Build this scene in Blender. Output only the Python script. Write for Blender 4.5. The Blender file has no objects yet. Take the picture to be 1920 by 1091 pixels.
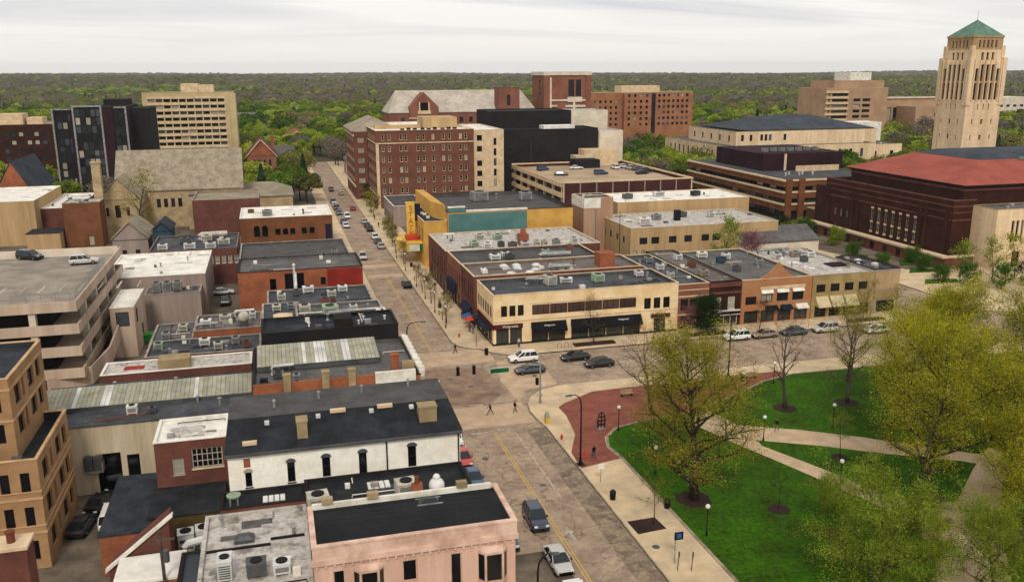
import bpy, math, random
import numpy as np
from mathutils import Vector, Matrix

rnd = random.Random(11)
SC = bpy.context.scene
COL = SC.collection

# ------------------------------------------------------------------ camera
CAM_Z, FOCAL, PITCH, YAW, ROLL = 45.0, 1667.4 / 1920 * 36, 0.24222, 0.26276, 0.005104
fw = Vector((math.sin(YAW) * math.cos(PITCH), math.cos(YAW) * math.cos(PITCH), -math.sin(PITCH)))
rt = Vector((math.cos(YAW), -math.sin(YAW), 0))
dn = fw.cross(rt)
rt2 = rt * math.cos(ROLL) + dn * math.sin(ROLL)
dn2 = dn * math.cos(ROLL) - rt * math.sin(ROLL)
cam = bpy.data.cameras.new('camera')
cam.sensor_width = 36
cam.lens = FOCAL
cam.clip_start = 0.5
cam.clip_end = 30000
camo = bpy.data.objects.new('camera', cam)
COL.objects.link(camo)
camo.matrix_world = Matrix(((rt2.x, -dn2.x, -fw.x, 0), (rt2.y, -dn2.y, -fw.y, 0), (rt2.z, -dn2.z, -fw.z, CAM_Z), (0, 0, 0, 1)))
SC.camera = camo


def scr(x, y, z):
    """photo column and row of a world point (used to order labels and to keep trees out of sight lines)"""
    d = Vector((x, y, z - CAM_Z))
    w = d.dot(fw)
    if w <= 1:
        return None
    f = 1667.4
    return (960 + f * d.dot(rt2) / w, 545.5 + f * d.dot(dn2) / w, w)


# ------------------------------------------------------------------ sky and sun
SUN_ELEV, SUN_AZ = math.radians(43), math.radians(194)   # azimuth clockwise from +Y
world = bpy.data.worlds.new('World')
SC.world = world
world.use_nodes = True
nt = world.node_tree
nt.nodes.clear()


def N(tree, typ, **kw):
    n = tree.nodes.new(typ)
    for k, v in kw.items():
        if k.startswith('i_'):
            key = k[2:]
            key = int(key) if key.isdigit() else key.replace('_', ' ')
            n.inputs[key].default_value = v
        else:
            setattr(n, k, v)
    return n


out = N(nt, 'ShaderNodeOutputWorld')
bg = N(nt, 'ShaderNodeBackground', i_Strength=0.1)
sky = N(nt, 'ShaderNodeTexSky', sky_type='NISHITA', sun_disc=False, sun_elevation=SUN_ELEV, sun_rotation=SUN_AZ,
        altitude=300, air_density=1.0, dust_density=2.0, ozone_density=1.0)
tc = N(nt, 'ShaderNodeTexCoord')
sep = N(nt, 'ShaderNodeSeparateXYZ')
nt.links.new(tc.outputs['Generated'], sep.inputs[0])
zz = N(nt, 'ShaderNodeMath', operation='MAXIMUM', i_1=0.0)
nt.links.new(sep.outputs['Z'], zz.inputs[0])
za = N(nt, 'ShaderNodeMath', operation='ADD', i_1=0.09)
nt.links.new(zz.outputs[0], za.inputs[0])
dx = N(nt, 'ShaderNodeMath', operation='DIVIDE')
dy = N(nt, 'ShaderNodeMath', operation='DIVIDE')
nt.links.new(sep.outputs['X'], dx.inputs[0]); nt.links.new(za.outputs[0], dx.inputs[1])
nt.links.new(sep.outputs['Y'], dy.inputs[0]); nt.links.new(za.outputs[0], dy.inputs[1])
cmb = N(nt, 'ShaderNodeCombineXYZ')
nt.links.new(dx.outputs[0], cmb.inputs[0]); nt.links.new(dy.outputs[0], cmb.inputs[1])
mp = N(nt, 'ShaderNodeMapping')
mp.inputs['Rotation'].default_value = (0, 0, 0.30)
mp.inputs['Scale'].default_value = (0.22, 0.62, 1)
nt.links.new(cmb.outputs[0], mp.inputs[0])
n1 = N(nt, 'ShaderNodeTexNoise', i_Scale=1.0, i_Detail=5.0, i_Roughness=0.52, i_Distortion=1.2)
nt.links.new(mp.outputs[0], n1.inputs['Vector'])
rp = N(nt, 'ShaderNodeValToRGB')
rp.color_ramp.elements[0].position = 0.36; rp.color_ramp.elements[0].color = (5.7, 5.7, 5.95, 1)
rp.color_ramp.elements[1].position = 0.58; rp.color_ramp.elements[1].color = (8.1, 7.9, 7.5, 1)
nt.links.new(n1.outputs[0], rp.inputs[0])
mx = N(nt, 'ShaderNodeMix', data_type='RGBA')
mx.inputs['Factor'].default_value = 0.93            # a nearly closed cloud deck over the clear sky
hr = N(nt, 'ShaderNodeMapRange', i_1=0.012, i_2=0.07)
nt.links.new(zz.outputs[0], hr.inputs[0])
cm = N(nt, 'ShaderNodeMix', data_type='RGBA')       # bands thin out towards the pale horizon
cm.inputs['A'].default_value = (8.0, 7.75, 7.25, 1)
nt.links.new(hr.outputs[0], cm.inputs['Factor']); nt.links.new(rp.outputs[0], cm.inputs['B'])
nt.links.new(sky.outputs[0], mx.inputs['A']); nt.links.new(cm.outputs['Result'], mx.inputs['B'])
nt.links.new(mx.outputs['Result'], bg.inputs['Color'])
nt.links.new(bg.outputs[0], out.inputs[0])

sun = bpy.data.lights.new('sun', 'SUN')
sun.energy = 1.5
sun.angle = math.radians(12)
sun.color = (1.0, 0.94, 0.85)
suno = bpy.data.objects.new('sun', sun)
COL.objects.link(suno)
suno.location = (-100, -100, 200)
sd = Vector((math.sin(SUN_AZ) * math.cos(SUN_ELEV), math.cos(SUN_AZ) * math.cos(SUN_ELEV), math.sin(SUN_ELEV)))
suno.rotation_euler = (-sd).to_track_quat('-Z', 'Y').to_euler()

SC.view_settings.view_transform = 'Standard'
SC.view_settings.look = 'None'
SC.view_settings.exposure = 0.32
SC.view_settings.gamma = 1.0
SC.view_settings.use_curve_mapping = False
SC.cycles.max_bounces = 5
SC.cycles.diffuse_bounces = 3
SC.cycles.glossy_bounces = 2
SC.cycles.transmission_bounces = 3
SC.cycles.transparent_max_bounces = 4
SC.cycles.volume_bounces = 0
SC.cycles.use_denoising = True

# ------------------------------------------------------------------ materials
MAT = {}


def lin(h):
    h = h.lstrip('#')
    r = []
    for i in (0, 2, 4):
        c = int(h[i:i + 2], 16) / 255
        r.append(c / 12.92 if c <= 0.04045 else ((c + 0.055) / 1.055) ** 2.4)
    return r


def grey(c, name):
    """mixes a base colour slightly towards its own grey; some materials are left as given"""
    if name.startswith(('sign', 'lawn', 'tail', 'cloth', 'asphalt')):
        return c
    l_ = .2126 * c[0] + .7152 * c[1] + .0722 * c[2]
    return [x + (l_ - x) * .13 for x in c]


def mat(name, col, k=1.0, rough=0.85, col2=None, k2=None, scale=0.35, contrast=0.18, fine=0.12, fscale=6.0,
        streak=False, brick=None, cells=None, metal=0.0, spec=0.1, bump=0.0, cracks=None, coords='world', ramp=(0.38, 0.62), objrand=0.0):
    m = bpy.data.materials.new(name)
    m.use_nodes = True
    t = m.node_tree
    b = t.nodes['Principled BSDF']
    L = t.links.new
    c1 = grey([min(0.9, x * k) for x in lin(col)], name)
    if col2:
        c2 = grey([min(0.9, x * (k2 if k2 is not None else k)) for x in lin(col2)], name)
    else:
        c2 = [x * (1 - contrast * 2) for x in c1]
    geo = N(t, 'ShaderNodeNewGeometry') if coords == 'world' else N(t, 'ShaderNodeTexCoord')
    pos = geo.outputs['Position'] if coords == 'world' else geo.outputs['Object']
    vec = pos
    if streak:
        mpn = N(t, 'ShaderNodeMapping')
        mpn.inputs['Scale'].default_value = (1, 1, 0.18)
        L(pos, mpn.inputs[0])
        vec = mpn.outputs[0]
    no = N(t, 'ShaderNodeTexNoise', i_Scale=scale, i_Detail=5.0, i_Roughness=0.6)
    L(vec, no.inputs['Vector'])
    mr = N(t, 'ShaderNodeMapRange', i_1=ramp[0], i_2=ramp[1])
    L(no.outputs[0], mr.inputs[0])
    mix = N(t, 'ShaderNodeMix', data_type='RGBA')
    mix.inputs['A'].default_value = (*c1, 1)
    mix.inputs['B'].default_value = (*c2, 1)
    L(mr.outputs[0], mix.inputs['Factor'])
    cur = mix.outputs['Result']

    def mul(cur, fac_out, lo, hi):
        r = N(t, 'ShaderNodeMapRange', i_1=0.3, i_2=0.7, i_3=lo, i_4=hi)
        L(fac_out, r.inputs[0])
        v = N(t, 'ShaderNodeVectorMath', operation='SCALE')
        L(cur, v.inputs[0]); L(r.outputs[0], v.inputs['Scale'])
        return v.outputs[0]
    height = no.outputs[0]
    if fine:
        nf = N(t, 'ShaderNodeTexNoise', i_Scale=fscale, i_Detail=3.0, i_Roughness=0.7)
        L(pos, nf.inputs['Vector'])
        cur = mul(cur, nf.outputs[0], 1 - fine, 1 + fine)
        height = nf.outputs[0]
    if streak:
        ms = N(t, 'ShaderNodeMapping')
        ms.inputs['Scale'].default_value = (1.6, 1.6, 0.07)
        L(pos, ms.inputs[0])
        ns2 = N(t, 'ShaderNodeTexNoise', i_Scale=1.0, i_Detail=6.0, i_Roughness=0.7)
        L(ms.outputs[0], ns2.inputs['Vector'])
        cur = mul(cur, ns2.outputs[0], 0.84, 1.1)
    if objrand:
        oi = N(t, 'ShaderNodeObjectInfo')
        r = N(t, 'ShaderNodeMapRange', i_3=1 - objrand, i_4=1 + objrand)
        L(oi.outputs['Random'], r.inputs[0])
        v = N(t, 'ShaderNodeVectorMath', operation='SCALE')
        L(cur, v.inputs[0]); L(r.outputs[0], v.inputs['Scale'])
        cur = v.outputs[0]
    if brick or cells:
        sx = N(t, 'ShaderNodeSeparateXYZ')
        L(pos, sx.inputs[0])
        cb = N(t, 'ShaderNodeCombineXYZ')
        if brick:
            ad = N(t, 'ShaderNodeMath', operation='ADD')
            L(sx.outputs[0], ad.inputs[0]); L(sx.outputs[1], ad.inputs[1])
            L(ad.outputs[0], cb.inputs[0]); L(sx.outputs[2], cb.inputs[1])
            w, h, mort, amt = brick
        else:
            L(sx.outputs[0], cb.inputs[0]); L(sx.outputs[1], cb.inputs[1])
            w, h, mort, amt = cells
        br = N(t, 'ShaderNodeTexBrick', i_Scale=1.0, i_Mortar_Size=mort, i_Mortar_Smooth=0.3, i_Brick_Width=w, i_Row_Height=h, i_Bias=0.0)
        br.inputs['Color1'].default_value = (1 - amt, 1 - amt, 1 - amt, 1)
        br.inputs['Color2'].default_value = (1 + amt, 1 + amt, 1 + amt, 1)
        mo = 1 - amt * 2.2 if cells else 1 + amt * 0.9
        br.inputs['Mortar'].default_value = (mo, mo, mo, 1)
        L(cb.outputs[0], br.inputs['Vector'])
        v = N(t, 'ShaderNodeVectorMath', operation='MULTIPLY')
        L(cur, v.inputs[0]); L(br.outputs['Color'], v.inputs[1])
        cur = v.outputs[0]
    if cracks:
        sc_, width, amt = cracks
        ns = N(t, 'ShaderNodeTexNoise', i_Scale=sc_ * 2.2, i_Detail=4.0)
        L(pos, ns.inputs['Vector'])
        va = N(t, 'ShaderNodeVectorMath', operation='MULTIPLY_ADD')
        va.inputs[1].default_value = (1.6 / sc_ * 0.5,) * 3
        L(ns.outputs['Color'], va.inputs[0]); L(pos, va.inputs[2])
        vo = N(t, 'ShaderNodeTexVoronoi', feature='DISTANCE_TO_EDGE', i_Scale=sc_)
        L(va.outputs[0], vo.inputs['Vector'])
        r = N(t, 'ShaderNodeMapRange', i_1=0.0, i_2=width, i_3=1 - amt, i_4=1.0)
        L(vo.outputs['Distance'], r.inputs[0])
        v = N(t, 'ShaderNodeVectorMath', operation='SCALE')
        L(cur, v.inputs[0]); L(r.outputs[0], v.inputs['Scale'])
        cur = v.outputs[0]
    L(cur, b.inputs['Base Color'])
    b.inputs['Roughness'].default_value = rough
    b.inputs['Metallic'].default_value = metal
    b.inputs['Specular IOR Level'].default_value = spec
    if bump:
        bp = N(t, 'ShaderNodeBump', i_Strength=bump, i_Distance=0.05)
        L(height, bp.inputs['Height'])
        L(bp.outputs[0], b.inputs['Normal'])
    MAT[name] = m
    return m


def leafmat(name, cols, trans=0.35, far=False):
    """leaves: tone per leaf (attribute) and per tree, some light passing through"""
    m = bpy.data.materials.new(name)
    m.use_nodes = True
    t = m.node_tree
    t.nodes.clear()
    L = t.links.new
    o = N(t, 'ShaderNodeOutputMaterial')
    at = N(t, 'ShaderNodeAttribute', attribute_name='tone')
    oi = N(t, 'ShaderNodeObjectInfo')
    r = N(t, 'ShaderNodeValToRGB')
    cr = r.color_ramp
    while len(cr.elements) < len(cols):
        cr.elements.new(0.5)
    for i, c in enumerate(cols):
        cr.elements[i].position = i / (len(cols) - 1)
        cr.elements[i].color = (*lin(c), 1)
    if far:
        a = N(t, 'ShaderNodeMath', operation='MULTIPLY_ADD', i_1=0.45)
        b = N(t, 'ShaderNodeMath', operation='MULTIPLY', i_1=0.55)
        L(oi.outputs['Random'], b.inputs[0])
        L(at.outputs['Fac'], a.inputs[0]); L(b.outputs[0], a.inputs[2])
        L(a.outputs[0], r.inputs[0])
    else:
        L(at.outputs['Fac'], r.inputs[0])
    d = N(t, 'ShaderNodeBsdfDiffuse')
    tr = N(t, 'ShaderNodeBsdfTranslucent')
    mxs = N(t, 'ShaderNodeMixShader', i_0=trans)
    L(r.outputs[0], d.inputs[0]); L(r.outputs[0], tr.inputs[0])
    L(d.outputs[0], mxs.inputs[1]); L(tr.outputs[0], mxs.inputs[2]); L(mxs.outputs[0], o.inputs[0])
    MAT[name] = m
    return m


mat('asphalt', '#a8937c', 0.98, col2='#8e7a69', scale=0.3, fine=0.22, fscale=1.4, rough=0.95, cracks=(0.2, 0.02, 0.5), bump=0.2)
mat('asphalt_old', '#98866f', 0.9, col2='#7d6e5e', scale=0.5, fine=0.3, fscale=1.6, rough=0.95, cracks=(0.42, 0.03, 0.45), bump=0.3, ramp=(0.45, 0.55))
mat('asphalt_mid', '#a0876f', 0.9, col2='#82695a', scale=0.45, fine=0.2, fscale=1.8, rough=0.95, cracks=(0.3, 0.02, 0.4), bump=0.2)
mat('asphalt_lot', '#8f7f6c', 0.72, col2='#655b4f', scale=0.25, fine=0.15, rough=0.95, cracks=(0.25, 0.015, 0.4))
mat('crosswalk', '#c2a482', 1.0, col2='#b19473', scale=0.5, fine=0.1, rough=0.9, cells=(1.8, 1.8, 0.03, 0.04))
mat('concrete_walk', '#d3b78c', 1.0, col2='#b9a17e', scale=0.3, fine=0.08, rough=0.9, cells=(1.5, 1.5, 0.025, 0.05))
mat('kerb', '#bda88c', 0.75, col2='#8b7b68', scale=0.8, fine=0.15)
mat('plaza_brick', '#9c5844', 0.82, col2='#8a4c3c', scale=0.5, fine=0.14, cells=(0.8, 0.4, 0.02, 0.14))
mat('path', '#d0b28c', 0.92, col2='#bd9e79', scale=0.5, fine=0.1, cells=(2.2, 2.2, 0.02, 0.03))
mat('lawn', '#3f6c0a', 0.68, col2='#38500c', scale=0.2, fine=0.55, ramp=(0.40, 0.64), fscale=2.5, rough=1.0, bump=0.4)
mat('mulch', '#46312a', 0.75, fine=0.4, fscale=6)
mat('terrain', '#565f34', 0.6, col2='#6f6a4a', scale=0.02, fine=0.2, fscale=0.5)
mat('yellow_paint', '#d8ab48', 0.95, col2='#b8934f', scale=1.6, fine=0.2)
mat('white_paint', '#d3c8b4', 0.85, col2='#a18c77', scale=1.6, fine=0.2)
# walls
mat('peach', '#ddb198', 0.98, col2='#cfa088', scale=0.5, fine=0.06, streak=True)
mat('peach_trim', '#e3bda4', 0.95, col2='#c39a82', scale=0.7, fine=0.06)
mat('white_wall', '#ece6d6', 1.1, col2='#dcd4c2', scale=0.8, fine=0.08, brick=(0.5, 0.17, 0.02, 0.025))
mat('cream_wall', '#d3c2a1', 1.0, col2='#b7a37f', scale=0.35, fine=0.1, streak=True)
mat('cream_tile', '#dec498', 1.15, col2='#cfae76', scale=0.3, fine=0.06, brick=(1.2, 0.6, 0.012, 0.03))
mat('brick_orange', '#9a5732', 1.05, col2='#83492d', scale=0.35, fine=0.12, brick=(0.5, 0.16, 0.02, 0.12))
mat('brick_gable', '#a5764c', 1.0, col2='#a96a3c', scale=0.4, fine=0.08, brick=(0.5, 0.16, 0.02, 0.07))
mat('brick_red', '#714235', 1.0, col2='#5d382e', scale=0.3, fine=0.12, brick=(0.5, 0.16, 0.02, 0.1))
mat('brick_hotel', '#7e4e3a', 0.9, col2='#6d4231', scale=0.2, fine=0.08, brick=(0.8, 0.25, 0.02, 0.06))
mat('brick_dark', '#4a271b', 0.8, col2='#3a1e16', scale=0.25, fine=0.1, brick=(1.0, 0.3, 0.02, 0.08))
mat('brick_brown', '#7d4b2d', 1.0, col2='#68401f', scale=0.3, fine=0.1, brick=(0.6, 0.2, 0.02, 0.1))
mat('brick_dorm', '#9f6841', 1.05, col2='#8d5a39', scale=0.2, fine=0.06)
mat('brick_gothic', '#8f5842', 1.0, col2='#7b4c3a', scale=0.2, fine=0.1)
mat('brick_deck', '#4f2c29', 1.0, col2='#432523', scale=0.3, fine=0.1)
mat('office_tan', '#ac8355', 0.95, col2='#9b7347', scale=0.4, fine=0.07, brick=(0.9, 0.3, 0.02, 0.05))
mat('office_band', '#cda676', 1.0, col2='#b78f60', scale=0.5, fine=0.06)
mat('olive_wall', '#a58c52', 1.0, col2='#8d7644', scale=0.4, fine=0.08, brick=(0.6, 0.2, 0.02, 0.06))
mat('tan_wall', '#bf9d6a', 1.0, col2='#ab8a5a', scale=0.3, fine=0.07, streak=True)
mat('pinktan_wall', '#b58f71', 1.0, col2='#a27d61', scale=0.3, fine=0.07, streak=True)
mat('limestone', '#d2b78f', 1.2, col2='#bfa27b', scale=0.25, fine=0.09, streak=True, brick=(1.6, 0.7, 0.01, 0.05))
mat('limestone_dk', '#b39467', 1.0, col2='#9c7f56', scale=0.3, fine=0.1, streak=True)
mat('beige_slab', '#c5af7c', 1.0, col2='#b39d6c', scale=0.15, fine=0.05)
mat('stone_church', '#b79e72', 1.0, col2='#9c845e', scale=0.4, fine=0.15, brick=(0.9, 0.4, 0.03, 0.1))
mat('garage_conc', '#cdb298', 0.95, col2='#b59a80', scale=0.3, fine=0.06, streak=True)
mat('garage_deck', '#b3a592', 0.72, col2='#94897a', scale=0.25, fine=0.1, rough=0.95, cracks=(0.12, 0.01, 0.25))
mat('deck_floor', '#c7ab85', 0.8, col2='#b09474', scale=0.15, fine=0.08)
mat('mauve_wall', '#a08d80', 1.0, col2='#8e7c70', scale=0.3, fine=0.06, streak=True)
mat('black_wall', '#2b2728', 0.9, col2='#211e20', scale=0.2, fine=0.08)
mat('dark_purple', '#3a2026', 0.9, col2='#2c181d', scale=0.2, fine=0.1)
mat('yellow_wall', '#d09d38', 1.05, col2='#bd8a2c', scale=0.3, fine=0.06)
mat('teal_wall', '#517f7a', 1.0, col2='#46716d', scale=0.25, fine=0.05)
mat('red_paint', '#98281c', 0.9, col2='#842117', scale=0.4, fine=0.06)
mat('modern_tan', '#b38d68', 1.0, col2='#a07c5a', scale=0.15, fine=0.05)
mat('pale_stone', '#d9cbb4', 1.0, col2='#c5b59c', scale=0.3, fine=0.06)
mat('trim_white', '#e6e0d2', 1.0, col2='#c9c0ae', scale=0.8, fine=0.08)
mat('trim_cream', '#d8bd95', 1.0, col2='#c4a67d', scale=0.6, fine=0.07)
mat('trim_grey', '#a79d90', 0.95, col2='#81776b', scale=0.7, fine=0.15)
mat('trim_dark', '#2b2624', 0.9, fine=0.1)
mat('frame_dark', '#2e2a29', 0.9, fine=0.05)
mat('frame_pale', '#b7aa94', 1.0, fine=0.05)
mat('olive_board', '#5e4c22', 0.9, fine=0.15)
# roofs
mat('roof_black', '#2f3135', 0.9, col2='#232529', scale=0.5, fine=0.26, fscale=1.2, cells=(9.0, 1.1, 0.02, 0.09), rough=0.8)
mat('roof_ribbed', '#2c2d30', 0.8, col2='#242528', scale=0.4, fine=0.15, fscale=3, cells=(60, .62, 0.05, 0.14))
mat('roof_charcoal', '#5b5856', 0.85, col2='#4a4745', scale=0.4, fine=0.15, fscale=2, rough=0.85, cells=(40, 1.0, 0.012, 0.03))
mat('roof_slate', '#3b4046', 0.9, col2='#2c3036', scale=0.5, fine=0.26, fscale=3)
mat('roof_grey', '#7a7673', 0.68, col2='#65605d', scale=0.25, fine=0.26, fscale=1.5, cells=(12, 2.4, 0.02, 0.04))
mat('roof_mauve', '#8a7d76', 0.68, col2='#7a6c65', scale=0.3, fine=0.26, fscale=1.5)
mat('roof_dkgrey', '#57585c', 0.85, col2='#424347', scale=0.3, fine=0.26, fscale=1.3, cells=(10, 2.0, 0.02, 0.06))
mat('roof_white', '#eae5da', 1.0, col2='#d3cabb', scale=0.35, fine=0.1, fscale=1.5)
mat('roof_patchy', '#cfc6ba', 0.76, col2='#8f8479', scale=0.9, fine=0.28, fscale=3.0, ramp=(0.5, 0.68))
mat('roof_pale', '#c3b7a6', 0.9, col2='#ab9f8d', scale=0.2, fine=0.12, fscale=1.0)
mat('roof_tan', '#b0a289', 0.74, col2='#97886d', scale=0.2, fine=0.15, fscale=2)
mat('roof_churchtile', '#a5967d', 0.9, col2='#8a7c66', scale=0.5, fine=0.25, fscale=2.5)
mat('roof_red', '#a5513f', 0.95, col2='#964838', scale=0.15, fine=0.1, fscale=2, cells=(0.9, 40, 0.06, 0.06))
mat('roof_bluegrey', '#4a5057', 0.85, col2='#3a4047', scale=0.2, fine=0.12)
mat('copper_green', '#6a8f7a', 0.85, col2='#557a66', scale=0.4, fine=0.12, streak=True)
mat('sky_panel', '#aba78f', 0.9, col2='#96917a', scale=0.8, fine=0.15, objrand=0.14)
mat('sky_panel_white', '#dcd9cf', 0.95, fine=0.1, objrand=0.05)
# metal and small things
mat('galv', '#b4b4ae', 0.75, col2='#8f8f8b', scale=1.0, fine=0.15, rough=0.5, metal=0.3)
mat('galv_dark', '#6d6f70', 0.75, fine=0.15, rough=0.5, metal=0.3)
mat('unit_cream', '#d2cbb9', 0.85, col2='#b3aa96', scale=1.0, fine=0.1)
mat('unit_green', '#a9bd9b', 0.85, fine=0.1)
mat('black_metal', '#1e1d1d', 0.9, rough=0.5, fine=0)
mat('white_metal', '#e8e5de', 0.9, rough=0.45, fine=0.05)
mat('rust', '#8a4a2d', 0.9, fine=0.25)
mat('tyre', '#1a1a1b', 0.9, rough=0.9, fine=0)
mat('hub', '#9a9a9c', 0.8, rough=0.35, metal=0.7, fine=0)
mat('lamp_glass', '#f4f1e8', 1.0, rough=0.3, fine=0)
mat('tail_red', '#9c1511', 0.8, rough=0.25, fine=0)
mat('sign_blue', '#1f4d8a', 0.9, rough=0.5, fine=0)
mat('sign_green', '#1f6a40', 0.8, rough=0.5, fine=0)
mat('sign_red', '#c8452d', 0.95, rough=0.5, fine=0.05)
mat('sign_yellow', '#ecc257', 1.0, rough=0.5, fine=0.05)
mat('sign_white', '#e9e6dc', 1.0, rough=0.5, fine=0.03)
mat('maroon', '#5a201c', 0.9, fine=0.08)
mat('awning_black', '#1c1b1f', 0.9, fine=0.08)
mat('awning_blue', '#23283f', 0.9, fine=0.1)
mat('awning_tan', '#cfb98c', 1.0, fine=0.06)
mat('awning_red', '#a33326', 1.0, fine=0.06)
mat('wood_tan', '#ad9468', 0.95, fine=0.15)
mat('box_blue', '#34515f', 0.9, fine=0.15)
mat('box_green', '#2e9c33', 1.0, fine=0.1)
mat('bark', '#54443a', 0.75, col2='#3c312b', scale=1.5, fine=0.25, fscale=8)
mat('bark_grey', '#6b5d52', 0.75, col2='#4f443c', scale=1.5, fine=0.25, fscale=8)


def glass(name, col, k=1.0, rough=0.08, spec=0.45, rand=0.5):
    m = bpy.data.materials.new(name)
    m.use_nodes = True
    t = m.node_tree
    b = t.nodes['Principled BSDF']
    oi = N(t, 'ShaderNodeObjectInfo')
    r = N(t, 'ShaderNodeMapRange', i_3=1 - rand, i_4=1 + rand)
    t.links.new(oi.outputs['Random'], r.inputs[0])
    v = N(t, 'ShaderNodeVectorMath', operation='SCALE')
    v.inputs[0].default_value = [x * k for x in lin(col)]
    t.links.new(r.outputs[0], v.inputs['Scale'])
    t.links.new(v.outputs[0], b.inputs['Base Color'])
    b.inputs['Roughness'].default_value = rough
    b.inputs['Specular IOR Level'].default_value = spec
    MAT[name] = m


glass('glass', '#26282b', 0.8)
glass('glass_brown', '#4a3430', 0.9)
glass('glass_blind', '#a79d8c', 0.8, rough=.25, rand=.35)
glass('glass_sky', '#3c444c', 1.0, rough=.03, spec=1.0, rand=.3)
glass('glass_black', '#141519', 0.7, spec=0.35)
glass('glass_shop', '#31332f', 0.9, rand=0.6)
glass('glass_car', '#1c2227', 0.8, rough=0.04, spec=0.5, rand=0.1)
glass('glass_pale', '#8c8a7c', 0.9, rand=0.4)


def paint(name, col, k=1.0):
    m = bpy.data.materials.new(name)
    m.use_nodes = True
    b = m.node_tree.nodes['Principled BSDF']
    b.inputs['Base Color'].default_value = (*[min(.9, x * k) for x in lin(col)], 1)
    b.inputs['Roughness'].default_value = 0.32
    b.inputs['Coat Weight'].default_value = 0.5
    b.inputs['Coat Roughness'].default_value = 0.08
    MAT[name] = m


for n_, c_ in (('car_white', '#e4e2dc'), ('car_navy', '#1f2940'), ('car_silver', '#b9b3ab'), ('car_black', '#17181b'), ('car_grey', '#4a4d52'),
               ('car_red', '#b8332c'), ('car_blue', '#2f4668'), ('car_slate', '#39434c'), ('car_beige', '#c9bfae'), ('car_tan', '#8e7d69'), ('car_yellow', '#c99a34')):
    paint(n_, c_)

leafmat('leaf_gold', ['#4a5014', '#868820', '#b2aa2e', '#d2c64c'], 0.4)
leafmat('leaf_olive', ['#45481a', '#7c7a24', '#a09632', '#c0b450'], 0.4)
leafmat('leaf_lime', ['#3c5016', '#6c7e24', '#8f9c30', '#b0b84c'], 0.4)
leafmat('leaf_bud', ['#5c4a34', '#7c6b40', '#8f8447', '#9a9156'], 0.3)
leafmat('leaf_green', ['#223a10', '#3b5a1a', '#4f7222', '#6a8a30'], 0.35)
leafmat('leaf_dark', ['#141f10', '#1f3018', '#2a3d1e', '#374a26'], 0.15)
leafmat('leaf_pink', ['#5b3138', '#7d4a52', '#94636a', '#a87f7a'], 0.3)
leafmat('far_lime', ['#4e6218', '#788a28', '#9aa636', '#b4bc4e'], 0.35, True)
leafmat('far_green', ['#2c4212', '#486420', '#647f2a', '#7f9a3a'], 0.3, True)
leafmat('far_olive', ['#444722', '#646432', '#807c42', '#989454'], 0.3, True)
leafmat('far_bare', ['#544a44', '#6c6058', '#827668', '#948878'], 0.2, True)
leafmat('far_dark', ['#25341f', '#324528', '#405433', '#4c603c'], 0.15, True)
# ------------------------------------------------------------------ mesh and object helpers
ORG = {}
FOOT = []          # building footprints, kept free of trees


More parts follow.
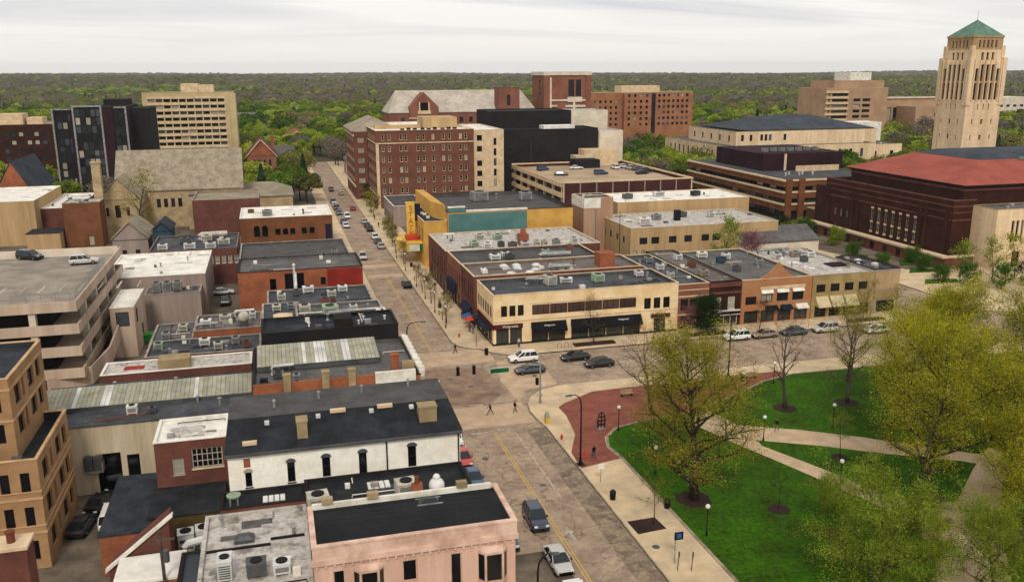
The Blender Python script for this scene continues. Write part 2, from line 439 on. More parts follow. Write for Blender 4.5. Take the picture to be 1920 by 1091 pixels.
class MB:
    def __init__(s):
        s.v, s.f, s.m = [], [], []

    def vs(s, pts):
        n = len(s.v)
        s.v.extend([tuple(p) for p in pts])
        return n

    def face(s, pts, mi=0):
        n = s.vs(pts)
        s.f.append(tuple(range(n, n + len(pts))))
        s.m.append(mi)

    def box(s, x0, x1, y0, y1, z0, z1, mi=0, top=None):
        if x1 < x0: x0, x1 = x1, x0
        if y1 < y0: y0, y1 = y1, y0
        n = s.vs([(x0, y0, z0), (x1, y0, z0), (x1, y1, z0), (x0, y1, z0), (x0, y0, z1), (x1, y0, z1), (x1, y1, z1), (x0, y1, z1)])
        for q in ((0, 3, 2, 1), (4, 5, 6, 7), (0, 1, 5, 4), (1, 2, 6, 5), (2, 3, 7, 6), (3, 0, 4, 7)):
            s.f.append(tuple(n + i for i in q))
            s.m.append(mi)
        if top is not None:
            s.m[-5] = top
        return s

    def hull(s, lo, hi, mi=0, caps=True, capmi=None):
        """side faces between two loops of equal length"""
        k = len(lo)
        a = s.vs(lo); b = s.vs(hi)
        for i in range(k):
            j = (i + 1) % k
            s.f.append((a + i, a + j, b + j, b + i)); s.m.append(mi)
        if caps:
            s.f.append(tuple(b + i for i in range(k))); s.m.append(mi if capmi is None else capmi)
            s.f.append(tuple(a + i for i in reversed(range(k)))); s.m.append(mi)
        return s

    def prism(s, poly, z0, z1, mi=0, top=None):
        return s.hull([(x, y, z0) for x, y in poly], [(x, y, z1) for x, y in poly], mi, True, top)

    def cyl(s, x, y, z0, z1, r0, r1=None, n=10, mi=0):
        r1 = r0 if r1 is None else r1
        c = [(math.cos(2 * math.pi * i / n), math.sin(2 * math.pi * i / n)) for i in range(n)]
        return s.hull([(x + r0 * a, y + r0 * b, z0) for a, b in c], [(x + r1 * a, y + r1 * b, z1) for a, b in c], mi)

    def ball(s, x, y, z, r, n=10, k=6, mi=0, sz=1.0):
        rows = []
        for j in range(k + 1):
            th = math.pi * j / k
            rows.append(s.vs([(x + r * math.sin(th) * math.cos(2 * math.pi * i / n), y + r * math.sin(th) * math.sin(2 * math.pi * i / n), z - r * sz * math.cos(th)) for i in range(n)]))
        for j in range(k):
            for i in range(n):
                i2 = (i + 1) % n
                s.f.append((rows[j] + i, rows[j] + i2, rows[j + 1] + i2, rows[j + 1] + i)); s.m.append(mi)
        return s

    def tube(s, pts, rad, n=6, mi=0):
        pts = [Vector(p) for p in pts]
        rad = rad if isinstance(rad, (list, tuple)) else [rad] * len(pts)
        prev = None
        for i, p in enumerate(pts):
            d = (pts[min(i + 1, len(pts) - 1)] - pts[max(i - 1, 0)]).normalized()
            a = d.orthogonal().normalized() if abs(d.z) > 0.99 else d.cross(Vector((0, 0, 1))).normalized()
            b = d.cross(a)
            ring = s.vs([p + (a * math.cos(2 * math.pi * k / n) + b * math.sin(2 * math.pi * k / n)) * rad[i] for k in range(n)])
            if prev is not None:
                for k in range(n):
                    k2 = (k + 1) % n
                    s.f.append((prev + k, prev + k2, ring + k2, ring + k)); s.m.append(mi)
            else:
                s.f.append(tuple(ring + k for k in reversed(range(n)))); s.m.append(mi)
            prev = ring
        s.f.append(tuple(prev + k for k in range(n))); s.m.append(mi)
        return s

    def mesh(s, name, mats, off=(0, 0, 0), smooth=False):
        me = bpy.data.meshes.new(name)
        ox, oy, oz = off
        me.from_pydata([(x - ox, y - oy, z - oz) for x, y, z in s.v], [], s.f)
        for m in mats:
            me.materials.append(MAT[m] if isinstance(m, str) else m)
        if len(mats) > 1:
            me.polygons.foreach_set('material_index', s.m)
        if smooth:
            me.polygons.foreach_set('use_smooth', [True] * len(s.f))
        me.update()
        return me

    def build(s, name, mats, parent=None, label=None, cat=None, group=None, kind=None, smooth=False, loc=None):
        """one mesh object; vertices are in world space, the object sits at loc (top-level) or in its parent's frame"""
        mats = [mats] if isinstance(mats, str) else mats
        if parent is None:
            off = loc or (0, 0, 0)
        else:
            off = ORG[parent.name]
        o = bpy.data.objects.new(name, s.mesh(name, mats, off, smooth))
        COL.objects.link(o)
        ORG[o.name] = off
        if parent is None:
            o.location = off
        else:
            o.parent = parent
        tag(o, label, cat, group, kind)
        return o


def tag(o, label=None, cat=None, group=None, kind=None):
    if label: o['label'] = label
    if cat: o['category'] = cat
    if group: o['group'] = group
    if kind: o['kind'] = kind
    return o


def thing(name, label, cat, loc=(0, 0, 0), group=None, rz=0.0):
    o = bpy.data.objects.new(name, None)
    o.empty_display_size = 0.3
    COL.objects.link(o)
    o.location = loc
    o.rotation_euler = (0, 0, rz)
    ORG[o.name] = tuple(loc)
    return tag(o, label, cat, group)


def put(name, me, parent, loc=(0, 0, 0), rz=0.0, mats=None):
    """a part that shares mesh data; loc is in the parent's frame"""
    o = bpy.data.objects.new(name, me)
    COL.objects.link(o)
    o.parent = parent
    o.location = loc
    o.rotation_euler = (0, 0, rz)
    return o


def dup(o, loc=None, rz=None, label=None, group=None, parent=None, paint_=None, scale=None):
    c = o.copy()
    COL.objects.link(c)
    if parent is not None:
        c.parent = parent
    if loc is not None: c.location = loc
    if rz is not None: c.rotation_euler = (c.rotation_euler[0], c.rotation_euler[1], rz)
    if scale is not None: c.scale = scale if isinstance(scale, (tuple, list)) else (scale,) * 3
    if label: c['label'] = label
    if group: c['group'] = group
    if paint_ and c.type == 'MESH':
        for sl in c.material_slots:
            if sl.material and sl.material.name.startswith('car_'):
                sl.link = 'OBJECT'
                sl.material = MAT[paint_]
    for ch in list(o.children):
        dup(ch, parent=c, paint_=paint_)
    return c


# ------------------------------------------------------------------ walls with real openings, windows
def wp(side, c, a, z, d):
    return {'S': (a, c + d, z), 'N': (a, c - d, z), 'W': (c + d, a, z), 'E': (c - d, a, z)}[side]


def facade(mb, side, c, a0, a1, z0, z1, holes, mi=0, dep=0.2):
    holes = [h for h in holes if h[1] > a0 and h[0] < a1]
    xs = sorted({a0, a1, *[min(max(h[i], a0), a1) for h in holes for i in (0, 1)]})
    zs = sorted({z0, z1, *[min(max(h[i], z0), z1) for h in holes for i in (2, 3)]})
    for j in range(len(zs) - 1):
        zc = (zs[j] + zs[j + 1]) / 2
        run = None
        for i in range(len(xs) - 1):
            xc = (xs[i] + xs[i + 1]) / 2
            solid = not any(h[0] < xc < h[1] and h[2] < zc < h[3] for h in holes)
            if solid and run is None:
                run = xs[i]
            if run is not None and (not solid or i == len(xs) - 2):
                e = xs[i + 1] if solid else xs[i]
                mb.face([wp(side, c, run, zs[j], 0), wp(side, c, e, zs[j], 0), wp(side, c, e, zs[j + 1], 0), wp(side, c, run, zs[j + 1], 0)], mi)
                run = None
    for h in holes:
        p = [(h[0], h[2]), (h[1], h[2]), (h[1], h[3]), (h[0], h[3])]
        for k in range(4):
            (a, z), (b, w) = p[k], p[(k + 1) % 4]
            mb.face([wp(side, c, a, z, 0), wp(side, c, b, w, 0), wp(side, c, b, w, dep), wp(side, c, a, z, dep)], mi)


PATCH = {'roof_black': ('roof_dkgrey', 'roof_slate'), 'roof_dkgrey': ('roof_black', 'roof_grey'), 'roof_grey': ('roof_mauve', 'roof_dkgrey'), 'roof_mauve': ('roof_grey', 'roof_patchy'), 'roof_patchy': ('roof_grey', 'roof_white'), 'roof_white': ('roof_patchy', 'roof_tan')}
WCACHE = {}
ROT = {'S': 0.0, 'W': -math.pi / 2, 'E': math.pi / 2, 'N': math.pi}


def win_mesh(w, h, style, fm, gm, dep):
    """window in its own frame: x across, z up from the sill, outside is -y, wall face at y = 0"""
    key = (round(w, 2), round(h, 2), style, fm, gm, dep)
    if key in WCACHE:
        return WCACHE[key]
    a = MB()
    t = min(0.09, w * 0.09, h * 0.09) if style != 'heavy' else 0.16
    y0, y1 = dep - 0.10, dep
    x = w / 2 - 0.004
    a.box(-x, x, y0, y1, 0.003, t); a.box(-x, x, y0, y1, h - t, h - 0.003)
    a.box(-x, -x + t, y0, y1, t, h - t); a.box(x - t, x, y0, y1, t, h - t)
    bars = style[1:] if style[0] in 'mg' and style[1:].isdigit() else ''
    nv = int(bars[0]) if bars else 0
    nh = int(bars[1]) if len(bars) > 1 else 0
    if style == 'sash':
        nh = 1
    for i in range(nv):
        xx = -x + 2 * x * (i + 1) / (nv + 1)
        a.box(xx - t * .4, xx + t * .4, y0 + .02, y1 - .01, t, h - t)
    for i in range(nh):
        z = h * (i + 1) / (nh + 1)
        a.box(-x + t, x - t, y0 + .03, y1 - .015, z - t * .4, z + t * .4)
    if style == 'sash':
        a.box(-x - 0.06, x + 0.06, -0.08, 0.05, -0.1, -0.004)
    g = MB()
    g.face([(-x + t * .5, dep - .04, t * .5), (x - t * .5, dep - .04, t * .5), (x - t * .5, dep - .04, h - t * .5), (-x + t * .5, dep - .04, h - t * .5)])
    WCACHE[key] = (a.mesh('window', [fm]), g.mesh('pane', [gm]))
    return WCACHE[key]


NOVARY = ('white_brick', 'peach', 'orange_brick_b', 'arched', 'long_cream', 'tan_office')
FLATW = {}


def windows(root, side, c, holes, style='plain', fm='frame_dark', gm='glass', dep=0.2, split=True, name='window'):
    ox, oy, oz = ORG[root.name]
    for h in holes:
        st = h[4] if len(h) > 4 else style
        g2 = h[5] if len(h) > 5 else gm
        w, hh = h[1] - h[0], h[3] - h[2]
        if g2 in ('glass', 'glass_black') and len(h) < 6 and name in ('window', 'curtain_pane') and not root.name.startswith(NOVARY):
            q_ = rnd.random()
            g2 = 'glass_blind' if q_ < .13 else ('glass_sky' if q_ < .32 else g2)
        fme, gme = win_mesh(w, hh, st, fm, g2, dep)
        p = wp(side, c, (h[0] + h[1]) / 2, h[2], 0)
        loc = (p[0] - ox, p[1] - oy, p[2] - oz)
        if split:
            o = put(name, fme, root, loc, ROT[side])
            put('pane', gme, o)
        else:                                     # far windows: frame and pane in one small mesh
            key = (fme.name, gme.name)
            if key not in FLATW:
                m = MB()
                for me, mi in ((fme, 0), (gme, 1)):
                    for p_ in me.polygons:
                        m.face([tuple(me.vertices[i].co) for i in p_.vertices], mi)
                FLATW[key] = m.mesh('window', [fm, g2])
            put(name, FLATW[key], root, loc, ROT[side])


def row(a0, a1, n, w, z, h, *ex):
    """n windows of width w spread evenly over a0..a1"""
    s = (a1 - a0) / n
    return [(a0 + s * (i + .5) - w / 2, a0 + s * (i + .5) + w / 2, z, z + h, *ex) for i in range(n)]


def rows(a0, a1, n, w, zs, h, *ex):
    return [q for z in zs for q in row(a0, a1, n, w, z, h, *ex)]


def at_cols(cols, w, z, h, *ex):
    return [(c - w / 2, c + w / 2, z, z + h, *ex) for c in cols]


def bld(name, label, x0, x1, y0, y1, z, wm, rm, par=0.6, z0=0.0, S=(), W=(), E=(), Nn=(), cop='trim_grey', style='plain',
        fm='frame_dark', gm='glass', root=None, split=True, cat='building', group=None, th=0.22, dep=0.2, wname='wall', copt=0.1, ov=0.06, foot=True):
    """a block: wall with openings, roof deck behind a parapet, coping, windows. z is the top of the coping."""
    if root is None:
        root = thing(name, label, cat, ((x0 + x1) / 2, (y0 + y1) / 2, 0), group)
    if foot:
        FOOT.append((x0, x1, y0, y1))
    m = MB()
    zt = z - copt
    facade(m, 'S', y0, x0, x1, z0, zt, S, 0, dep)
    facade(m, 'N', y1, x0, x1, z0, zt, Nn, 0, dep)
    facade(m, 'W', x0, y0, y1, z0, zt, W, 0, dep)
    facade(m, 'E', x1, y0, y1, z0, zt, E, 0, dep)
    dk = z - par
    rin = MB()
    if par > 0:
        for a, b in (((x0 + th, y0 + th), (x1 - th, y0 + th)), ((x1 - th, y0 + th), (x1 - th, y1 - th)), ((x1 - th, y1 - th), (x0 + th, y1 - th)), ((x0 + th, y1 - th), (x0 + th, y0 + th))):
            rin.face([(*a, dk), (*b, dk), (*b, zt), (*a, zt)])
    m.build(wname, [wm], root)
    r = rin
    e = th if par > 0 else -0.15
    if par > 0:
        r.face([(x0 + e, y0 + e, dk), (x1 - e, y0 + e, dk), (x1 - e, y1 - e, dk), (x0 + e, y1 - e, dk)])
    else:
        r.box(x0 + e, x1 - e, y0 + e, y1 - e, z - copt, z)
    r.build('roof', [rm], root)
    if par > 0:
        c = MB()
        c.box(x0 - ov, x1 + ov, y0 - ov, y0 + th + .03, zt, z)
        c.box(x0 - ov, x1 + ov, y1 - th - .03, y1 + ov, zt, z)
        c.box(x0 - ov, x0 + th + .03, y0 + th + .03, y1 - th - .03, zt, z)
        c.box(x1 - th - .03, x1 + ov, y0 + th + .03, y1 - th - .03, zt, z)
        c.build('coping', [cop], root)
    if par > 0 and x1 - x0 > 5 and y1 - y0 > 5 and z < 16 and (rm in PATCH):
        for i in range(rnd.choice((3, 4, 5, 6))):
            w_, d_ = rnd.uniform(.8, 3.2), rnd.uniform(.6, 2.2)
            px, py = rnd.uniform(x0 + 1, x1 - 1 - w_), rnd.uniform(y0 + 1, max(y0 + 1.1, y1 - 1 - d_))
            q = MB(); q.box(px, px + w_, py, py + d_, dk, dk + .012 + .004 * i); q.build('roof_patch', [rnd.choice(PATCH[rm])], root)
        for i in range(rnd.choice((1, 2, 3))):
            px, py, ln = rnd.uniform(x0 + 1, x1 - 2), rnd.uniform(y0 + 1, y1 - 1), rnd.uniform(2, 6)
            ax = rnd.random() < .5
            ex, ey = (min(x1 - .4, px + ln), py) if ax else (px, min(y1 - .4, py + ln))
            q = MB(); q.tube([(px, py, dk), (px, py, dk + .22), (ex, ey, dk + .22), (ex, ey, dk + .02)], .055, 5); q.build('roof_pipe', [rnd.choice(('galv', 'trim_dark', 'trim_white'))], root)
        for i in range(rnd.choice((3, 4, 5, 6))):
            px, py, s_ = rnd.uniform(x0 + 1, x1 - 1), rnd.uniform(y0 + 1, y1 - 1), rnd.uniform(.2, .5)
            q = MB(); q.box(px - s_, px + s_, py - s_ * .8, py + s_ * .8, dk, dk + rnd.uniform(.25, .7)); q.build('roof_curb', [rnd.choice(('trim_grey', 'galv_dark', 'trim_white', 'trim_white', 'galv'))], root)
    for sd_, cc, hs in (('S', y0, S), ('N', y1, Nn), ('W', x0, W), ('E', x1, E)):
        windows(root, sd_, cc, hs, style, fm, gm, dep, split)
    return root


def part(root, name, mats, fn, label=None, smooth=False):
    m = MB()
    fn(m)
    return m.build(name, mats, root, label=label, smooth=smooth)


def gable_roof(root, x0, x1, y0, y1, ze, zr, rm, along='x', th=0.25, ov=0.4, wall=None, hip=0.0):
    """pitched roof slab with thickness over a rectangle; along = direction of the ridge"""
    m = MB()
    X0, X1, Y0, Y1 = x0 - ov, x1 + ov, y0 - ov, y1 + ov
    if along == 'x':
        ym = (y0 + y1) / 2
        E = [(X0, Y0), (X1, Y0), (X1, Y1), (X0, Y1)]
        Rg = [(X0 + hip, ym), (X1 - hip, ym)]
        tri = [((0, 1), (1, 0)), ((2, 3), (0, 1))]
        fs = lambda d: [[(*E[0], ze + d), (*E[1], ze + d), (*Rg[1], zr + d), (*Rg[0], zr + d)], [(*E[2], ze + d), (*E[3], ze + d), (*Rg[0], zr + d), (*Rg[1], zr + d)],
                        [(*E[1], ze + d), (*E[2], ze + d), (*Rg[1], zr + d)], [(*E[3], ze + d), (*E[0], ze + d), (*Rg[0], zr + d)]]
    else:
        xm = (x0 + x1) / 2
        E = [(X0, Y0), (X1, Y0), (X1, Y1), (X0, Y1)]
        Rg = [(xm, Y0 + hip), (xm, Y1 - hip)]
        fs = lambda d: [[(*E[1], ze + d), (*E[2], ze + d), (*Rg[1], zr + d), (*Rg[0], zr + d)], [(*E[3], ze + d), (*E[0], ze + d), (*Rg[0], zr + d), (*Rg[1], zr + d)],
                        [(*E[0], ze + d), (*E[1], ze + d), (*Rg[0], zr + d)], [(*E[2], ze + d), (*E[3], ze + d), (*Rg[1], zr + d)]]
    top, bot = fs(th), fs(0)
    for q in top[:4 if hip else 2]: m.face(q)
    for q in bot[:4 if hip else 2]: m.face(q[::-1])
    for i in range(4):
        a, b = E[i], E[(i + 1) % 4]
        if hip or (along == 'x' and i in (0, 2)) or (along == 'y' and i in (1, 3)):
            m.face([(*a, ze), (*b, ze), (*b, ze + th), (*a, ze + th)])
    if not hip:
        for i, ends in enumerate((((3, 0), 0), ((1, 2), 1)) if along == 'x' else (((0, 1), 0), ((2, 3), 1))):
            (p, q), r = ends
            for u, v in ((E[p], Rg[r]), (Rg[r], E[q])):
                zu = ze if u in E else zr
                zv = ze if v in E else zr
                m.face([(*u, zu), (*v, zv), (*v, zv + th), (*u, zu + th)])
    o = m.build('roof', [rm], root)
    if wall and not hip:
        g = MB()
        if along == 'x':
            for x in (x0, x1):
                g = MB(); g.hull([(x - .1, y0, ze), (x - .1, y1, ze), (x - .1, (y0 + y1) / 2, zr)], [(x + .1, y0, ze), (x + .1, y1, ze), (x + .1, (y0 + y1) / 2, zr)]); g.build('gable_wall', [wall], root)
        else:
            for y in (y0, y1):
                g = MB(); g.hull([(x0, y - .1, ze), (x1, y - .1, ze), ((x0 + x1) / 2, y - .1, zr)], [(x0, y + .1, ze), (x1, y + .1, ze), ((x0 + x1) / 2, y + .1, zr)]); g.build('gable_wall', [wall], root)
    return o


def text(s, size, loc, rz, m, parent, name='lettering', rx=math.pi / 2, depth=0.02, align='CENTER'):
    cu = bpy.data.curves.new(name, 'FONT')
    cu.body = s
    cu.size = size
    cu.extrude = depth
    cu.align_x = align
    cu.align_y = 'CENTER'
    cu.resolution_u = 3
    tmp = bpy.data.objects.new('tmp_text', cu)
    COL.objects.link(tmp)
    dg = bpy.context.evaluated_depsgraph_get()
    me = bpy.data.meshes.new_from_object(tmp.evaluated_get(dg))
    bpy.data.objects.remove(tmp)
    bpy.data.curves.remove(cu)
    me.name = name
    me.materials.clear()
    me.materials.append(MAT[m])
    o = bpy.data.objects.new(name, me)
    COL.objects.link(o)
    o.parent = parent
    ox = ORG[parent.name]
    o.location = tuple(loc[i] - ox[i] for i in range(3))
    o.rotation_euler = (rx, 0, rz)
    return o
# ------------------------------------------------------------------ the ground
def sstep(a, b, x):
    t = min(1, max(0, (x - a) / (b - a)))
    return t * t * (3 - 2 * t)


def hill(x, y):
    r = math.hypot(x, y)
    h = 5 * sstep(1600, 5200, r) + 8 * sstep(5000, 9000, r)
    a = math.atan2(x, y)
    h += sstep(1500, 4000, r) * (5 * math.sin(a * 9 + r / 900) + 4 * math.sin(a * 23 + 1.3 - r / 700) + 5 * math.sin(x / 620 + y / 1500))
    h += 8 * sstep(3200, 5200, r) * math.sin(a * 5.3 + 2.2)
    h -= 7 * sstep(700, 1500, r) * (1 - sstep(1800, 3200, r))
    return h


m = MB()
rs = [0, 40, 120, 300, 700, 1000, 1300, 1600, 1900, 2200, 2600, 3000, 3500, 4000, 4600, 5200, 6000, 7000, 8200, 9500, 12000]
na = 96
idx = []
for r in rs:
    idx.append(m.vs([(r * math.sin(2 * math.pi * k / na), r * math.cos(2 * math.pi * k / na),
                      hill(r * math.sin(2 * math.pi * k / na), r * math.cos(2 * math.pi * k / na)) - 0.06) for k in range(na)]))
for i in range(len(rs) - 1):
    for k in range(na):
        k2 = (k + 1) % na
        m.f.append((idx[i] + k2, idx[i] + k, idx[i + 1] + k, idx[i + 1] + k2)); m.m.append(0)
m.build('ground', ['terrain'], kind='structure', smooth=True)


def sheet(name, mt, polys, z, parent=None):
    m = MB()
    for p in polys:
        if len(p) == 4 and not hasattr(p[0], '__len__'):
            x0, x1, y0, y1 = p
            p = [(x0, y0), (x1, y0), (x1, y1), (x0, y1)]
        m.face([(x, y, z) for x, y in p])
    return m.build(name, [mt], parent, kind=None if parent else 'structure')


sheet('city_lots', 'asphalt_lot', [(-140, 15, -20, 420), (34, 300, 139, 420)], -0.03)
street = sheet('street', 'asphalt', [(18.3, 32.2, -10, 117.9), (18.3, 32.2, 117.9, 139.2), (19.2, 27.7, 139.2, 470), (32.2, 420, 117.9, 133.2), (115.5, 129, 133.2, 420), (32.2, 44, 100, 117.9), (27.7, 44, 139.2, 150), (32.2, 44, 133.2, 139.2), (108, 115.5, 133.2, 142), (129, 140, 133.2, 142)], 0.0)
sheet('worn_parking_lane', 'asphalt_old', [(29.6, 32.1, -10, 103.5)], 0.004, street)
sheet('asphalt_patch', 'asphalt_lot', [(19, 24.3, 66, 74)], 0.004, street)
sheet('asphalt_patch', 'asphalt_mid', [[(20.6, 114.2), (27.5, 113.6), (30.6, 118), (30, 129.4), (21, 130.2), (19.6, 122)]], 0.004, street)
sheet('crosswalk', 'crosswalk', [(18.6, 31.6, 105.4, 112.9)], 0.008, street)
sheet('crosswalk', 'crosswalk', [(19.0, 32.6, 131.2, 138.6)], 0.008, street)
sheet('crosswalk', 'crosswalk', [[(31.4, 112.9), (33.4, 117.4), (38.8, 118.6), (39.4, 132.9), (32.6, 131.2), (31.0, 122)]], 0.008, street)
sheet('crosswalk', 'crosswalk', [(19.4, 27.5, 196, 199.4)], 0.008, street)
sheet('crosswalk', 'crosswalk', [(19.4, 27.5, 207, 210.5)], 0.008, street)
for x in (25.2, 25.5):
    sheet('lane_marking', 'yellow_paint', [(x, x + 0.13, 20, 103.2)], 0.012, street)
for x in (23.35, 23.65):
    sheet('lane_marking', 'yellow_paint', [(x, x + 0.12, 139.6, 195.5)], 0.012, street)
sheet('lane_marking', 'white_paint', [(27.95, 28.1, 84, 102.6)], 0.012, street)
sheet('lane_marking', 'white_paint', [(25.9, 26.02, 150, 184)], 0.012, street)
for x0, x1, y in ((22.4, 24.6, 103.6), (26.0, 27.6, 103.9), (24.2, 27.3, 139.9)):
    sheet('stop_line', 'white_paint', [(x0, x1, y, y + 0.35)], 0.012, street)
sheet('lane_marking', 'white_paint', [(40, 70, 125.4, 125.55)], 0.012, street)
for x in (26.4,):
    sheet('turn_arrow', 'white_paint', [[(x, 74.6), (x + .25, 74.6), (x + .25, 76.6), (x + .55, 76.6), (x + .12, 78), (x - .3, 76.6), (x, 76.6)]], 0.012, street)
for x, y, r in ((27.0, 87.5, .4), (26.2, 121, .42), (24, 125, .42), (22.4, 96, .4), (22.0, 157, .4), (36.6, 123, .4)):
    m = MB(); m.cyl(x, y, 0.002, 0.016, r, n=14); m.build('manhole_cover', ['galv_dark'], street)


def slab(name, mt, poly, z0, z1, kind='structure', parent=None):
    m = MB()
    m.prism(poly, z0, z1)
    return m.build(name, [mt], parent, kind=kind if parent is None else None)


def strip(name, mt, pts, w, z0, z1, parent=None, kind='structure'):
    """kerb following a polyline; w to the left of travel"""
    m = MB()
    P = [Vector((x, y)) for x, y in pts]
    off = []
    for i, p in enumerate(P):
        d = (P[min(i + 1, len(P) - 1)] - P[max(i - 1, 0)]).normalized()
        off.append(p + Vector((-d.y, d.x)) * w)
    for i in range(len(P) - 1):
        a, b, c, d = P[i], P[i + 1], off[i + 1], off[i]
        m.face([(*a, z1), (*b, z1), (*c, z1), (*d, z1)])
        m.face([(*a, z0), (*b, z0), (*b, z1), (*a, z1)])
        m.face([(*d, z0), (*c, z0), (*c, z1), (*d, z1)])
    return m.build(name, [mt], parent, kind=None if parent else kind)


se_edge = [(32.2, -10), (32.2, 103), (31.8, 106), (31.7, 109), (32.2, 112), (33.4, 114.6), (35.6, 116.8), (38.6, 117.8), (42, 118), (420, 118)]
w1 = slab('sidewalk_park', 'concrete_walk', se_edge + [(420, -10)], -0.2, 0.13)
strip('kerb', 'kerb', se_edge, -0.16, -0.1, 0.145, w1)
w2 = slab('sidewalk_west', 'concrete_walk', [(14.5, -10), (18.3, -10), (18.3, 139), (19.2, 141), (19.2, 470), (14.5, 470)], -0.2, 0.13)
strip('kerb', 'kerb', [(18.3, -10), (18.3, 139), (19.2, 141), (19.2, 470)], 0.16, -0.1, 0.145, w2)
ne_edge = [(27.7, 470), (27.7, 143), (28.3, 140.6), (30, 138.9), (31.6, 138), (33, 135.6), (35, 133.9), (38, 133.2), (112, 133.2), (114.6, 134.4), (115.5, 137), (115.5, 420)]
w3 = slab('sidewalk_corner', 'concrete_walk', [(27.7, 470), (27.7, 143), (28.3, 140.6), (30, 138.9), (31.6, 138), (33, 135.6), (35, 133.9), (38, 133.2), (112, 133.2), (114.6, 134.4), (115.5, 137), (115.5, 150), (36, 150), (36, 470)], -0.2, 0.13)
strip('kerb', 'kerb', ne_edge, 0.16, -0.1, 0.145, w3)
w4 = slab('sidewalk_east', 'concrete_walk', [(129, 420), (129, 139), (130, 135), (134, 133.2), (420, 133.2), (420, 150), (140, 170), (133, 200), (133, 420)], -0.2, 0.13)
strip('kerb', 'kerb', [(129, 420), (129, 139), (130, 135), (134, 133.2), (420, 133.2)], 0.16, -0.1, 0.145, w4)

lawn_edge = [(38.3, -10), (38.3, 91.5), (37.9, 95), (38.8, 97.8), (41, 100.2), (45, 101.5), (52.8, 102.6), (61.7, 106.9), (68.5, 110.8), (74.3, 112.6), (81, 112.4), (180, 112)]
lawn = slab('lawn', 'lawn', lawn_edge + [(180, -10)], 0.0, 0.17)
strip('lawn_edging', 'kerb', lawn_edge, 0.32, 0.05, 0.2, lawn)
slab('brick_plaza', 'plaza_brick', [(32.5, 90.2), (32.8, 94.7), (35.1, 99.9), (36.0, 106.2), (35.9, 109.3), (37.2, 110.6), (42.5, 113.9), (48.2, 114.2), (58.3, 113.6), (65.9, 114.5), (73.1, 114.5),
                                    (74.0, 112.9), (68.3, 111.2), (61.5, 107.3), (52.7, 103.0), (44.8, 101.9), (40.7, 100.5), (38.4, 98), (37.5, 95), (37.9, 91.5)], 0.0, 0.135)
sheet('park_path', 'path', [[(50.6, 99.5), (53.5, 90.8), (56.5, 82.6), (58.7, 75.8), (60.7, 69.7), (64.5, 68), (63.1, 72.0), (61.6, 76.0), (59.2, 82.6), (56.0, 90.0), (56.6, 96.0), (55, 103.3)]], 0.176)
sheet('park_path', 'path', [[(54.6, 97.6), (56.1, 96.9), (63.3, 93.2), (69.6, 88.9), (74.2, 84.9), (80, 80.6), (84, 76), (80, 76.5), (76.1, 79.9), (69.0, 84.0), (62.9, 88.1), (56.4, 91.7)]], 0.180)
sheet('park_path', 'path', [[(52, 57), (57, 61), (67.5, 70.8), (76.1, 77.8), (82, 82), (84, 79), (76.6, 74), (66, 62.5), (60, 55)]], 0.184)
sheet('park_path', 'path', [[(62, 69.5), (66, 72.5), (70, 70), (62, 62), (59.5, 66)]], 0.188)
slab('tree_pit', 'mulch', [(32.8, 77.0), (35.9, 77.1), (36.1, 74.6), (32.9, 74.3)], 0.05, 0.14)
# ------------------------------------------------------------------ buildings west of the street
# peach block at the bottom edge
S = [(2.2, 3.0, 9.6, 12.2), (6.9, 7.95, 10.6, 12.25), (10.3, 11.1, 9.6, 12.25)] + rows(2, 14, 5, 1.0, [5.4], 2.2)
b = bld('peach_building', 'peach painted brick building with bay windows at the bottom edge', 1.0, 15, 55.2, 61, 14.25, 'peach', 'roof_ribbed', par=0.16, S=S, cop='peach_trim', fm='peach_trim', gm='glass_black', ov=0.14, copt=0.14)
part(b, 'cornice', ['peach_trim'], lambda m: (m.box(0.82, 15.18, 54.98, 55.19, 12.85, 13.25), m.box(0.9, 15.1, 55.08, 55.19, 13.25, 14.08)))
for i in range(24):
    part(b, 'cornice_bracket', ['peach_trim'], lambda m: m.box(1.1 + i * .59, 1.25 + i * .59, 55.02, 55.19, 12.62, 12.848))
for xa, xb in ((3.55, 5.65), (12.25, 14.4)):
    d = 0.55
    m = MB()
    pl = [(xa, 55.19), (xa + .45, 55.19 - d), (xb - .45, 55.19 - d), (xb, 55.19)]
    m.prism(pl, 8.6, 10.0); m.prism(pl, 12.05, 12.25)
    m.hull([(x, y, 12.25) for x, y in pl], [(xa + .3, 55.19, 12.6), (xa + .6, 54.95, 12.6), (xb - .6, 54.95, 12.6), (xb - .3, 55.19, 12.6)])
    for x, y in pl[1:3]:
        m.cyl(x, y + .04, 10.0, 12.05, 0.09, n=6)
    bay = m.build('bay_window', ['peach_trim'], b)
    for (ax, ay), (bx, by) in zip(pl[:-1], pl[1:]):
        g = MB()
        g.face([(ax + (bx - ax) * .1, ay + (by - ay) * .1 + .05, 10.05), (bx - (bx - ax) * .1, by - (by - ay) * .1 + .05, 10.05), (bx - (bx - ax) * .1, by - (by - ay) * .1 + .05, 12.0), (ax + (bx - ax) * .1, ay + (by - ay) * .1 + .05, 12.0)])
        g.build('pane', ['glass_black'], bay)
part(b, 'parapet_wall', ['trim_white'], lambda m: m.box(1.2, 14.6, 60.7, 60.95, 13.5, 14.5))

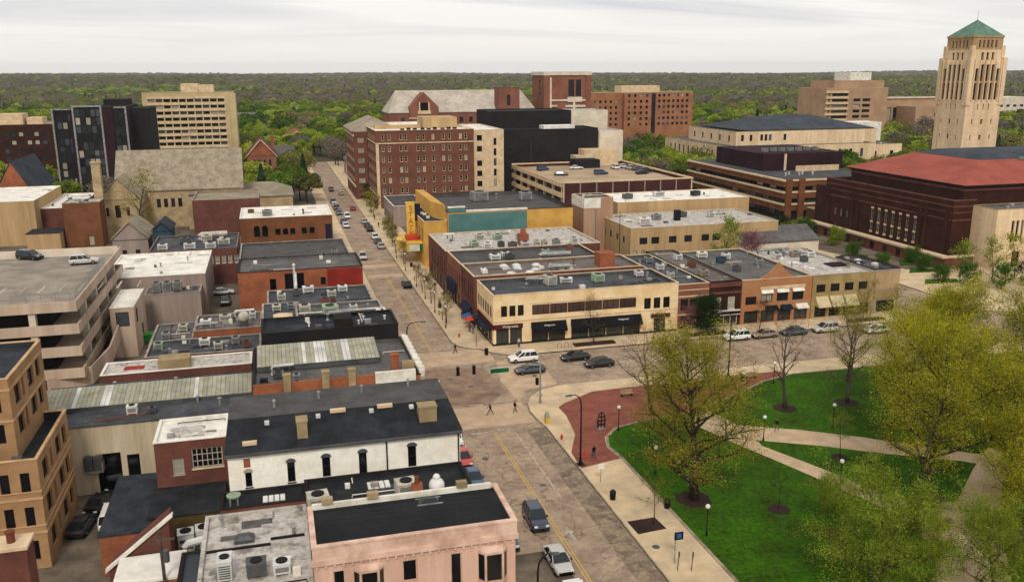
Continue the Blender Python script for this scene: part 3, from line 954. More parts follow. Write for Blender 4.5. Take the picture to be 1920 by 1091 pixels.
# low black-roofed block and the rough white roof beside it
b = bld('low_flat_building', 'low building with a black flat roof between the peach and white buildings', 1.0, 15, 61.1, 74.35, 10.2, 'brick_red', 'roof_black', par=0.4, cop='trim_dark', gm='glass_black')
bld('', '', -6.0, 0.95, 71.2, 74.35, 9.9, 'brick_red', 'roof_black', par=0.3, cop='trim_dark', root=b)
b = bld('patched_roof_building', 'low building with a rough patched white roof beside the peach building', -7.1, 0.9, 57, 71.1, 9.5, 'cream_wall', 'roof_patchy', par=0.3, cop='roof_patchy')
part(b, 'roof_seam', ['trim_dark'], lambda m: (m.box(-6.8, -2.0, 65.4, 65.62, 9.2, 9.35), m.box(-2.0, 0.6, 66.2, 66.42, 9.2, 9.35)))

# white painted building with the dark mansard roof
hol = [(-3.95, -3.4, 10.1, 11.5), (-.4, .25, 10.1, 12.0), (2.6, 3.3, 10.2, 12.1), (5.8, 6.5, 10.1, 12.15), (10.2, 10.95, 10.2, 12.25)]
b = thing('white_brick_building', 'white painted building with arched windows and long dark mansard roof', 'building', (5, 80, 0))
FOOT.append((-5.3, 15, 74.4, 84))
m = MB()
facade(m, 'S', 74.4, -5.3, 15, 0, 13.2, hol); facade(m, 'W', -5.3, 74.4, 84.2, 0, 13.2, []); facade(m, 'E', 15, 74.4, 84.2, 0, 13.2, []); facade(m, 'N', 84.2, -5.3, 15, 0, 14.7, [])
m.build('wall', ['white_wall'], b)
windows(b, 'S', 74.4, hol, 'sash', 'frame_dark', 'glass_black')
for h in hol:
    m = MB()
    xm, w, zt = (h[0] + h[1]) / 2, (h[1] - h[0]) / 2 + .12, h[3]
    lo = [(xm + w * math.cos(math.pi * k / 6), zt + .35 * math.sin(math.pi * k / 6)) for k in range(7)]
    m.hull([(x, 74.39, z) for x, z in lo], [(x, 74.3, z) for x, z in lo])
    m.build('window_head', ['frame_pale' if h[0] < -3 else 'galv_dark'], b)
part(b, 'bare_brick_patch', ['brick_orange'], lambda m: m.box(-4.0, -3.45, 74.375, 74.398, 11.95, 12.75))
for x in (8.3, 14.85):
    part(b, 'drainpipe', ['frame_dark'], lambda m: m.cyl(x, 74.3, 9.9, 13.3, 0.07, n=6))
part(b, 'gutter', ['galv_dark'], lambda m: m.box(-5.5, 15.2, 74.05, 74.39, 13.05, 13.3))
m = MB()
xs0, xs1 = -5.55, 15.25
m.face([(xs0, 74.2, 13.32), (xs1, 74.2, 13.32), (xs1 - .5, 78.4, 14.9), (xs0 + .3, 78.4, 14.9)])
m.face([(xs0, 74.2, 13.32), (xs0 + .3, 78.4, 14.9), (xs0 + .3, 84.2, 14.9), (xs0, 84.3, 13.2)])
m.face([(xs1, 74.2, 13.32), (xs1 - .5, 78.4, 14.9), (xs1 - .5, 84.2, 14.9), (xs1, 84.3, 13.2)])
m.build('mansard_slope', ['roof_black'], b)
part(b, 'roof', ['roof_charcoal'], lambda m: m.box(xs0 + .28, xs1 - .48, 78.38, 84.25, 14.7, 14.93))
for x, y, w in ((1.1, 75.6, .45), (12.35, 76.0, .8)):
    ch = part(b, 'chimney', ['wood_tan'], lambda m: (m.box(x - w, x + w, y - .35, y + 1.0, 13.3, 15.2), m.box(x - w - .06, x + w + .06, y - .41, y + 1.06, 15.2, 15.35)))
for x, y in ((-1.9, 77.4), (2.6, 77.6), (7.4, 77.6), (11.1, 77.6)):
    z = 13.32 + (y - 74.2) / 4.2 * 1.58
    part(b, 'roof_vent', ['white_metal'], lambda m: m.box(x - .2, x + .2, y - .2, y + .2, z, z + .3))
for x, y, w in ((-3.4, 75.2, .6), (4.4, 78.1, .7), (8.7, 78.1, .7)):
    z = 13.36 + (y - 74.2) / 4.2 * 1.58
    part(b, 'skylight', ['trim_cream'], lambda m: m.box(x - w, x + w, y - .22, y + .25, z - .05, z + .22))
for x, y in ((-1.2, 80.4), (2.9, 81.6), (7.0, 82.2), (11.6, 82.8)):
    part(b, 'roof_vent', ['galv'], lambda m: (m.cyl(x, y, 14.93, 15.6, .12, n=7), m.cyl(x, y, 15.6, 15.75, .2, .05, n=7)))

# white-roofed brick annex and the sheds before it
b = bld('brick_annex', 'small brick annex with white roof and wide multi-pane window', -12.9, -6.0, 87, 93.2, 10, 'brick_red', 'roof_white', par=0.25, S=[(-9.5, -6.6, 6.9, 8.95, 'g52'), (-11.35, -10.3, 6.4, 8.1, 'sash', 'glass_pale')], cop='roof_white', fm='frame_pale', gm='glass_black')
part(b, 'window_sill', ['trim_cream'], lambda m: m.box(-9.6, -6.5, 86.85, 87.0, 6.75, 6.89))
b = bld('grey_roof_shed', 'low shed with a plain dark grey roof beside the alley', -17.4, -13.3, 80.6, 93.3, 4.1, 'brick_orange', 'roof_slate', par=0.0, S=[(-15.6, -14.6, .4, 2.4)])
b = bld('black_roof_shed', 'low shed with black roof and olive boarded front wall', -13.1, -6.6, 80.7, 86.95, 5.2, 'olive_board', 'roof_black', par=0)
b = thing('stair_enclosure', 'brick stair enclosure with a slanting white coping', 'stair wall', (-13.2, 75.3, 0))
part(b, 'wall', ['brick_red'], lambda m: m.hull([(-15.7, 75, 0), (-10.6, 75, 0), (-10.6, 75, 7.7), (-15.7, 75, 3.7)], [(-15.7, 77.5, 0), (-10.6, 77.5, 0), (-10.6, 77.5, 7.7), (-15.7, 77.5, 3.7)]))
part(b, 'coping', ['trim_white'], lambda m: m.hull([(-16.0, 74.75, 3.5), (-10.2, 74.75, 8.0), (-10.2, 75.35, 8.0), (-16.0, 75.35, 3.5)], [(-16.0, 74.75, 3.75), (-10.2, 74.75, 8.25), (-10.2, 75.35, 8.25), (-16.0, 75.35, 3.75)]))
part(b, 'landing', ['brick_orange'], lambda m: m.box(-14.6, -9.4, 70.5, 74.7, 0, 4.6))
part(b, 'landing_roof', ['roof_white'], lambda m: m.box(-14.7, -9.3, 70.4, 74.74, 4.6, 4.8))
b = bld('courtyard_annex', 'low dark-roofed annex behind the patched white roof', -9.2, -7.2, 60, 70.9, 6.6, 'cream_wall', 'roof_bluegrey', par=0.3, cop='trim_dark')

# long grey roofed building with cream end wall and the pale monitor roof
b = bld('long_cream_building', 'long low building with a cream wall and pale panelled monitor roof', -23.2, -3.75, 98.8, 112.8, 8.0, 'cream_wall', 'roof_dkgrey', par=0.0, S=[(-20.6, -18.1, .1, 4.6, 'plain', 'glass_black'), (-17.5, -16.2, .6, 4.2, 'plain', 'glass_black')], dep=0.3)
part(b, 'wall_patch', ['brick_red'], lambda m: m.hull([(-20.5, 99.6, 8.0), (-15.4, 100.6, 8.0), (-15.2, 101.1, 8.0), (-20.3, 100.2, 8.0)], [(-20.5, 99.6, 8.08), (-15.4, 100.6, 8.08), (-15.2, 101.1, 8.08), (-20.3, 100.2, 8.08)]), label='dark red roof patch')
mon = part(b, 'monitor_roof', ['galv_dark'], lambda m: m.hull([(-27.2, 103.6, 8.0), (-3.9, 103.4, 8.0), (-3.9, 108.2, 8.0), (-27.2, 108.4, 8.0)], [(-27.2, 103.6, 8.45), (-3.9, 103.4, 8.45), (-3.9, 108.2, 9.25), (-27.2, 108.4, 9.25)]))
npan = 46
for i in range(npan):
    x = -27.1 + 23.1 * i / npan
    w = 23.1 / npan
    part(mon, 'roof_panel', ['sky_panel_white' if i in (7, 13, 14, 33) else 'sky_panel'],
         lambda m: m.hull([(x + .02, 103.5, 8.46), (x + w - .02, 103.5, 8.46), (x + w - .02, 108.3, 9.26), (x + .02, 108.3, 9.26)], [(x + .02, 103.5, 8.5), (x + w - .02, 103.5, 8.5), (x + w - .02, 108.3, 9.3), (x + .02, 108.3, 9.3)]))
bld('', '', -27.4, -23.2, 101, 112.8, 7.9, 'brick_brown', 'roof_charcoal', par=0, root=b)
b = bld('white_strip_building', 'narrow building with a dirty white roof behind the pale monitor roof', -22, -4.1, 113.2, 118.2, 9.0, 'brick_red', 'roof_patchy', par=0.2, cop='roof_white')
part(b, 'roof_box', ['wood_tan'], lambda m: m.box(-15.4, -11.6, 114, 116.6, 8.8, 10.0))
part(b, 'roof_stain', ['awning_red'], lambda m: m.box(-19.6, -17.2, 115, 116.4, 8.8, 8.86))

# grey roof with monitor, orange brick parapet (across from the junction)
b = bld('cornice_building', 'grey-roofed corner building with orange brick parapet and white street cornice', -3.6, 15, 96.5, 111.8, 11.3, 'brick_orange', 'roof_grey', par=0.55, cop='trim_dark')
part(b, 'parapet', ['brick_orange'], lambda m: m.box(-3.5, 9.8, 96.2, 96.48, 8, 11.75))
part(b, 'parapet', ['trim_white'], lambda m: m.box(9.8, 14.4, 96.1, 96.48, 8, 12.0), label='white plastered end of the parapet')
for x in (0.1, 4.3, 7.2):
    part(b, 'chimney', ['wood_tan'], lambda m: (m.box(x - .4, x + .4, 95.9, 96.7, 9, 12.6), m.box(x - .46, x + .46, 95.84, 96.76, 12.6, 12.74)))
part(b, 'chimney', ['brick_orange'], lambda m: (m.box(11.9, 12.8, 98.0, 98.8, 10.7, 13.2), m.box(11.8, 12.9, 97.9, 98.9, 13.2, 13.35)))
part(b, 'chimney', ['wood_tan'], lambda m: m.box(13.0, 14.4, 97, 98.0, 10.7, 12.6))
mon = part(b, 'monitor_roof', ['galv_dark'], lambda m: m.hull([(-3.2, 103.3, 10.85), (11.2, 103.3, 10.85), (11.2, 109.2, 10.85), (-3.2, 109.2, 10.85)], [(-3.2, 103.3, 11.5), (11.2, 103.3, 11.5), (11.2, 109.2, 12.3), (-3.2, 109.2, 12.3)]))
for i in range(30):
    x, w = -3.15 + 14.3 * i / 30, 14.3 / 30
    part(mon, 'roof_panel', ['sky_panel_white' if i in (11, 14, 15, 16, 21, 22) else 'sky_panel'],
         lambda m: m.hull([(x + .02, 103.2, 11.51), (x + w - .02, 103.2, 11.51), (x + w - .02, 109.25, 12.31), (x + .02, 109.25, 12.31)], [(x + .02, 103.2, 11.56), (x + w - .02, 103.2, 11.56), (x + w - .02, 109.25, 12.36), (x + .02, 109.25, 12.36)]))
m = MB()
for i in range(19):
    y = 96.6 + i * .8
    m.box(14.9, 15.5 + .15 * (i % 2), y, y + .77, 10.9 + .12 * (i % 3), 11.62 + .1 * (i % 2))
m.build('street_cornice', ['trim_white'], b)

# row of dark flat roofs to the north
b = bld('black_parapet_building', 'flat black-roofed building with a tall dark party wall', -2.6, 14.7, 112.2, 119.6, 13.0, 'black_wall', 'roof_black', par=0.35, cop='trim_dark')
part(b, 'roof_box', ['trim_dark'], lambda m: m.box(6.6, 8.9, 113.2, 115.8, 12.6, 13.9))
b = bld('white_edged_roof_building', 'narrow grey-roofed building with white parapet edges above the street', -2.4, 14.6, 120, 126.4, 11.6, 'brick_red', 'roof_grey', par=0.45, cop='trim_white')
b = bld('grey_roof_row_building', 'grey-roofed row building cluttered with roof units above the street', -2.4, 14.6, 126.8, 133.5, 11.0, 'brick_brown', 'roof_grey', par=0.5, cop='trim_grey')
b = bld('dark_roof_row_building', 'dark-roofed row building just south of the red painted wall', -2.0, 14.4, 133.9, 150, 9.6, 'brick_red', 'roof_dkgrey', par=0.4, cop='trim_grey')
b = bld('small_brick_rear_building', 'small brick rear building with cream slab roof box', -2.6, 2.2, 121, 131, 12.2, 'brick_orange', 'roof_dkgrey', par=0.3, cop='trim_grey')
b = bld('rear_dark_roof_building', 'low rear building with a dark flat roof and olive wall', -19, -3.2, 128.5, 136.5, 6.2, 'brick_brown', 'roof_dkgrey', par=0.35, cop='trim_grey', S=[(-17, -15.8, 2.5, 4.3)])
b = bld('rear_brick_building', 'low rear brick building with rusty parapet and cluttered roof', -13, -3.0, 137.0, 146, 7.2, 'brick_orange', 'roof_mauve', par=0.45, cop='trim_grey')
b = bld('rear_lean_building', 'low rear building behind the dumpsters with a grey roof', -19.5, -13.4, 137.2, 149, 5.4, 'brick_red', 'roof_grey', par=0.3, cop='trim_grey')
b = bld('rear_grey_roof_building', 'low rear building with a weathered grey roof beside the orange wall', -10.4, -2.4, 147, 158, 3.6, 'mauve_wall', 'roof_dkgrey', par=0.35, cop='trim_dark')

# orange brick building with the red painted wall
S = [(-1.6, -.5, 7.2, 9.2, 'sash'), (1.0, 4.4, 5.8, 10.0, 'm32'), (7.3, 8.2, 7.6, 9.0)]
b = bld('orange_brick_building', 'orange brick building with a bright red painted section of side wall', -7.0, 14.9, 160.5, 173, 10.7, 'brick_orange', 'roof_grey', par=0.5, S=S, cop='trim_dark', gm='glass_black')
part(b, 'red_painted_wall', ['red_paint'], lambda m: m.box(8.5, 14.88, 160.46, 160.49, 7.0, 10.4))
part(b, 'flue', ['white_metal'], lambda m: (m.cyl(2.7, 160.1, 5.4, 11.6, .22, n=8), m.cyl(2.7, 160.1, 11.6, 11.9, .34, .1, n=8)))
b = bld('dark_cluttered_roof_building', 'dark-roofed building with roof units north of the orange brick building', -7.5, 14.7, 176, 203, 8.2, 'brick_red', 'roof_charcoal', par=0.5, cop='trim_grey')
S = at_cols([-4.6, -2.6], 1.5, 4.0, 2.2) + at_cols([.6, 2.5, 4.3, 7.2, 9.2], 1.3, 4.3, 1.6)
b = bld('arched_brick_building', 'brown brick building with white roof and a row of square windows', -8.6, 14.5, 234, 253, 9.0, 'brick_brown', 'roof_white', par=0.45, S=S, cop='roof_white', gm='glass_black')
for x in (-4.6, -2.6):
    part(b, 'window_arch', ['glass_black'], lambda m: m.hull([(x + .75 * math.cos(math.pi * k / 6), 233.98, 6.2 + .75 * math.sin(math.pi * k / 6)) for k in range(7)], [(x + .75 * math.cos(math.pi * k / 6), 233.95, 6.2 + .75 * math.sin(math.pi * k / 6)) for k in range(7)]))
part(b, 'blue_door', ['awning_blue'], lambda m: m.box(12.6, 14.2, 233.9, 233.98, 1.5, 6.6))
S = row(-22.5, -15, 7, .6, 4.6, 1.7) + row(-14.6, -8, 5, .8, 4.6, 1.7)
b = bld('long_brick_building', 'long dark red brick building with small white framed windows', -26.5, -8.4, 200, 219, 8.0, 'brick_red', 'roof_dkgrey', par=0.5, S=S, cop='roof_mauve', fm='trim_white', gm='glass_pale', style='sash')
S = [(-22.5, -21, 1, 3.5)]
b = bld('white_roof_warehouse', 'flat warehouse with a bright white roof beside the parking garage', -31, -13.3, 172, 195, 8.6, 'mauve_wall', 'roof_white', par=0.25, S=S, cop='roof_white')
bld('', '', -23.5, -14, 166.5, 171.9, 6.4, 'mauve_wall', 'roof_mauve', par=0.2, root=b, wname='rear_wing')
b = bld('pale_stair_tower', 'pale narrow stair tower between garage and white warehouse', -26.6, -23.0, 150, 163, 8.4, 'garage_conc', 'roof_white', par=0.3, cop='trim_white', E=[(152, 154, 5, 7.4), (157, 159, 1, 3.6)], S=[(-25.8, -23.8, 5.2, 7.6)])

# open concrete parking garage
b = thing('parking_garage', 'open concrete parking garage with cars on its top deck', 'parking garage', (-38, 154, 0))
FOOT.append((-60, -28, 134, 176))
GX0, GX1, GY0, GY1 = -62, -28, 134, 176
lv = [2.6, 5.9, 9.2, 12.5]
for i, z in enumerate(lv):
    part(b, 'deck', ['garage_deck' if i == 3 else 'garage_conc'], lambda m: m.box(GX0 + .3, GX1 - .3, GY0 + .3, GY1 - .3, z - .35, z + .0))
    sp = MB()
    sp.box(GX0, GX1, GY0, GY0 + .28, z - .3, z + 1.15); sp.box(GX1 - .28, GX1, GY0 + .28, GY1, z - .3, z + 1.15)
    sp.box(GX0, GX1 - .28, GY1 - .28, GY1, z - .3, z + 1.15)
    sp.build('parapet_band', ['garage_conc'], b)
for x in (-34.0, -46.0, -57.0):
    part(b, 'column', ['pale_stone'], lambda m: m.box(x - .45, x + .45, GY0 + .3, GY0 + 1.3, -.1, 12.1))
for y in (143, 152, 161, 170):
    part(b, 'column', ['pale_stone'], lambda m: m.box(GX1 - 1.4, GX1 - .5, y - .4, y + .4, -.1, 12.1))
part(b, 'shade_infill', ['black_wall'], lambda m: m.box(GX0 + 3, GX1 - 4.5, GY0 + 4.5, GY1 - 2, 0, 12.1))  # black block added inside so the gaps between bands look deeply shaded
part(b, 'ramp_wall', ['garage_conc'], lambda m: m.hull([(-33, 133.4, 0.2), (-27.4, 136, .6), (-25.6, 142, 1.6), (-25.4, 150, 3.0), (-25.7, 150, 3.0), (-25.9, 142.2, 1.6), (-27.6, 136.3, .6), (-33, 133.7, .2)],
                                                       [(-33, 133.4, 2.6), (-27.4, 136, 3.2), (-25.6, 142, 4.3), (-25.4, 150, 5.6), (-25.7, 150, 5.6), (-25.9, 142.2, 4.3), (-27.6, 136.3, 3.2), (-33, 133.7, 2.6)]))
for y in (134.2, ):
    f = MB()
    for i in range(18):
        f.box(GX0 + 1 + i * 1.9, GX0 + 1.05 + i * 1.9, GY0 + .1, GY0 + .15, 13.75, 14.9)
    f.box(GX0, GX1 - .1, GY0 + .1, GY0 + .14, 14.85, 14.92); f.box(GX0, GX1 - .1, GY0 + .1, GY0 + .14, 14.3, 14.34)
    f.build('railing', ['galv'], b)
f = MB()
for i in range(30):
    f.box(GX1 - .15, GX1 - .1, GY0 + .5 + i * .85, GY0 + .55 + i * .85, 13.75, 15.2)
for z in (14.2, 14.7, 15.15):
    f.box(GX1 - .15, GX1 - .11, GY0 + .3, GY0 + 26, z, z + .05)
f.build('railing', ['galv'], b)
part(b, 'wall_band', ['pale_stone'], lambda m: m.box(GX0, GX1 - .5, GY1 - .6, GY1 - .3, 12.5, 13.9))
for i in range(9):
    part(b, 'bay_marking', ['white_paint'], lambda m: m.box(-44 + i * 2.8 - (i % 2) * .2, -43.86 + i * 2.8, 146, 151, 12.504, 12.512))

# brown office building at the left edge
E1 = [(85.2, 87.2, 1.2 + 3.4 * k, 3.2 + 3.4 * k) for k in (0, 1, 2)] + [(88.2, 89.0, 1.2 + 3.4 * k, 3.2 + 3.4 * k) for k in (0, 1, 2)] + [(90.6, 92.6, 1.2 + 3.4 * k, 3.2 + 3.4 * k) for k in (0, 1, 2)] + [(93.6, 95.0, 1.2 + 3.4 * k, 3.2 + 3.4 * k) for k in (0, 1, 2)]
S1 = [(-25.7, -24.9, .9 + 3.4 * k, 2.9 + 3.4 * k) for k in (0, 1, 2)] + [(-24.0, -23.2, .9 + 3.4 * k, 2.9 + 3.4 * k) for k in (0, 1, 2)]
b = bld('tan_office_building', 'stepped tan brick office building at the left edge', -40, -22.4, 83.7, 96.4, 11.0, 'office_tan', 'roof_black', par=0.9, S=S1, E=E1, cop='office_band', gm='glass_black', dep=0.3)
E2 = [(87.6, 89.6, z, z + 1.9) for z in (11.8, 14.8)] + [(90.2, 91.0, z, z + 1.9) for z in (11.8, 14.8)] + [(92.4, 94.6, z, z + 1.9) for z in (11.8, 14.8)] + [(95.6, 97.2, z, z + 1.9) for z in (11.8, 14.8)]
S2 = [(-26.6, -25.3, z, z + 1.9) for z in (11.8, 14.8)] + [(-29.5, -28, z, z + 1.9) for z in (11.8, 14.8)]
bld('', '', -40, -24.5, 86.0, 98.6, 18.1, 'office_tan', 'roof_slate', par=0.6, z0=10.1, S=S2, E=E2, cop='office_band', root=b, gm='glass_black', dep=0.3)
for z in (3.6, 7.0):
    part(b, 'string_course', ['office_band'], lambda m: (m.box(-40, -22.33, 83.62, 83.695, z, z + .22), m.box(-22.395, -22.33, 83.7, 96.4, z, z + .22), m.box(-40, -22.33, 83.62, 83.695, z + .75, z + .85), m.box(-22.395, -22.33, 83.7, 96.4, z + .75, z + .85)))
for z in (13.9, 16.9):
    part(b, 'string_course', ['office_band'], lambda m: (m.box(-40, -24.43, 85.92, 85.995, z, z + .2), m.box(-24.495, -24.43, 86, 98.6, z, z + .2)))
b = thing('brick_chimney_stack', 'red brick chimney stack with pale cap in the bottom left corner', 'chimney', (-20.6, 66.5, 0))
part(b, 'shaft', ['brick_red'], lambda m: m.box(-21.4, -19.2, 66, 68, 0, 11.2))
part(b, 'cap', ['trim_cream'], lambda m: m.box(-21.5, -19.1, 65.9, 68.1, 11.2, 11.45))
part(b, 'flue', ['rust'], lambda m: (m.cyl(-20.4, 67, 11.45, 12.2, .3, n=10), m.cyl(-20.4, 67, 12.2, 12.35, .36, n=10)))

# further back on the left
b = bld('tan_blank_wall_building', 'big building with blank tan side wall and white roof at far left', -95, -62, 262, 296, 12.0, 'tan_wall', 'roof_white', par=0.4, cop='roof_white')
bld('', '', -62, -53, 268, 300, 9.0, 'brick_red', 'roof_white', par=0.4, root=b, cop='roof_white')
b = bld('brown_brick_block', 'plain brown brick block standing behind the garage deck', -53.5, -44.5, 254, 262, 12.0, 'brick_brown', 'roof_patchy', par=0.35, cop='trim_grey', S=[(-48, -46.6, 0.5, 3)])
b = bld('dark_stair_roof_building', 'dark sloped-roof structure between the tan wall and brown block', -62, -54, 250, 258, 5, 'tan_wall', 'roof_black', par=0, S=[])
b = bld('tan_roof_building', 'building with gravel tan roof and brick front behind the arched brick building', -22, -4, 262, 282, 10.4, 'brick_red', 'roof_tan', par=0.5, cop='trim_grey')
b = bld('broad_tan_roof_building', 'broad building with a tan hipped roof before the red gabled house', -13, 6, 290, 312, 7.0, 'stone_church', 'roof_tan', par=0.0)
gable_roof(b, -13, 6, 290, 312, 7.02, 10.2, 'roof_tan', 'x', hip=6)
b = bld('grey_gable_house', 'small house with a grey gabled roof behind the long brick building', -38, -30, 228, 242, 6, 'mauve_wall', 'roof_grey', par=0, S=row(-37, -31, 2, 1.0, 2, 1.5))
gable_roof(b, -38, -30, 228, 242, 6.02, 10, 'roof_tan', 'y', wall='mauve_wall')
b = bld('blue_house', 'narrow blue-grey house beside the grey gabled house', -28.5, -24.5, 226, 236, 8, 'box_blue', 'roof_slate', par=0, S=row(-28.3, -24.7, 2, .9, 4.6, 1.6), fm='trim_white')
gable_roof(b, -28.5, -24.5, 226, 236, 8.02, 10, 'roof_slate', 'y', wall='box_blue')

# church
b = bld('stone_church', 'tan stone church with a huge grey-brown roof', -44.5, -9, 282, 304, 11.0, 'stone_church', 'roof_churchtile', par=0, S=row(-34, -26, 4, 1.1, 6, 2.6) + row(-24, -12, 3, 1.6, 6, 3.2))
gable_roof(b, -44.5, -9, 282, 304, 11.02, 22.0, 'roof_churchtile', 'x', wall='stone_church', ov=.5)
bld('', '', -47, -36.5, 268, 282, 10.6, 'stone_church', 'roof_churchtile', par=0, root=b, S=[(-43, -41.6, 5.5, 9), (-45.4, -44.6, 6, 8.4), (-40, -39.2, 6, 8.4)], E=row(270, 281, 3, 1.2, 5, 3))
gable_roof(b, -47, -36.5, 268, 282, 10.62, 16.4, 'roof_churchtile', 'y', wall='stone_church')
part(b, 'bell_turret', ['stone_church'], lambda m: (m.box(-47, -44.8, 262.4, 264.6, 0, 21.3), m.box(-47.2, -44.6, 262.2, 264.8, 21.3, 21.7)))
bld('', '', -24.5, -13, 276, 281.9, 9.6, 'stone_church', 'roof_grey', par=0.4, root=b, S=at_cols([-22, -18.5, -15], 1.6, 5.6, 2.6))

# dark glass tower, beige slab, red house, brick blocks on the left
b = thing('dark_glass_tower', 'dark glass apartment tower with white vertical frames', 'tower', (-58, 360, 0))
FOOT.append((-78, -44, 345, 385))
part(b, 'core', ['black_wall'], lambda m: (m.box(-66, -48.6, 350.4, 380, 0, 33.4), m.box(-75, -66, 360.4, 380, 0, 32.2), m.box(-48.6, -42, 360, 380, 0, 32.4)))
for i, x in enumerate(np.linspace(-66, -57.4, 6)[:-1]):
    for k in range(11):
        windows(b, 'S', 350.36, [(x, x + 1.6, 1 + k * 2.9, 3.6 + k * 2.9)], 'plain', 'frame_dark', 'glass', 0.06, False, 'curtain_pane')
for i, x in enumerate((-74, -72.2, -70.4)):
    for k in range(10):
        windows(b, 'S', 360.36, [(x, x + 1.6, 2 + k * 2.9, 4.4 + k * 2.9)], 'plain', 'frame_dark', 'glass', 0.06, False, 'curtain_pane')
for x in (-53.2, -51.4):
    for k in range(10):
        windows(b, 'S', 350.36, [(x, x + 1.6, 3 + k * 2.9, 5.2 + k * 2.9)], 'plain', 'frame_dark', 'glass', 0.06, False, 'curtain_pane')
part(b, 'brick_panel', ['dark_purple'], lambda m: (m.box(-57, -53.6, 350.1, 350.38, 0, 33), m.box(-69.2, -66.6, 358, 360.3, 0, 31)))
for x, y, z in ((-66.5, 349.9, 34), (-57.3, 349.9, 34), (-75.3, 359.8, 32.6), (-49.1, 349.9, 33.4)):
    part(b, 'white_frame', ['galv'], lambda m: m.box(x - .3, x + .3, y, y + .45, 3, z))
part(b, 'white_frame', ['galv'], lambda m: (m.box(-66.2, -57.6, 349.95, 350.3, 33.3, 33.9), m.box(-75, -69, 359.9, 360.3, 32.0, 32.5), m.box(-53, -49.4, 349.95, 350.3, 32.8, 33.3)))
part(b, 'penthouse', ['black_wall'], lambda m: m.box(-58, -50, 362, 376, 33.4, 35.6))
S = rows(-51, -18.2, 10, 2.75, [10.5 + 2.72 * k for k in range(9)], 1.3)
b = bld('beige_slab_office', 'tall beige office slab with rows of dark windows', -53, -14.4, 430, 450, 36.5, 'beige_slab', 'roof_tan', par=0.6, S=S, cop='beige_slab', split=False, gm='glass_black', dep=.4)
for k in range(9):
    part(b, 'spandrel_band', ['trim_cream'], lambda m: m.box(-51.2, -18, 429.75, 429.99, 11.95 + 2.72 * k, 12.9 + 2.72 * k))
part(b, 'corner_pier', ['beige_slab'], lambda m: (m.box(-17.3, -16.4, 429.5, 429.99, 0, 36.2), m.box(-14.8, -13.6, 429.6, 445, 0, 35.6)))
part(b, 'penthouse', ['trim_cream'], lambda m: (m.box(-37, -29.5, 436, 446, 35.9, 40.2), m.box(-29.4, -23, 436, 446, 35.9, 39.6)))
S = rows(-103, -86, 6, 1.7, [4 + 3.3 * k for k in range(6)], 1.7)
b = bld('dark_brick_apartments', 'dark red brick apartment block at the far left edge', -125, -84, 400, 430, 25.2, 'brick_dark', 'roof_tan', par=0.6, S=S, E=rows(402, 428, 6, 1.8, [4 + 3.3 * k for k in range(6)], 1.7), cop='brick_red', split=False)
part(b, 'penthouse', ['trim_cream'], lambda m: (m.box(-106, -97, 410, 420, 24.6, 29), m.box(-96, -90, 412, 420, 24.6, 27.4)))
b = bld('grey_roof_chapel', 'brick chapel with steep dark grey roof at the left edge', -82, -70, 300, 330, 8, 'brick_orange', 'roof_bluegrey', par=0, S=[(-80, -78, 3, 6), (-76, -74, 3, 6)])
gable_roof(b, -82, -70, 300, 330, 8.02, 19, 'roof_bluegrey', 'y', wall='brick_orange')
S = row(-7.4, .8, 4, .9, 8.2, 2.8) + row(-7.4, .8, 3, 1.2, 3, 3)
b = bld('red_gabled_house', 'red brick house with a steep gable among the trees', -9, 2.2, 372, 388, 12.8, 'brick_gothic', 'roof_mauve', par=0, S=S, style='sash')
gable_roof(b, -9, 2.2, 372, 388, 12.82, 19, 'brick_red', 'y', wall='brick_orange', ov=.6)
part(b, 'gable_trim', ['trim_cream'], lambda m: (m.hull([(-9.7, 371.2, 12.3), (-9.3, 371.2, 12.3), (-3.1, 371.2, 19.1), (-3.4, 371.2, 19.4)], [(-9.7, 371.35, 12.3), (-9.3, 371.35, 12.3), (-3.1, 371.35, 19.1), (-3.4, 371.35, 19.4)]),
                                                m.hull([(2.9, 371.2, 12.3), (2.5, 371.2, 12.3), (-3.7, 371.2, 19.1), (-3.4, 371.2, 19.4)], [(2.9, 371.35, 12.3), (2.5, 371.35, 12.3), (-3.7, 371.35, 19.1), (-3.4, 371.35, 19.4)])))
part(b, 'chimney', ['brick_orange'], lambda m: m.box(.6, 1.8, 384, 385.4, 12, 20))
# ------------------------------------------------------------------ buildings east of the street
# cream corner building
S = at_cols([36.0, 37.45, 38.9], 1.05, 5.05, 1.85, 'm10', 'glass_black') + [(40.9 + 3.15 * i, 44.0 + 3.15 * i, 5.0, 6.75, 'm20', 'glass_brown') for i in range(6)] + at_cols([61.9, 63.7, 65.5], 1.25, 4.5, 1.95, 'm10', 'glass_black')
S += [(34.6, 36.8, .3, 2.95, 'm10', 'glass_shop'), (37.0, 39.1, .3, 2.95, 'm10', 'glass_shop'), (40.8, 43.75, .35, 2.9, 'm10', 'glass_shop'), (43.85, 46.8, .35, 2.9, 'm10', 'glass_shop')]
S += [(47.9 + 3.2 * i, 51.0 + 3.2 * i, .35, 2.9, 'm10', 'glass_shop') for i in range(4)] + [(63.2, 65.4, .2, 2.7, 'm10', 'glass_shop')]
W = [(140.2 + 1.75 * i, 141.7 + 1.75 * i, 4.6, 6.6, 'm10', 'glass_pale') for i in range(6)] + [(140.0 + 2.8 * i, 142.5 + 2.8 * i, .4, 2.8, 'm10', 'glass_shop') for i in range(4)]
b = bld('cream_corner_building', 'two-storey cream tiled corner shop building with a band of brown windows', 34.1, 67.7, 139, 151, 8.9, 'cream_tile', 'roof_dkgrey', par=0.75, S=S, W=W, cop='trim_cream', gm='glass')
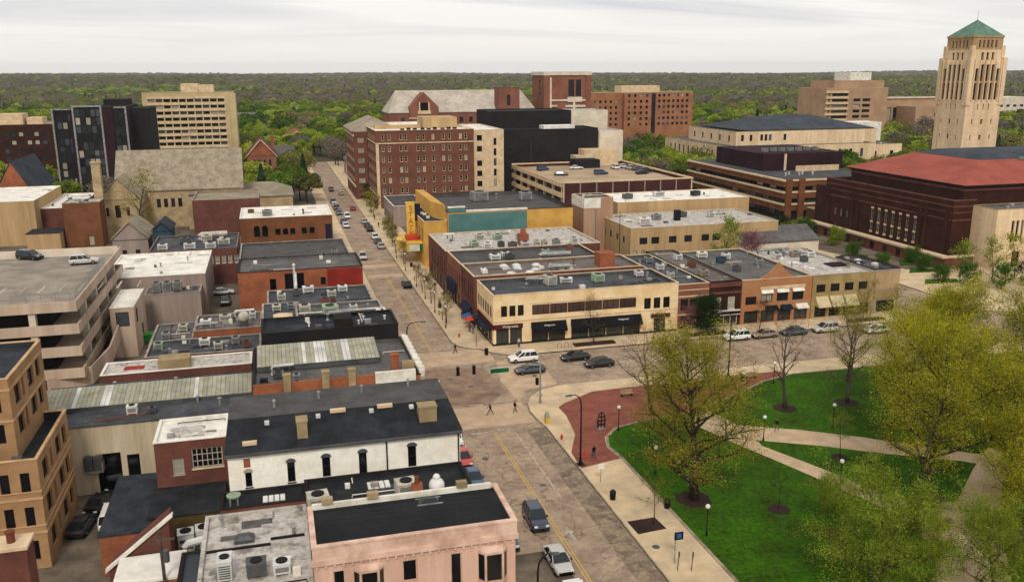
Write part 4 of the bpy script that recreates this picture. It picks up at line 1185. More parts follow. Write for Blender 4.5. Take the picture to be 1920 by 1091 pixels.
part(b, 'plinth', ['trim_dark'], lambda m: (m.box(34.0, 67.6, 138.9, 138.995, .13, .42), m.box(34.0, 34.09, 139, 151, .13, .42)))
part(b, 'string_course', ['trim_cream'], lambda m: (m.box(34.02, 67.7, 138.93, 138.995, 4.1, 4.3), m.box(40.4, 60.2, 138.93, 138.995, 6.95, 7.12)))
for x in (40.1, 47.35, 61.0, 67.3):
    part(b, 'pilaster', ['cream_tile'], lambda m: m.box(x - .3, x + .3, 138.9, 138.995, .45, 4.05))
part(b, 'sign_band', ['maroon'], lambda m: (m.box(34.0, 39.2, 138.75, 138.99, 3.0, 3.75), m.box(33.85, 34.09, 138.75, 150, 3.0, 3.75)))
text('Walgreens', 0.62, (37.0, 138.72, 3.38), 0, 'sign_white', b)
for xa, xb in ((40.7, 46.9), (47.8, 60.7)):
    aw = part(b, 'awning', ['awning_black'], lambda m: m.hull([(xa, 138.98, 2.75), (xb, 138.98, 2.75), (xb, 138.98, 3.75), (xa, 138.98, 3.75)], [(xa, 137.85, 2.1), (xb, 137.85, 2.1), (xb, 137.9, 2.45), (xa, 137.9, 2.45)]))
text('Walgreens', 0.45, (43.8, 138.33, 3.2), 0, 'sign_white', b, rx=math.radians(48))
text('Walgreens', 0.45, (57.2, 138.35, 3.2), 0, 'sign_white', b, rx=math.radians(48))
part(b, 'sign_band', ['maroon'], lambda m: m.box(62.6, 66.2, 138.8, 138.99, 2.85, 3.5))
part(b, 'side_awning', ['awning_blue'], lambda m: m.hull([(34.05, 140, 2.6), (34.05, 149.5, 2.6), (34.05, 149.5, 3.0), (34.05, 140, 3.0)], [(32.9, 140, 2.5), (32.9, 149.5, 2.5), (32.9, 149.5, 2.6), (32.9, 140, 2.6)]))

# three brick buildings along the street
W = [(152 + 1.75 * i, 152.95 + 1.75 * i, 4.6, 7.2, 'sash') for i in range(6)] + [(151.8 + 2.7 * i, 154 + 2.7 * i, .3, 2.9, 'm10', 'glass_shop') for i in range(4)]
b = bld('red_brick_shop', 'red brick street shop building with a mauve roof full of white vents', 33.6, 66, 151.2, 162.4, 9.5, 'brick_red', 'roof_mauve', par=0.6, W=W, cop='trim_cream')
part(b, 'side_awning', ['awning_blue'], lambda m: m.hull([(33.58, 153, 2.8), (33.58, 158.5, 2.8), (33.58, 158.5, 3.4), (33.58, 153, 3.4)], [(32.3, 153, 2.5), (32.3, 158.5, 2.5), (32.3, 158.5, 2.6), (32.3, 153, 2.6)]))
part(b, 'chimney', ['brick_orange'], lambda m: m.box(58.6, 61.6, 154, 157, 8.9, 11.6))
W = [(163.6 + 2.1 * i, 164.6 + 2.1 * i, 4.6, 7.0, 'sash') for i in range(6)] + [(163.2 + 3.2 * i, 165.8 + 3.2 * i, .3, 2.9, 'm10', 'glass_shop') for i in range(4)]
b = bld('orange_brick_shop', 'orange brick street shop building with a black roof', 33.6, 62, 162.8, 175.8, 9.4, 'brick_gothic', 'roof_charcoal', par=0.6, W=W, cop='trim_cream')
W = [(177.5 + 2.4 * i, 178.7 + 2.4 * i, 4.4, 6.8, 'sash') for i in range(7)] + [(177 + 3.6 * i, 179.8 + 3.6 * i, .3, 2.9, 'm10', 'glass_shop') for i in range(5)]
b = bld('white_roof_shop', 'brick street building with a dirty white roof before the theatre', 33.4, 67, 176.2, 197, 9.3, 'brick_red', 'roof_patchy', par=0.5, W=W, cop='trim_cream')
part(b, 'blue_banner', ['awning_blue'], lambda m: m.box(32.6, 33.38, 166, 172, 2.6, 5.0))
part(b, 'chimney', ['brick_orange'], lambda m: (m.box(50.2, 52.2, 180, 182, 8.7, 11.2), m.cyl(51.2, 181, 11.2, 12.4, .7, .5, n=8)))

# theatre with the blade sign
b = bld('theatre', 'yellow and teal theatre with a tall lettered blade sign', 39.2, 70, 203, 236, 13.0, 'yellow_wall', 'roof_charcoal', par=0.9, cop='trim_dark')
part(b, 'teal_wall', ['teal_wall'], lambda m: m.box(39.3, 58.4, 202.93, 202.99, 0, 12.6))
part(b, 'teal_step', ['teal_wall'], lambda m: m.box(39.3, 43.2, 202.95, 203.5, 12.9, 14.0))
part(b, 'step_coping', ['trim_white'], lambda m: (m.box(39.2, 43.3, 202.85, 203.6, 14.0, 14.3), m.box(43.5, 58.5, 202.8, 203.4, 12.92, 13.35)))
bld('', '', 33.6, 39.1, 204, 226, 11.0, 'yellow_wall', 'roof_black', par=0.5, root=b, cop='trim_cream', W=[(206 + 4 * i, 207.4 + 4 * i, 5.6, 9.0) for i in range(5)], wname='front_wing')
part(b, 'upper_wall', ['yellow_wall'], lambda m: m.hull([(36.8, 214, 10.4), (39.15, 206, 10.4), (39.15, 236, 10.4), (36.8, 236, 10.4)], [(36.8, 214, 14.4), (39.15, 206, 14.2), (39.15, 236, 14.2), (36.8, 236, 14.4)]))
bs = part(b, 'blade_sign', ['sign_yellow'], lambda m: (m.box(30.9, 32.9, 213, 213.5, 5.6, 14.1), m.box(30.7, 33.1, 212.95, 213.55, 14.1, 14.4)))
part(b, 'blade_sign_back', ['awning_blue'], lambda m: m.box(32.92, 34.4, 213.5, 214.0, 9.6, 13.8))
for i, ch in enumerate('STATE'):
    text(ch, 1.75, (31.9, 212.96, 12.95 - 1.62 * i), 0, 'sign_red', b, depth=.03)
mq = part(b, 'marquee', ['sign_yellow'], lambda m: (m.prism([(33.6, 207), (30.0, 207.6), (28.4, 213), (30.0, 219), (33.6, 219.5)], 3.3, 5.2), m.prism([(33.6, 206.8), (29.9, 207.4), (28.2, 213), (29.9, 219.2), (33.6, 219.7)], 5.2, 5.6)))
part(mq, 'letter_board', ['sign_white'], lambda m: m.box(30.4, 32.9, 206.9, 207.0, 3.5, 5.0))
part(mq, 'green_panel', ['sign_green'], lambda m: m.box(32.95, 33.6, 206.75, 206.95, 3.4, 5.1))
part(mq, 'red_crown', ['sign_red'], lambda m: m.box(30.3, 33.4, 209.5, 212.9, 5.6, 6.6))

# shops facing the park
S = [(68.4 + 1.75 * i, 69.9 + 1.75 * i, 3.5, 5.6) for i in range(3)] + [(68.5, 73.4, .3, 2.5, 'm30', 'glass_shop')]
b = bld('striped_brick_shop', 'narrow red brick shop with pale stone bands, second from the cream corner', 67.85, 73.9, 139.4, 166, 8.4, 'brick_gothic', 'roof_dkgrey', par=0.5, S=S, cop='trim_cream')
part(b, 'stone_band', ['trim_cream'], lambda m: (m.box(67.9, 73.85, 139.3, 139.39, 6.0, 6.25), m.box(67.9, 73.85, 139.3, 139.39, 7.2, 7.35), m.box(67.9, 73.85, 139.3, 139.39, 2.7, 2.95)))
S = at_cols([75.7, 78.4], 1.35, 3.2, 2.3, 'sash', 'glass_pale') + [(74.5, 79.7, .3, 2.1, 'm30', 'glass_shop')]
b = bld('dark_brick_shop', 'dark brick shop with two tall pale windows and ornate top', 74.0, 80.2, 139.4, 168, 8.5, 'brick_dark', 'roof_mauve', par=0.6, S=S, cop='trim_dark', fm='trim_white')
part(b, 'cornice', ['brick_red'], lambda m: (m.box(73.95, 80.25, 139.1, 139.38, 7.4, 8.2), m.box(74.1, 80.1, 139.2, 139.38, 6.1, 6.5)))
part(b, 'shop_fascia', ['trim_dark'], lambda m: m.box(74.1, 80.1, 139.0, 139.38, 2.3, 2.9))
part(b, 'fascia_edge', ['trim_white'], lambda m: (m.box(74.1, 80.1, 138.9, 139.38, 2.91, 3.05), m.box(74.1, 80.1, 138.9, 138.99, 2.2, 2.29)))
S = at_cols([85.4, 88.6, 91.8], 2.3, 4.0, 1.7, 'm10') + at_cols([82.2], 2.2, 3.7, 1.5) + [(81.0 + 3.4 * i, 83.7 + 3.4 * i, .3, 2.5, 'm10', 'glass_shop') for i in range(4)]
b = bld('gabled_brick_shop', 'orange brick shop with a stepped gable facing the park', 80.3, 94.6, 139.2, 166, 8.4, 'brick_gable', 'roof_grey', par=0.5, S=S, cop='trim_cream', gm='glass_black')
part(b, 'gable', ['brick_gable'], lambda m: m.hull([(83.8, 139.22, 8.3), (91.4, 139.22, 8.3), (89.6, 139.22, 9.1), (87.6, 139.22, 11.2), (85.6, 139.22, 9.3)], [(83.8, 139.6, 8.3), (91.4, 139.6, 8.3), (89.6, 139.6, 9.1), (87.6, 139.6, 11.2), (85.6, 139.6, 9.3)]))
part(b, 'window_awning', ['trim_white'], lambda m: [m.hull([(x - 1.2, 139.18, 5.72), (x + 1.2, 139.18, 5.72), (x + 1.2, 139.18, 6.3), (x - 1.2, 139.18, 6.3)], [(x - 1.2, 138.8, 5.7), (x + 1.2, 138.8, 5.7), (x + 1.2, 138.85, 5.8), (x - 1.2, 138.85, 5.8)]) for x in (85.4, 88.6, 91.8)])
part(b, 'stone_surround', ['trim_cream'], lambda m: m.box(84, 93.2, 139.12, 139.19, 6.35, 6.9))
for x, w, mt in ((86.4, 1.2, 'awning_black'), (89.4, 1.1, 'awning_blue'), (92.6, 1.2, 'trim_white')):
    part(b, 'shop_awning', [mt], lambda m: m.hull([(x - w, 139.17, 2.55), (x + w, 139.17, 2.55), (x + w, 139.17, 3.3), (x - w, 139.17, 3.3)], [(x - w, 138.2, 2.5), (x + w, 138.2, 2.5), (x + w, 138.22, 2.7), (x - w, 138.22, 2.7)]))
S = at_cols([96.6, 99.6, 102.6, 105.6], 1.9, 5.0, 1.5, 'm10') + [(95.6 + 3.05 * i, 98.0 + 3.05 * i, .3, 2.4, 'm10', 'glass_black') for i in range(4)]
b = bld('olive_brick_shop', 'olive yellow brick shop with three tan awnings', 94.8, 108.0, 139.3, 163, 8.3, 'olive_wall', 'roof_patchy', par=0.4, S=S, cop='roof_tan', gm='glass_black')
for x in (96.9, 99.9, 102.9):
    part(b, 'awning', ['awning_tan'], lambda m: m.hull([(x - 1.3, 139.28, 2.5), (x + 1.3, 139.28, 2.5), (x + 1.3, 139.28, 4.2), (x - 1.3, 139.28, 4.2)], [(x - 1.3, 137.9, 2.4), (x + 1.3, 137.9, 2.4), (x + 1.3, 137.92, 2.55), (x - 1.3, 137.92, 2.55)]))
S = [(109.0, 112.9, .3, 2.5, 'm20', 'glass_black')]
b = bld('tan_end_shop', 'narrow grey-tan shop closing the east end of the row', 108.15, 113.7, 139.5, 152, 8.6, 'mauve_wall', 'roof_dkgrey', par=0.5, S=S, cop='trim_dark')
part(b, 'sign_band', ['olive_wall'], lambda m: m.box(108.3, 113.6, 139.3, 139.48, 2.9, 4.3))
part(b, 'blank_panel', ['limestone_dk'], lambda m: m.box(108.3, 113.6, 139.42, 139.48, 4.6, 8.0))

# tan blocks behind the shops
b = bld('tan_tower_block', 'tall narrow pinkish tan block with a white top', 74.6, 82.4, 208, 217, 14.2, 'pinktan_wall', 'roof_grey', par=0.4, cop='trim_cream', S=[(77.4, 77.9, .5, 11)])
part(b, 'white_top', ['trim_white'], lambda m: (m.box(74.5, 79.0, 207.85, 207.99, 11.6, 14.1), m.box(74.45, 74.59, 207.85, 217, 11.6, 14.1)))
S = at_cols([83.5, 86.5, 91.0, 95.0, 99.5, 102.4], 2.0, 5.2, 1.6) + at_cols([81.5, 83.5], .9, 2.4, 1.4)
b = bld('tan_flat_building', 'two-storey tan building with cluttered grey roof behind the shops', 80.2, 119, 191, 212, 9.2, 'tan_wall', 'roof_patchy', par=0.4, S=S, W=row(193, 210, 4, 1.4, 5, 1.6), cop='trim_cream', gm='glass')
bld('', '', 86, 124, 214, 232, 11.8, 'tan_wall', 'roof_white', par=0.3, root=b, cop='trim_cream')
part(b, 'stack', ['black_metal'], lambda m: m.box(95.8, 97.2, 200, 201.2, 8.8, 11.4))
b = bld('white_shed', 'small white gabled outbuilding behind the gabled shop', 108, 128, 187, 199, 4.6, 'pale_stone', 'roof_grey', par=0, S=[(124, 125.2, 1.5, 2.7)])
gable_roof(b, 108, 128, 187, 199, 4.62, 7.4, 'roof_grey', 'x', wall='pale_stone', ov=.2)
b = bld('red_fence_wall', 'low dark red garden wall behind the shops', 104, 128, 176, 176.5, 2.4, 'brick_dark', 'brick_dark', par=0, cat='wall')

# dark brick parking deck
b = thing('parking_deck', 'dark brick parking deck with cars on its sandy top level', 'parking deck', (104, 279, 0))
FOOT.append((83, 125, 250, 308))
part(b, 'south_wall', ['brick_deck'], lambda m: m.box(83.2, 125, 250.2, 250.6, 0, 12.6))
part(b, 'east_wall', ['brick_deck'], lambda m: m.box(124.6, 125, 250.6, 308, 0, 12.6))
part(b, 'north_wall', ['brick_deck'], lambda m: m.box(83.2, 124.6, 307.6, 308, 0, 12.6))
for i in range(9):
    x = 83.3 + 5.18 * i
    part(b, 'pilaster', ['trim_cream' if i in (0, 8) else 'mauve_wall'], lambda m: m.box(x - .18, x + .18, 249.95, 250.19, 0, 12.5))
part(b, 'coping', ['trim_cream'], lambda m: (m.box(83, 125.2, 250.0, 250.8, 12.6, 13.0), m.box(124.4, 125.2, 250.8, 308.2, 12.6, 13.0), m.box(83, 124.4, 307.4, 308.2, 12.6, 13.0)))
for i, z in enumerate((2.6, 5.6, 8.6, 11.7)):
    part(b, 'deck', ['deck_floor'], lambda m: m.box(83.3, 124.5, 250.7, 307.5, z - .3, z))
    part(b, 'parapet_band', ['trim_cream'], lambda m: m.box(82.9, 83.25, 250.9, 308, z - .4, z + .95))
for i in range(7):
    part(b, 'column', ['trim_cream'], lambda m: m.box(83.3, 84.1, 252 + 9.0 * i, 252.7 + 9.0 * i, 0, 11.35))
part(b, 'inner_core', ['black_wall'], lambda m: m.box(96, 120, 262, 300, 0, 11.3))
part(b, 'stair_hut', ['black_wall'], lambda m: m.box(103, 112, 296, 303, 11.7, 14.6))

# black and cream building behind the deck
b = bld('black_clad_building', 'black clad building with cream corner blocks behind the parking deck', 79, 117, 312, 328, 24.6, 'black_wall', 'roof_black', par=0.5, cop='trim_dark', S=[(83, 84, 6, 10), (83, 84, 14, 18), (91, 91.8, 8, 20)])
bld('', '', 80, 112, 328.3, 350, 30.4, 'black_wall', 'roof_black', par=0.4, root=b, cop='trim_dark')
bld('', '', 112.2, 127, 328.3, 345, 30.2, 'pale_stone', 'roof_patchy', par=0.4, root=b, cop='trim_white')
bld('', '', 117.2, 126.5, 311, 327, 23.6, 'pale_stone', 'roof_patchy', par=0.4, root=b, cop='trim_white')
part(b, 'cream_stair_block', ['trim_cream'], lambda m: (m.box(109, 122, 304, 310.9, 0, 17.4), m.box(106, 109, 304.5, 310.9, 0, 15.2)))
part(b, 'roof_plant', ['roof_white'], lambda m: m.box(98, 110, 318, 324, 24.1, 25.4))

# hotel
cols = [36.3, 38.4, 42.3, 43.9, 48.0, 50.0, 53.2, 56.7, 58.8, 62.6, 64.4]
S = [q for z in (22.9, 19.2, 15.7, 12.2, 8.7, 5.2) for q in at_cols(cols, .95, z, 1.75)]
Wc = [q for z in (22.9, 19.2, 15.7, 12.2, 8.7, 5.2) for q in row(300, 324, 8, 1.0, z, 1.75)]
b = bld('brick_hotel', 'seven-storey brown brick hotel with pale trimmed windows', 34.0, 67.2, 299, 350, 26.1, 'brick_hotel', 'roof_white', par=0.7, S=S, W=Wc, cop='trim_cream', fm='trim_cream', gm='glass_black', split=False, ov=.2, style='sash', dep=.16)
part(b, 'stone_band', ['trim_cream'], lambda m: (m.box(33.85, 67.1, 298.85, 298.995, 21.7, 22.05), m.box(33.85, 33.995, 299, 350, 21.7, 22.05), m.box(33.85, 33.995, 299, 350, 4.2, 4.6)))
part(b, 'corner_quoins', ['trim_cream'], lambda m: m.box(33.9, 34.9, 298.9, 298.99, 0, 21.6))
part(b, 'penthouse', ['tan_wall'], lambda m: (m.box(53, 65, 316, 330, 25.4, 29.2), m.box(36, 52, 318, 322, 25.4, 26.6)))
for i in range(9):
    part(b, 'roof_hatch', ['black_wall'], lambda m: m.box(43 + 2.3 * i, 44.2 + 2.3 * i, 303 + (i % 3), 304.4 + (i % 3), 25.4, 26.3 + .2 * (i % 2)))
bld('', '', 67.4, 78, 300, 335, 25.6, 'trim_cream', 'roof_white', par=0.5, root=b, S=at_cols([69.4], 2.0, 3, 2) + [(68.5, 70.3, z, z + 1.9) for z in (6.3, 9.8, 13.3, 18.2, 21.9)] + [(74.4, 75.4, z, z + 2.4) for z in (6.3, 9.8, 13.3, 16.8, 20.3)], cop='trim_cream', split=False, gm='glass_black', wname='cream_wing')
Wc = [q for z in (20.4, 16.8, 13.2, 9.6, 6.0) for q in row(327, 358, 7, 2.6, z, 1.7)]
bld('', '', 29.2, 33.9, 325, 360, 24.2, 'brick_hotel', 'roof_tan', par=0, root=b, W=Wc, S=[(30.5, 32.6, z, z + 1.7) for z in (20.4, 16.8, 13.2, 9.6, 6.0)], fm='trim_cream', split=False, wname='west_wing_wall', gm='glass_pale')
gable_roof(b, 29.2, 46, 326, 360, 24.22, 28.5, 'roof_tan', 'y', hip=7, ov=.9)
for z in (22.6, 4.4):
    part(b, 'stone_band', ['trim_cream'], lambda m: m.box(28.9, 29.19, 324.8, 360.2, z, z + .7))
b = bld('hotel_shopfront', 'low black-roofed shop with a white edge at the foot of the hotel', 34.2, 44, 262, 285, 6.4, 'mauve_wall', 'roof_charcoal', par=0.4, cop='trim_white', W=row(264, 284, 6, 2.2, .6, 2.4, 'm10', 'glass_shop'))

# banded brown building
b = thing('banded_brick_building', 'brown brick university building with cream bands and dark rooftop plant', 'building', (167, 272, 0))
FOOT.append((150, 186, 239, 305))
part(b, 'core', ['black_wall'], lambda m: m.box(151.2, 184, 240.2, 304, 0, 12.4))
for k, z in enumerate((3.9, 7.6, 11.2)):
    part(b, 'brick_band', ['brick_brown'], lambda m: (m.box(150.2, 185, 239.2, 240.2, z - .9, z + .8), m.box(150.2, 151.2, 240.2, 305, z - .9, z + .8)))
    part(b, 'cream_band', ['trim_cream'], lambda m: (m.box(149.9, 185.1, 238.9, 240, z + .8, z + 1.3), m.box(149.9, 151.0, 240, 305.2, z + .8, z + 1.3)))
for z in (1.4, 5.4, 9.2):
    windows(b, 'S', 240.15, row(157.6, 184, 9, 2.7, z, 1.5), 'm10', 'frame_dark', 'glass_black', .06, False)
    windows(b, 'W', 151.15, row(241, 304, 16, 3.6, z, 1.5), 'm10', 'frame_dark', 'glass_black', .06, False)
for x0, x1 in ((150.6, 152.6), (155.0, 157.0)):
    part(b, 'brick_pier', ['brick_brown'], lambda m: m.box(x0, x1, 238.4, 239.1, 0, 12.9))
part(b, 'roof', ['roof_dkgrey'], lambda m: m.box(151.2, 184.5, 240.3, 304.5, 12.4, 12.6))
part(b, 'plant_screen', ['dark_purple'], lambda m: (m.box(156, 186, 262, 294, 12.6, 18.2)))
part(b, 'plant_trim', ['trim_cream'], lambda m: (m.box(163.8, 164.6, 261.7, 261.98, 12.6, 18), m.box(166, 182, 258, 258.4, 12.6, 14.4)))
bld('', '', 158, 180, 224, 238.3, 4.0, 'brick_brown', 'roof_tan', par=0.4, root=b, cop='trim_cream', wname='low_wing_wall')

# auditorium with the red roof
b = thing('red_roof_auditorium', 'huge dark red brick auditorium with a red hipped roof', 'auditorium', (190, 205, 0))
FOOT.append((150, 240, 160, 245))
hw = [(200.2 - 2.75 * i, 201.4 - 2.75 * i, 3.4, 9.2, 'm14') for i in range(7)]
hw2 = [(216.5, 217.4, 5.2, 7.2), (213.8, 214.7, 5.2, 7.2), (211.1, 212.0, 5.2, 7.2)]
m = MB()
facade(m, 'W', 153, 172, 222, 0, 15, hw + hw2, 0, .3)
facade(m, 'S', 172, 153, 166, 0, 15, [])
facade(m, 'N', 222, 153, 166, 0, 15, [])
m.box(159.5, 236, 176.5, 220, 0, 18.0)
m.build('wall', ['brick_dark'], b)
windows(b, 'W', 153, hw + hw2, 'm14', 'frame_pale', 'glass', .3)
for h in hw:
    for z in (9.25, 5.6, 2.95):
        part(b, 'stone_block', ['trim_cream'], lambda m: m.box(152.9, 152.985, h[0] + .1, h[1] - .1, z, z + .5))
part(b, 'roof', ['roof_dkgrey'], lambda m: m.box(153.4, 159.4, 172.4, 221.6, 14.0, 14.2))
for z, h_ in ((1.6, .35), (10.4, .3), (12.2, .22), (13.6, .3)):
    part(b, 'string_course', ['brick_red'], lambda m: (m.box(152.86, 152.985, 172.3, 221.8, z, z + h_), m.box(153, 158.4, 171.86, 171.985, z, z + h_)))
for y in (206.5, 208.8, 182, 180, 173.2, 219.8):
    part(b, 'pilaster', ['brick_dark'], lambda m: m.box(152.6, 152.85, y, y + 1.0, 0, 13.4))
part(b, 'stepped_wing', ['brick_dark'], lambda m: (m.box(153.2, 159, 222.2, 227, 0, 12.6), m.box(160, 200, 220.2, 226, 0, 13.6)))
part(b, 'frieze', ['brick_red'], lambda m: (m.box(159.2, 159.48, 176.4, 220, 16.6, 17.2), m.box(159.3, 236, 176.2, 176.48, 16.6, 17.2)))
part(b, 'parapet', ['brick_red'], lambda m: (m.box(153.05, 153.4, 172, 222, 14.95, 15.3), m.box(153.4, 159.4, 172.05, 172.4, 14.95, 15.3)))
ev = [(158.6, 175.4), (238, 175.4), (238, 221.5), (158.6, 221.5)]
tp = [(174, 189), (222, 189), (222, 213), (174, 213)]
part(b, 'eave', ['trim_dark'], lambda m: m.prism(ev, 17.7, 18.05))
part(b, 'red_roof', ['roof_red'], lambda m: m.hull([(x, y, 18.06) for x, y in ev], [(x, y, 22.4) for x, y in tp]))
part(b, 'roof_top', ['roof_bluegrey'], lambda m: (m.hull([(x, y, 22.4) for x, y in tp], [(x + (4 if x < 200 else -4), y + (4 if y < 200 else -4), 23.6) for x, y in tp])))
part(b, 'copper_strip', ['copper_green'], lambda m: m.box(186, 198, 188.2, 189.2, 22.3, 22.9))
S = [q for x in (164.5, 173, 181.5, 190) for q in at_cols([x - 1.3, x, x + 1.3], .75, 6.2, 5.0)]
bld('', '', 158.5, 200, 164.5, 172, 14.0, 'limestone', 'roof_grey', par=0.5, root=b, S=S + at_cols([165, 173, 181.5, 190], 2.2, .4, 3.6), cop='limestone_dk', gm='glass_black', wname='limestone_front', dep=.4)
part(b, 'terrace_wall', ['brick_red'], lambda m: (m.box(147.6, 148.1, 168, 226, 0, 2.7), m.box(148.1, 156, 167.4, 167.9, 0, 2.7)))
part(b, 'terrace_coping', ['trim_cream'], lambda m: (m.box(147.3, 148.4, 167.9, 226.2, 2.7, 3.2), m.box(147.3, 156, 167.2, 167.89, 2.7, 3.2)))
for y in range(172, 222, 5):
    part(b, 'terrace_opening', ['glass_black'], lambda m: m.box(147.52, 147.59, y, y + 1.4, .5, 2.1))
part(b, 'terrace', ['concrete_walk'], lambda m: m.box(148.2, 152.5, 168, 226, 0, 2.3))

# bell tower
b = thing('bell_tower', 'tall limestone bell tower with a green pyramid roof', 'tower', (214.4, 240, 0))
FOOT.append((207, 224, 232, 248))
cx, cy = 214.4, 240.0
def ring(h, z0, z1, op, matn, nm):
    m = MB()
    facade(m, 'S', cy - h, cx - h, cx + h, z0, z1, [(cx + a, cx + c, e, f) for a, c, e, f in op], 0, .5)
    facade(m, 'N', cy + h, cx - h, cx + h, z0, z1, [(cx + a, cx + c, e, f) for a, c, e, f in op], 0, .5)
    facade(m, 'W', cx - h, cy - h, cy + h, z0, z1, [(cy + a, cy + c, e, f) for a, c, e, f in op], 0, .5)
    facade(m, 'E', cx + h, cy - h, cy + h, z0, z1, [(cy + a, cy + c, e, f) for a, c, e, f in op], 0, .5)
    m.face([(cx - h, cy - h, z1), (cx + h, cy - h, z1), (cx + h, cy + h, z1), (cx - h, cy + h, z1)])
    m.build(nm, [matn], b)
    for sd_, c0, k0 in (('S', cy - h, cx), ('W', cx - h, cy)):
        windows(b, sd_, c0, [(k0 + a, k0 + c, e, f) for a, c, e, f in op], 'plain', 'limestone_dk', 'glass_black', .5, False, 'opening')
op1 = [(-.9 + 1.9 * k, .1 + 1.9 * k + .8 - .9 + .1, 36.4 if abs(k) < 2 else 36.8, 46.0 if abs(k) < 2 else 45.0) for k in (-2, -1, 0, 1, 2)]
op1 = [(1.95 * k - .66, 1.95 * k + .66, 35.6, 46.2 if abs(k) < 2 else 45.0) for k in (-2, -1, 0, 1, 2)]
op1 += [(-2.2, -1.8, 32.6, 34.4), (-.2, .2, 32.6, 34.4), (1.8, 2.2, 32.6, 34.4)]
op1 += [(k - w, k + w, z, z + 1.5) for z in (28.2, 23.4, 18.6) for k, w in ((-3.6, .22), (0, .42), (3.6, .22))]
ring(6.45, 0, 47.0, op1, 'limestone', 'shaft')
ring(5.9, 47.0, 50.6, [(1.9 * k - .45, 1.9 * k + .45, 47.4, 49.8) for k in (-1, 0, 1)], 'limestone', 'upper_stage')
ring(5.5, 50.6, 54.2, [(1.5 * k - .35, 1.5 * k + .35, 51.2, 53.4) for k in (-2, -1, 0, 1, 2)], 'limestone_dk', 'crown_stage')
for sx in (-1, 1):
    for sy in (-1, 1):
        part(b, 'corner_pier', ['limestone'], lambda m: (m.box(cx + sx * 5.35, cx + sx * 6.8, cy + sy * 5.35, cy + sy * 6.8, 34, 48.2), m.box(cx + sx * 4.9, cx + sx * 6.1, cy + sy * 4.9, cy + sy * 6.1, 48.2, 51.8)))
for sd_, c0, k0 in (('S', cy - 6.45, cx), ('W', cx - 6.45, cy)):
    for k in (-2.5, -1.5, -.5, .5, 1.5, 2.5):
        a = k0 + 1.95 * k
        part(b, 'buttress', ['limestone'], (lambda m: m.box(a - .2, a + .2, c0 - .35, c0 - .01, 35.4, 47.6)) if sd_ == 'S' else (lambda m: m.box(c0 - .35, c0 - .01, a - .2, a + .2, 35.4, 47.6)))
    part(b, 'bell_level_band', ['limestone_dk'], (lambda m: m.box(k0 - 5, k0 + 5, c0 + .1, c0 + .3, 40.6, 41.3)) if sd_ == 'S' else (lambda m: m.box(c0 + .1, c0 + .3, k0 - 5, k0 + 5, 40.6, 41.3)))
part(b, 'cornice', ['limestone_dk'], lambda m: (m.box(cx - 5.7, cx + 5.7, cy - 5.7, cy + 5.7, 54.2, 54.8)))
part(b, 'roof', ['copper_green'], lambda m: m.hull([(cx - 5.6, cy - 5.6, 54.8), (cx + 5.6, cy - 5.6, 54.8), (cx + 5.6, cy + 5.6, 54.8), (cx - 5.6, cy + 5.6, 54.8)], [(cx - .1, cy - .1, 59.6), (cx + .1, cy - .1, 59.6), (cx + .1, cy + .1, 59.6), (cx - .1, cy + .1, 59.6)]))
part(b, 'spire', ['galv'], lambda m: m.cyl(cx, cy, 59.6, 62.4, .09, .03, n=6))

# limestone museum
Wl = row(332, 386, 12, 1.4, 8.2, 4.2)
b = bld('limestone_museum', 'long pale limestone museum with dark hipped roof beyond the brick buildings', 180, 250, 330, 390, 14.6, 'limestone', 'roof_grey', par=0.5, W=Wl, S=row(182, 246, 12, 1.4, 9.0, 3.4), cop='limestone_dk', split=False, gm='glass_black')
bld('', '', 188, 256, 338, 382, 20.0, 'limestone', 'roof_grey', par=0.5, z0=14.0, root=b, cop='limestone_dk', S=at_cols([191, 195, 200, 202, 204, 211], 1.3, 16, 2.6) , W=row(340, 380, 5, 1.5, 15.6, 2.4), split=False, gm='glass_black')
gable_roof(b, 194, 255, 340, 380, 20.1, 25.2, 'roof_bluegrey', 'x', hip=20, ov=.6)
bld('', '', 250.2, 268, 336, 356, 13.4, 'limestone', 'roof_grey', par=0.4, root=b, cop='limestone_dk', S=at_cols([254.5, 263], 1.7, 6, 4.5), split=False, gm='glass_black', wname='end_wing')
b = bld('white_box_building', 'small white box building beside the limestone museum', 268, 284, 372, 384, 20.5, 'trim_white', 'roof_white', par=0.3, cop='trim_white', S=[(274, 281, 15.5, 17)])

# red brick hall with tower, dorm, modern blocks far off
b = bld('gothic_hall', 'long red brick hall with pale roof and gabled dormer behind the hotel', 52, 120, 402, 424, 27, 'brick_gothic', 'roof_pale', par=0, S=rows(56, 118, 14, 1.6, [22.6], 2.4), split=False)
gable_roof(b, 52, 120, 402, 424, 27.02, 36.4, 'roof_pale', 'x', hip=5)
part(b, 'dormer_wall', ['brick_gothic'], lambda m: m.hull([(61, 399.5, 0), (74, 399.5, 0), (74, 399.5, 29.6), (67.5, 399.5, 36), (61, 399.5, 29.6)], [(61, 410, 0), (74, 410, 0), (74, 410, 29.6), (67.5, 410, 36), (61, 410, 29.6)]))
part(b, 'dormer_window', ['glass_black'], lambda m: m.box(65.8, 69.2, 399.3, 399.48, 28.2, 31.6))
part(b, 'dormer_surround', ['trim_cream'], lambda m: (m.box(64.6, 70.4, 399.2, 399.48, 26.6, 28.1), m.box(60.5, 74.5, 399.2, 399.48, 24.6, 25.1), m.box(65.1, 65.7, 399.25, 399.48, 28.1, 31.8), m.box(69.3, 69.9, 399.25, 399.48, 28.1, 31.8)))
bld('', '', 101, 110.5, 396, 405, 37.8, 'brick_gothic', 'roof_tan', par=0.4, root=b, cop='brick_red', S=[(104.6, 106.2, 30, 34.6)], wname='turret_wall')
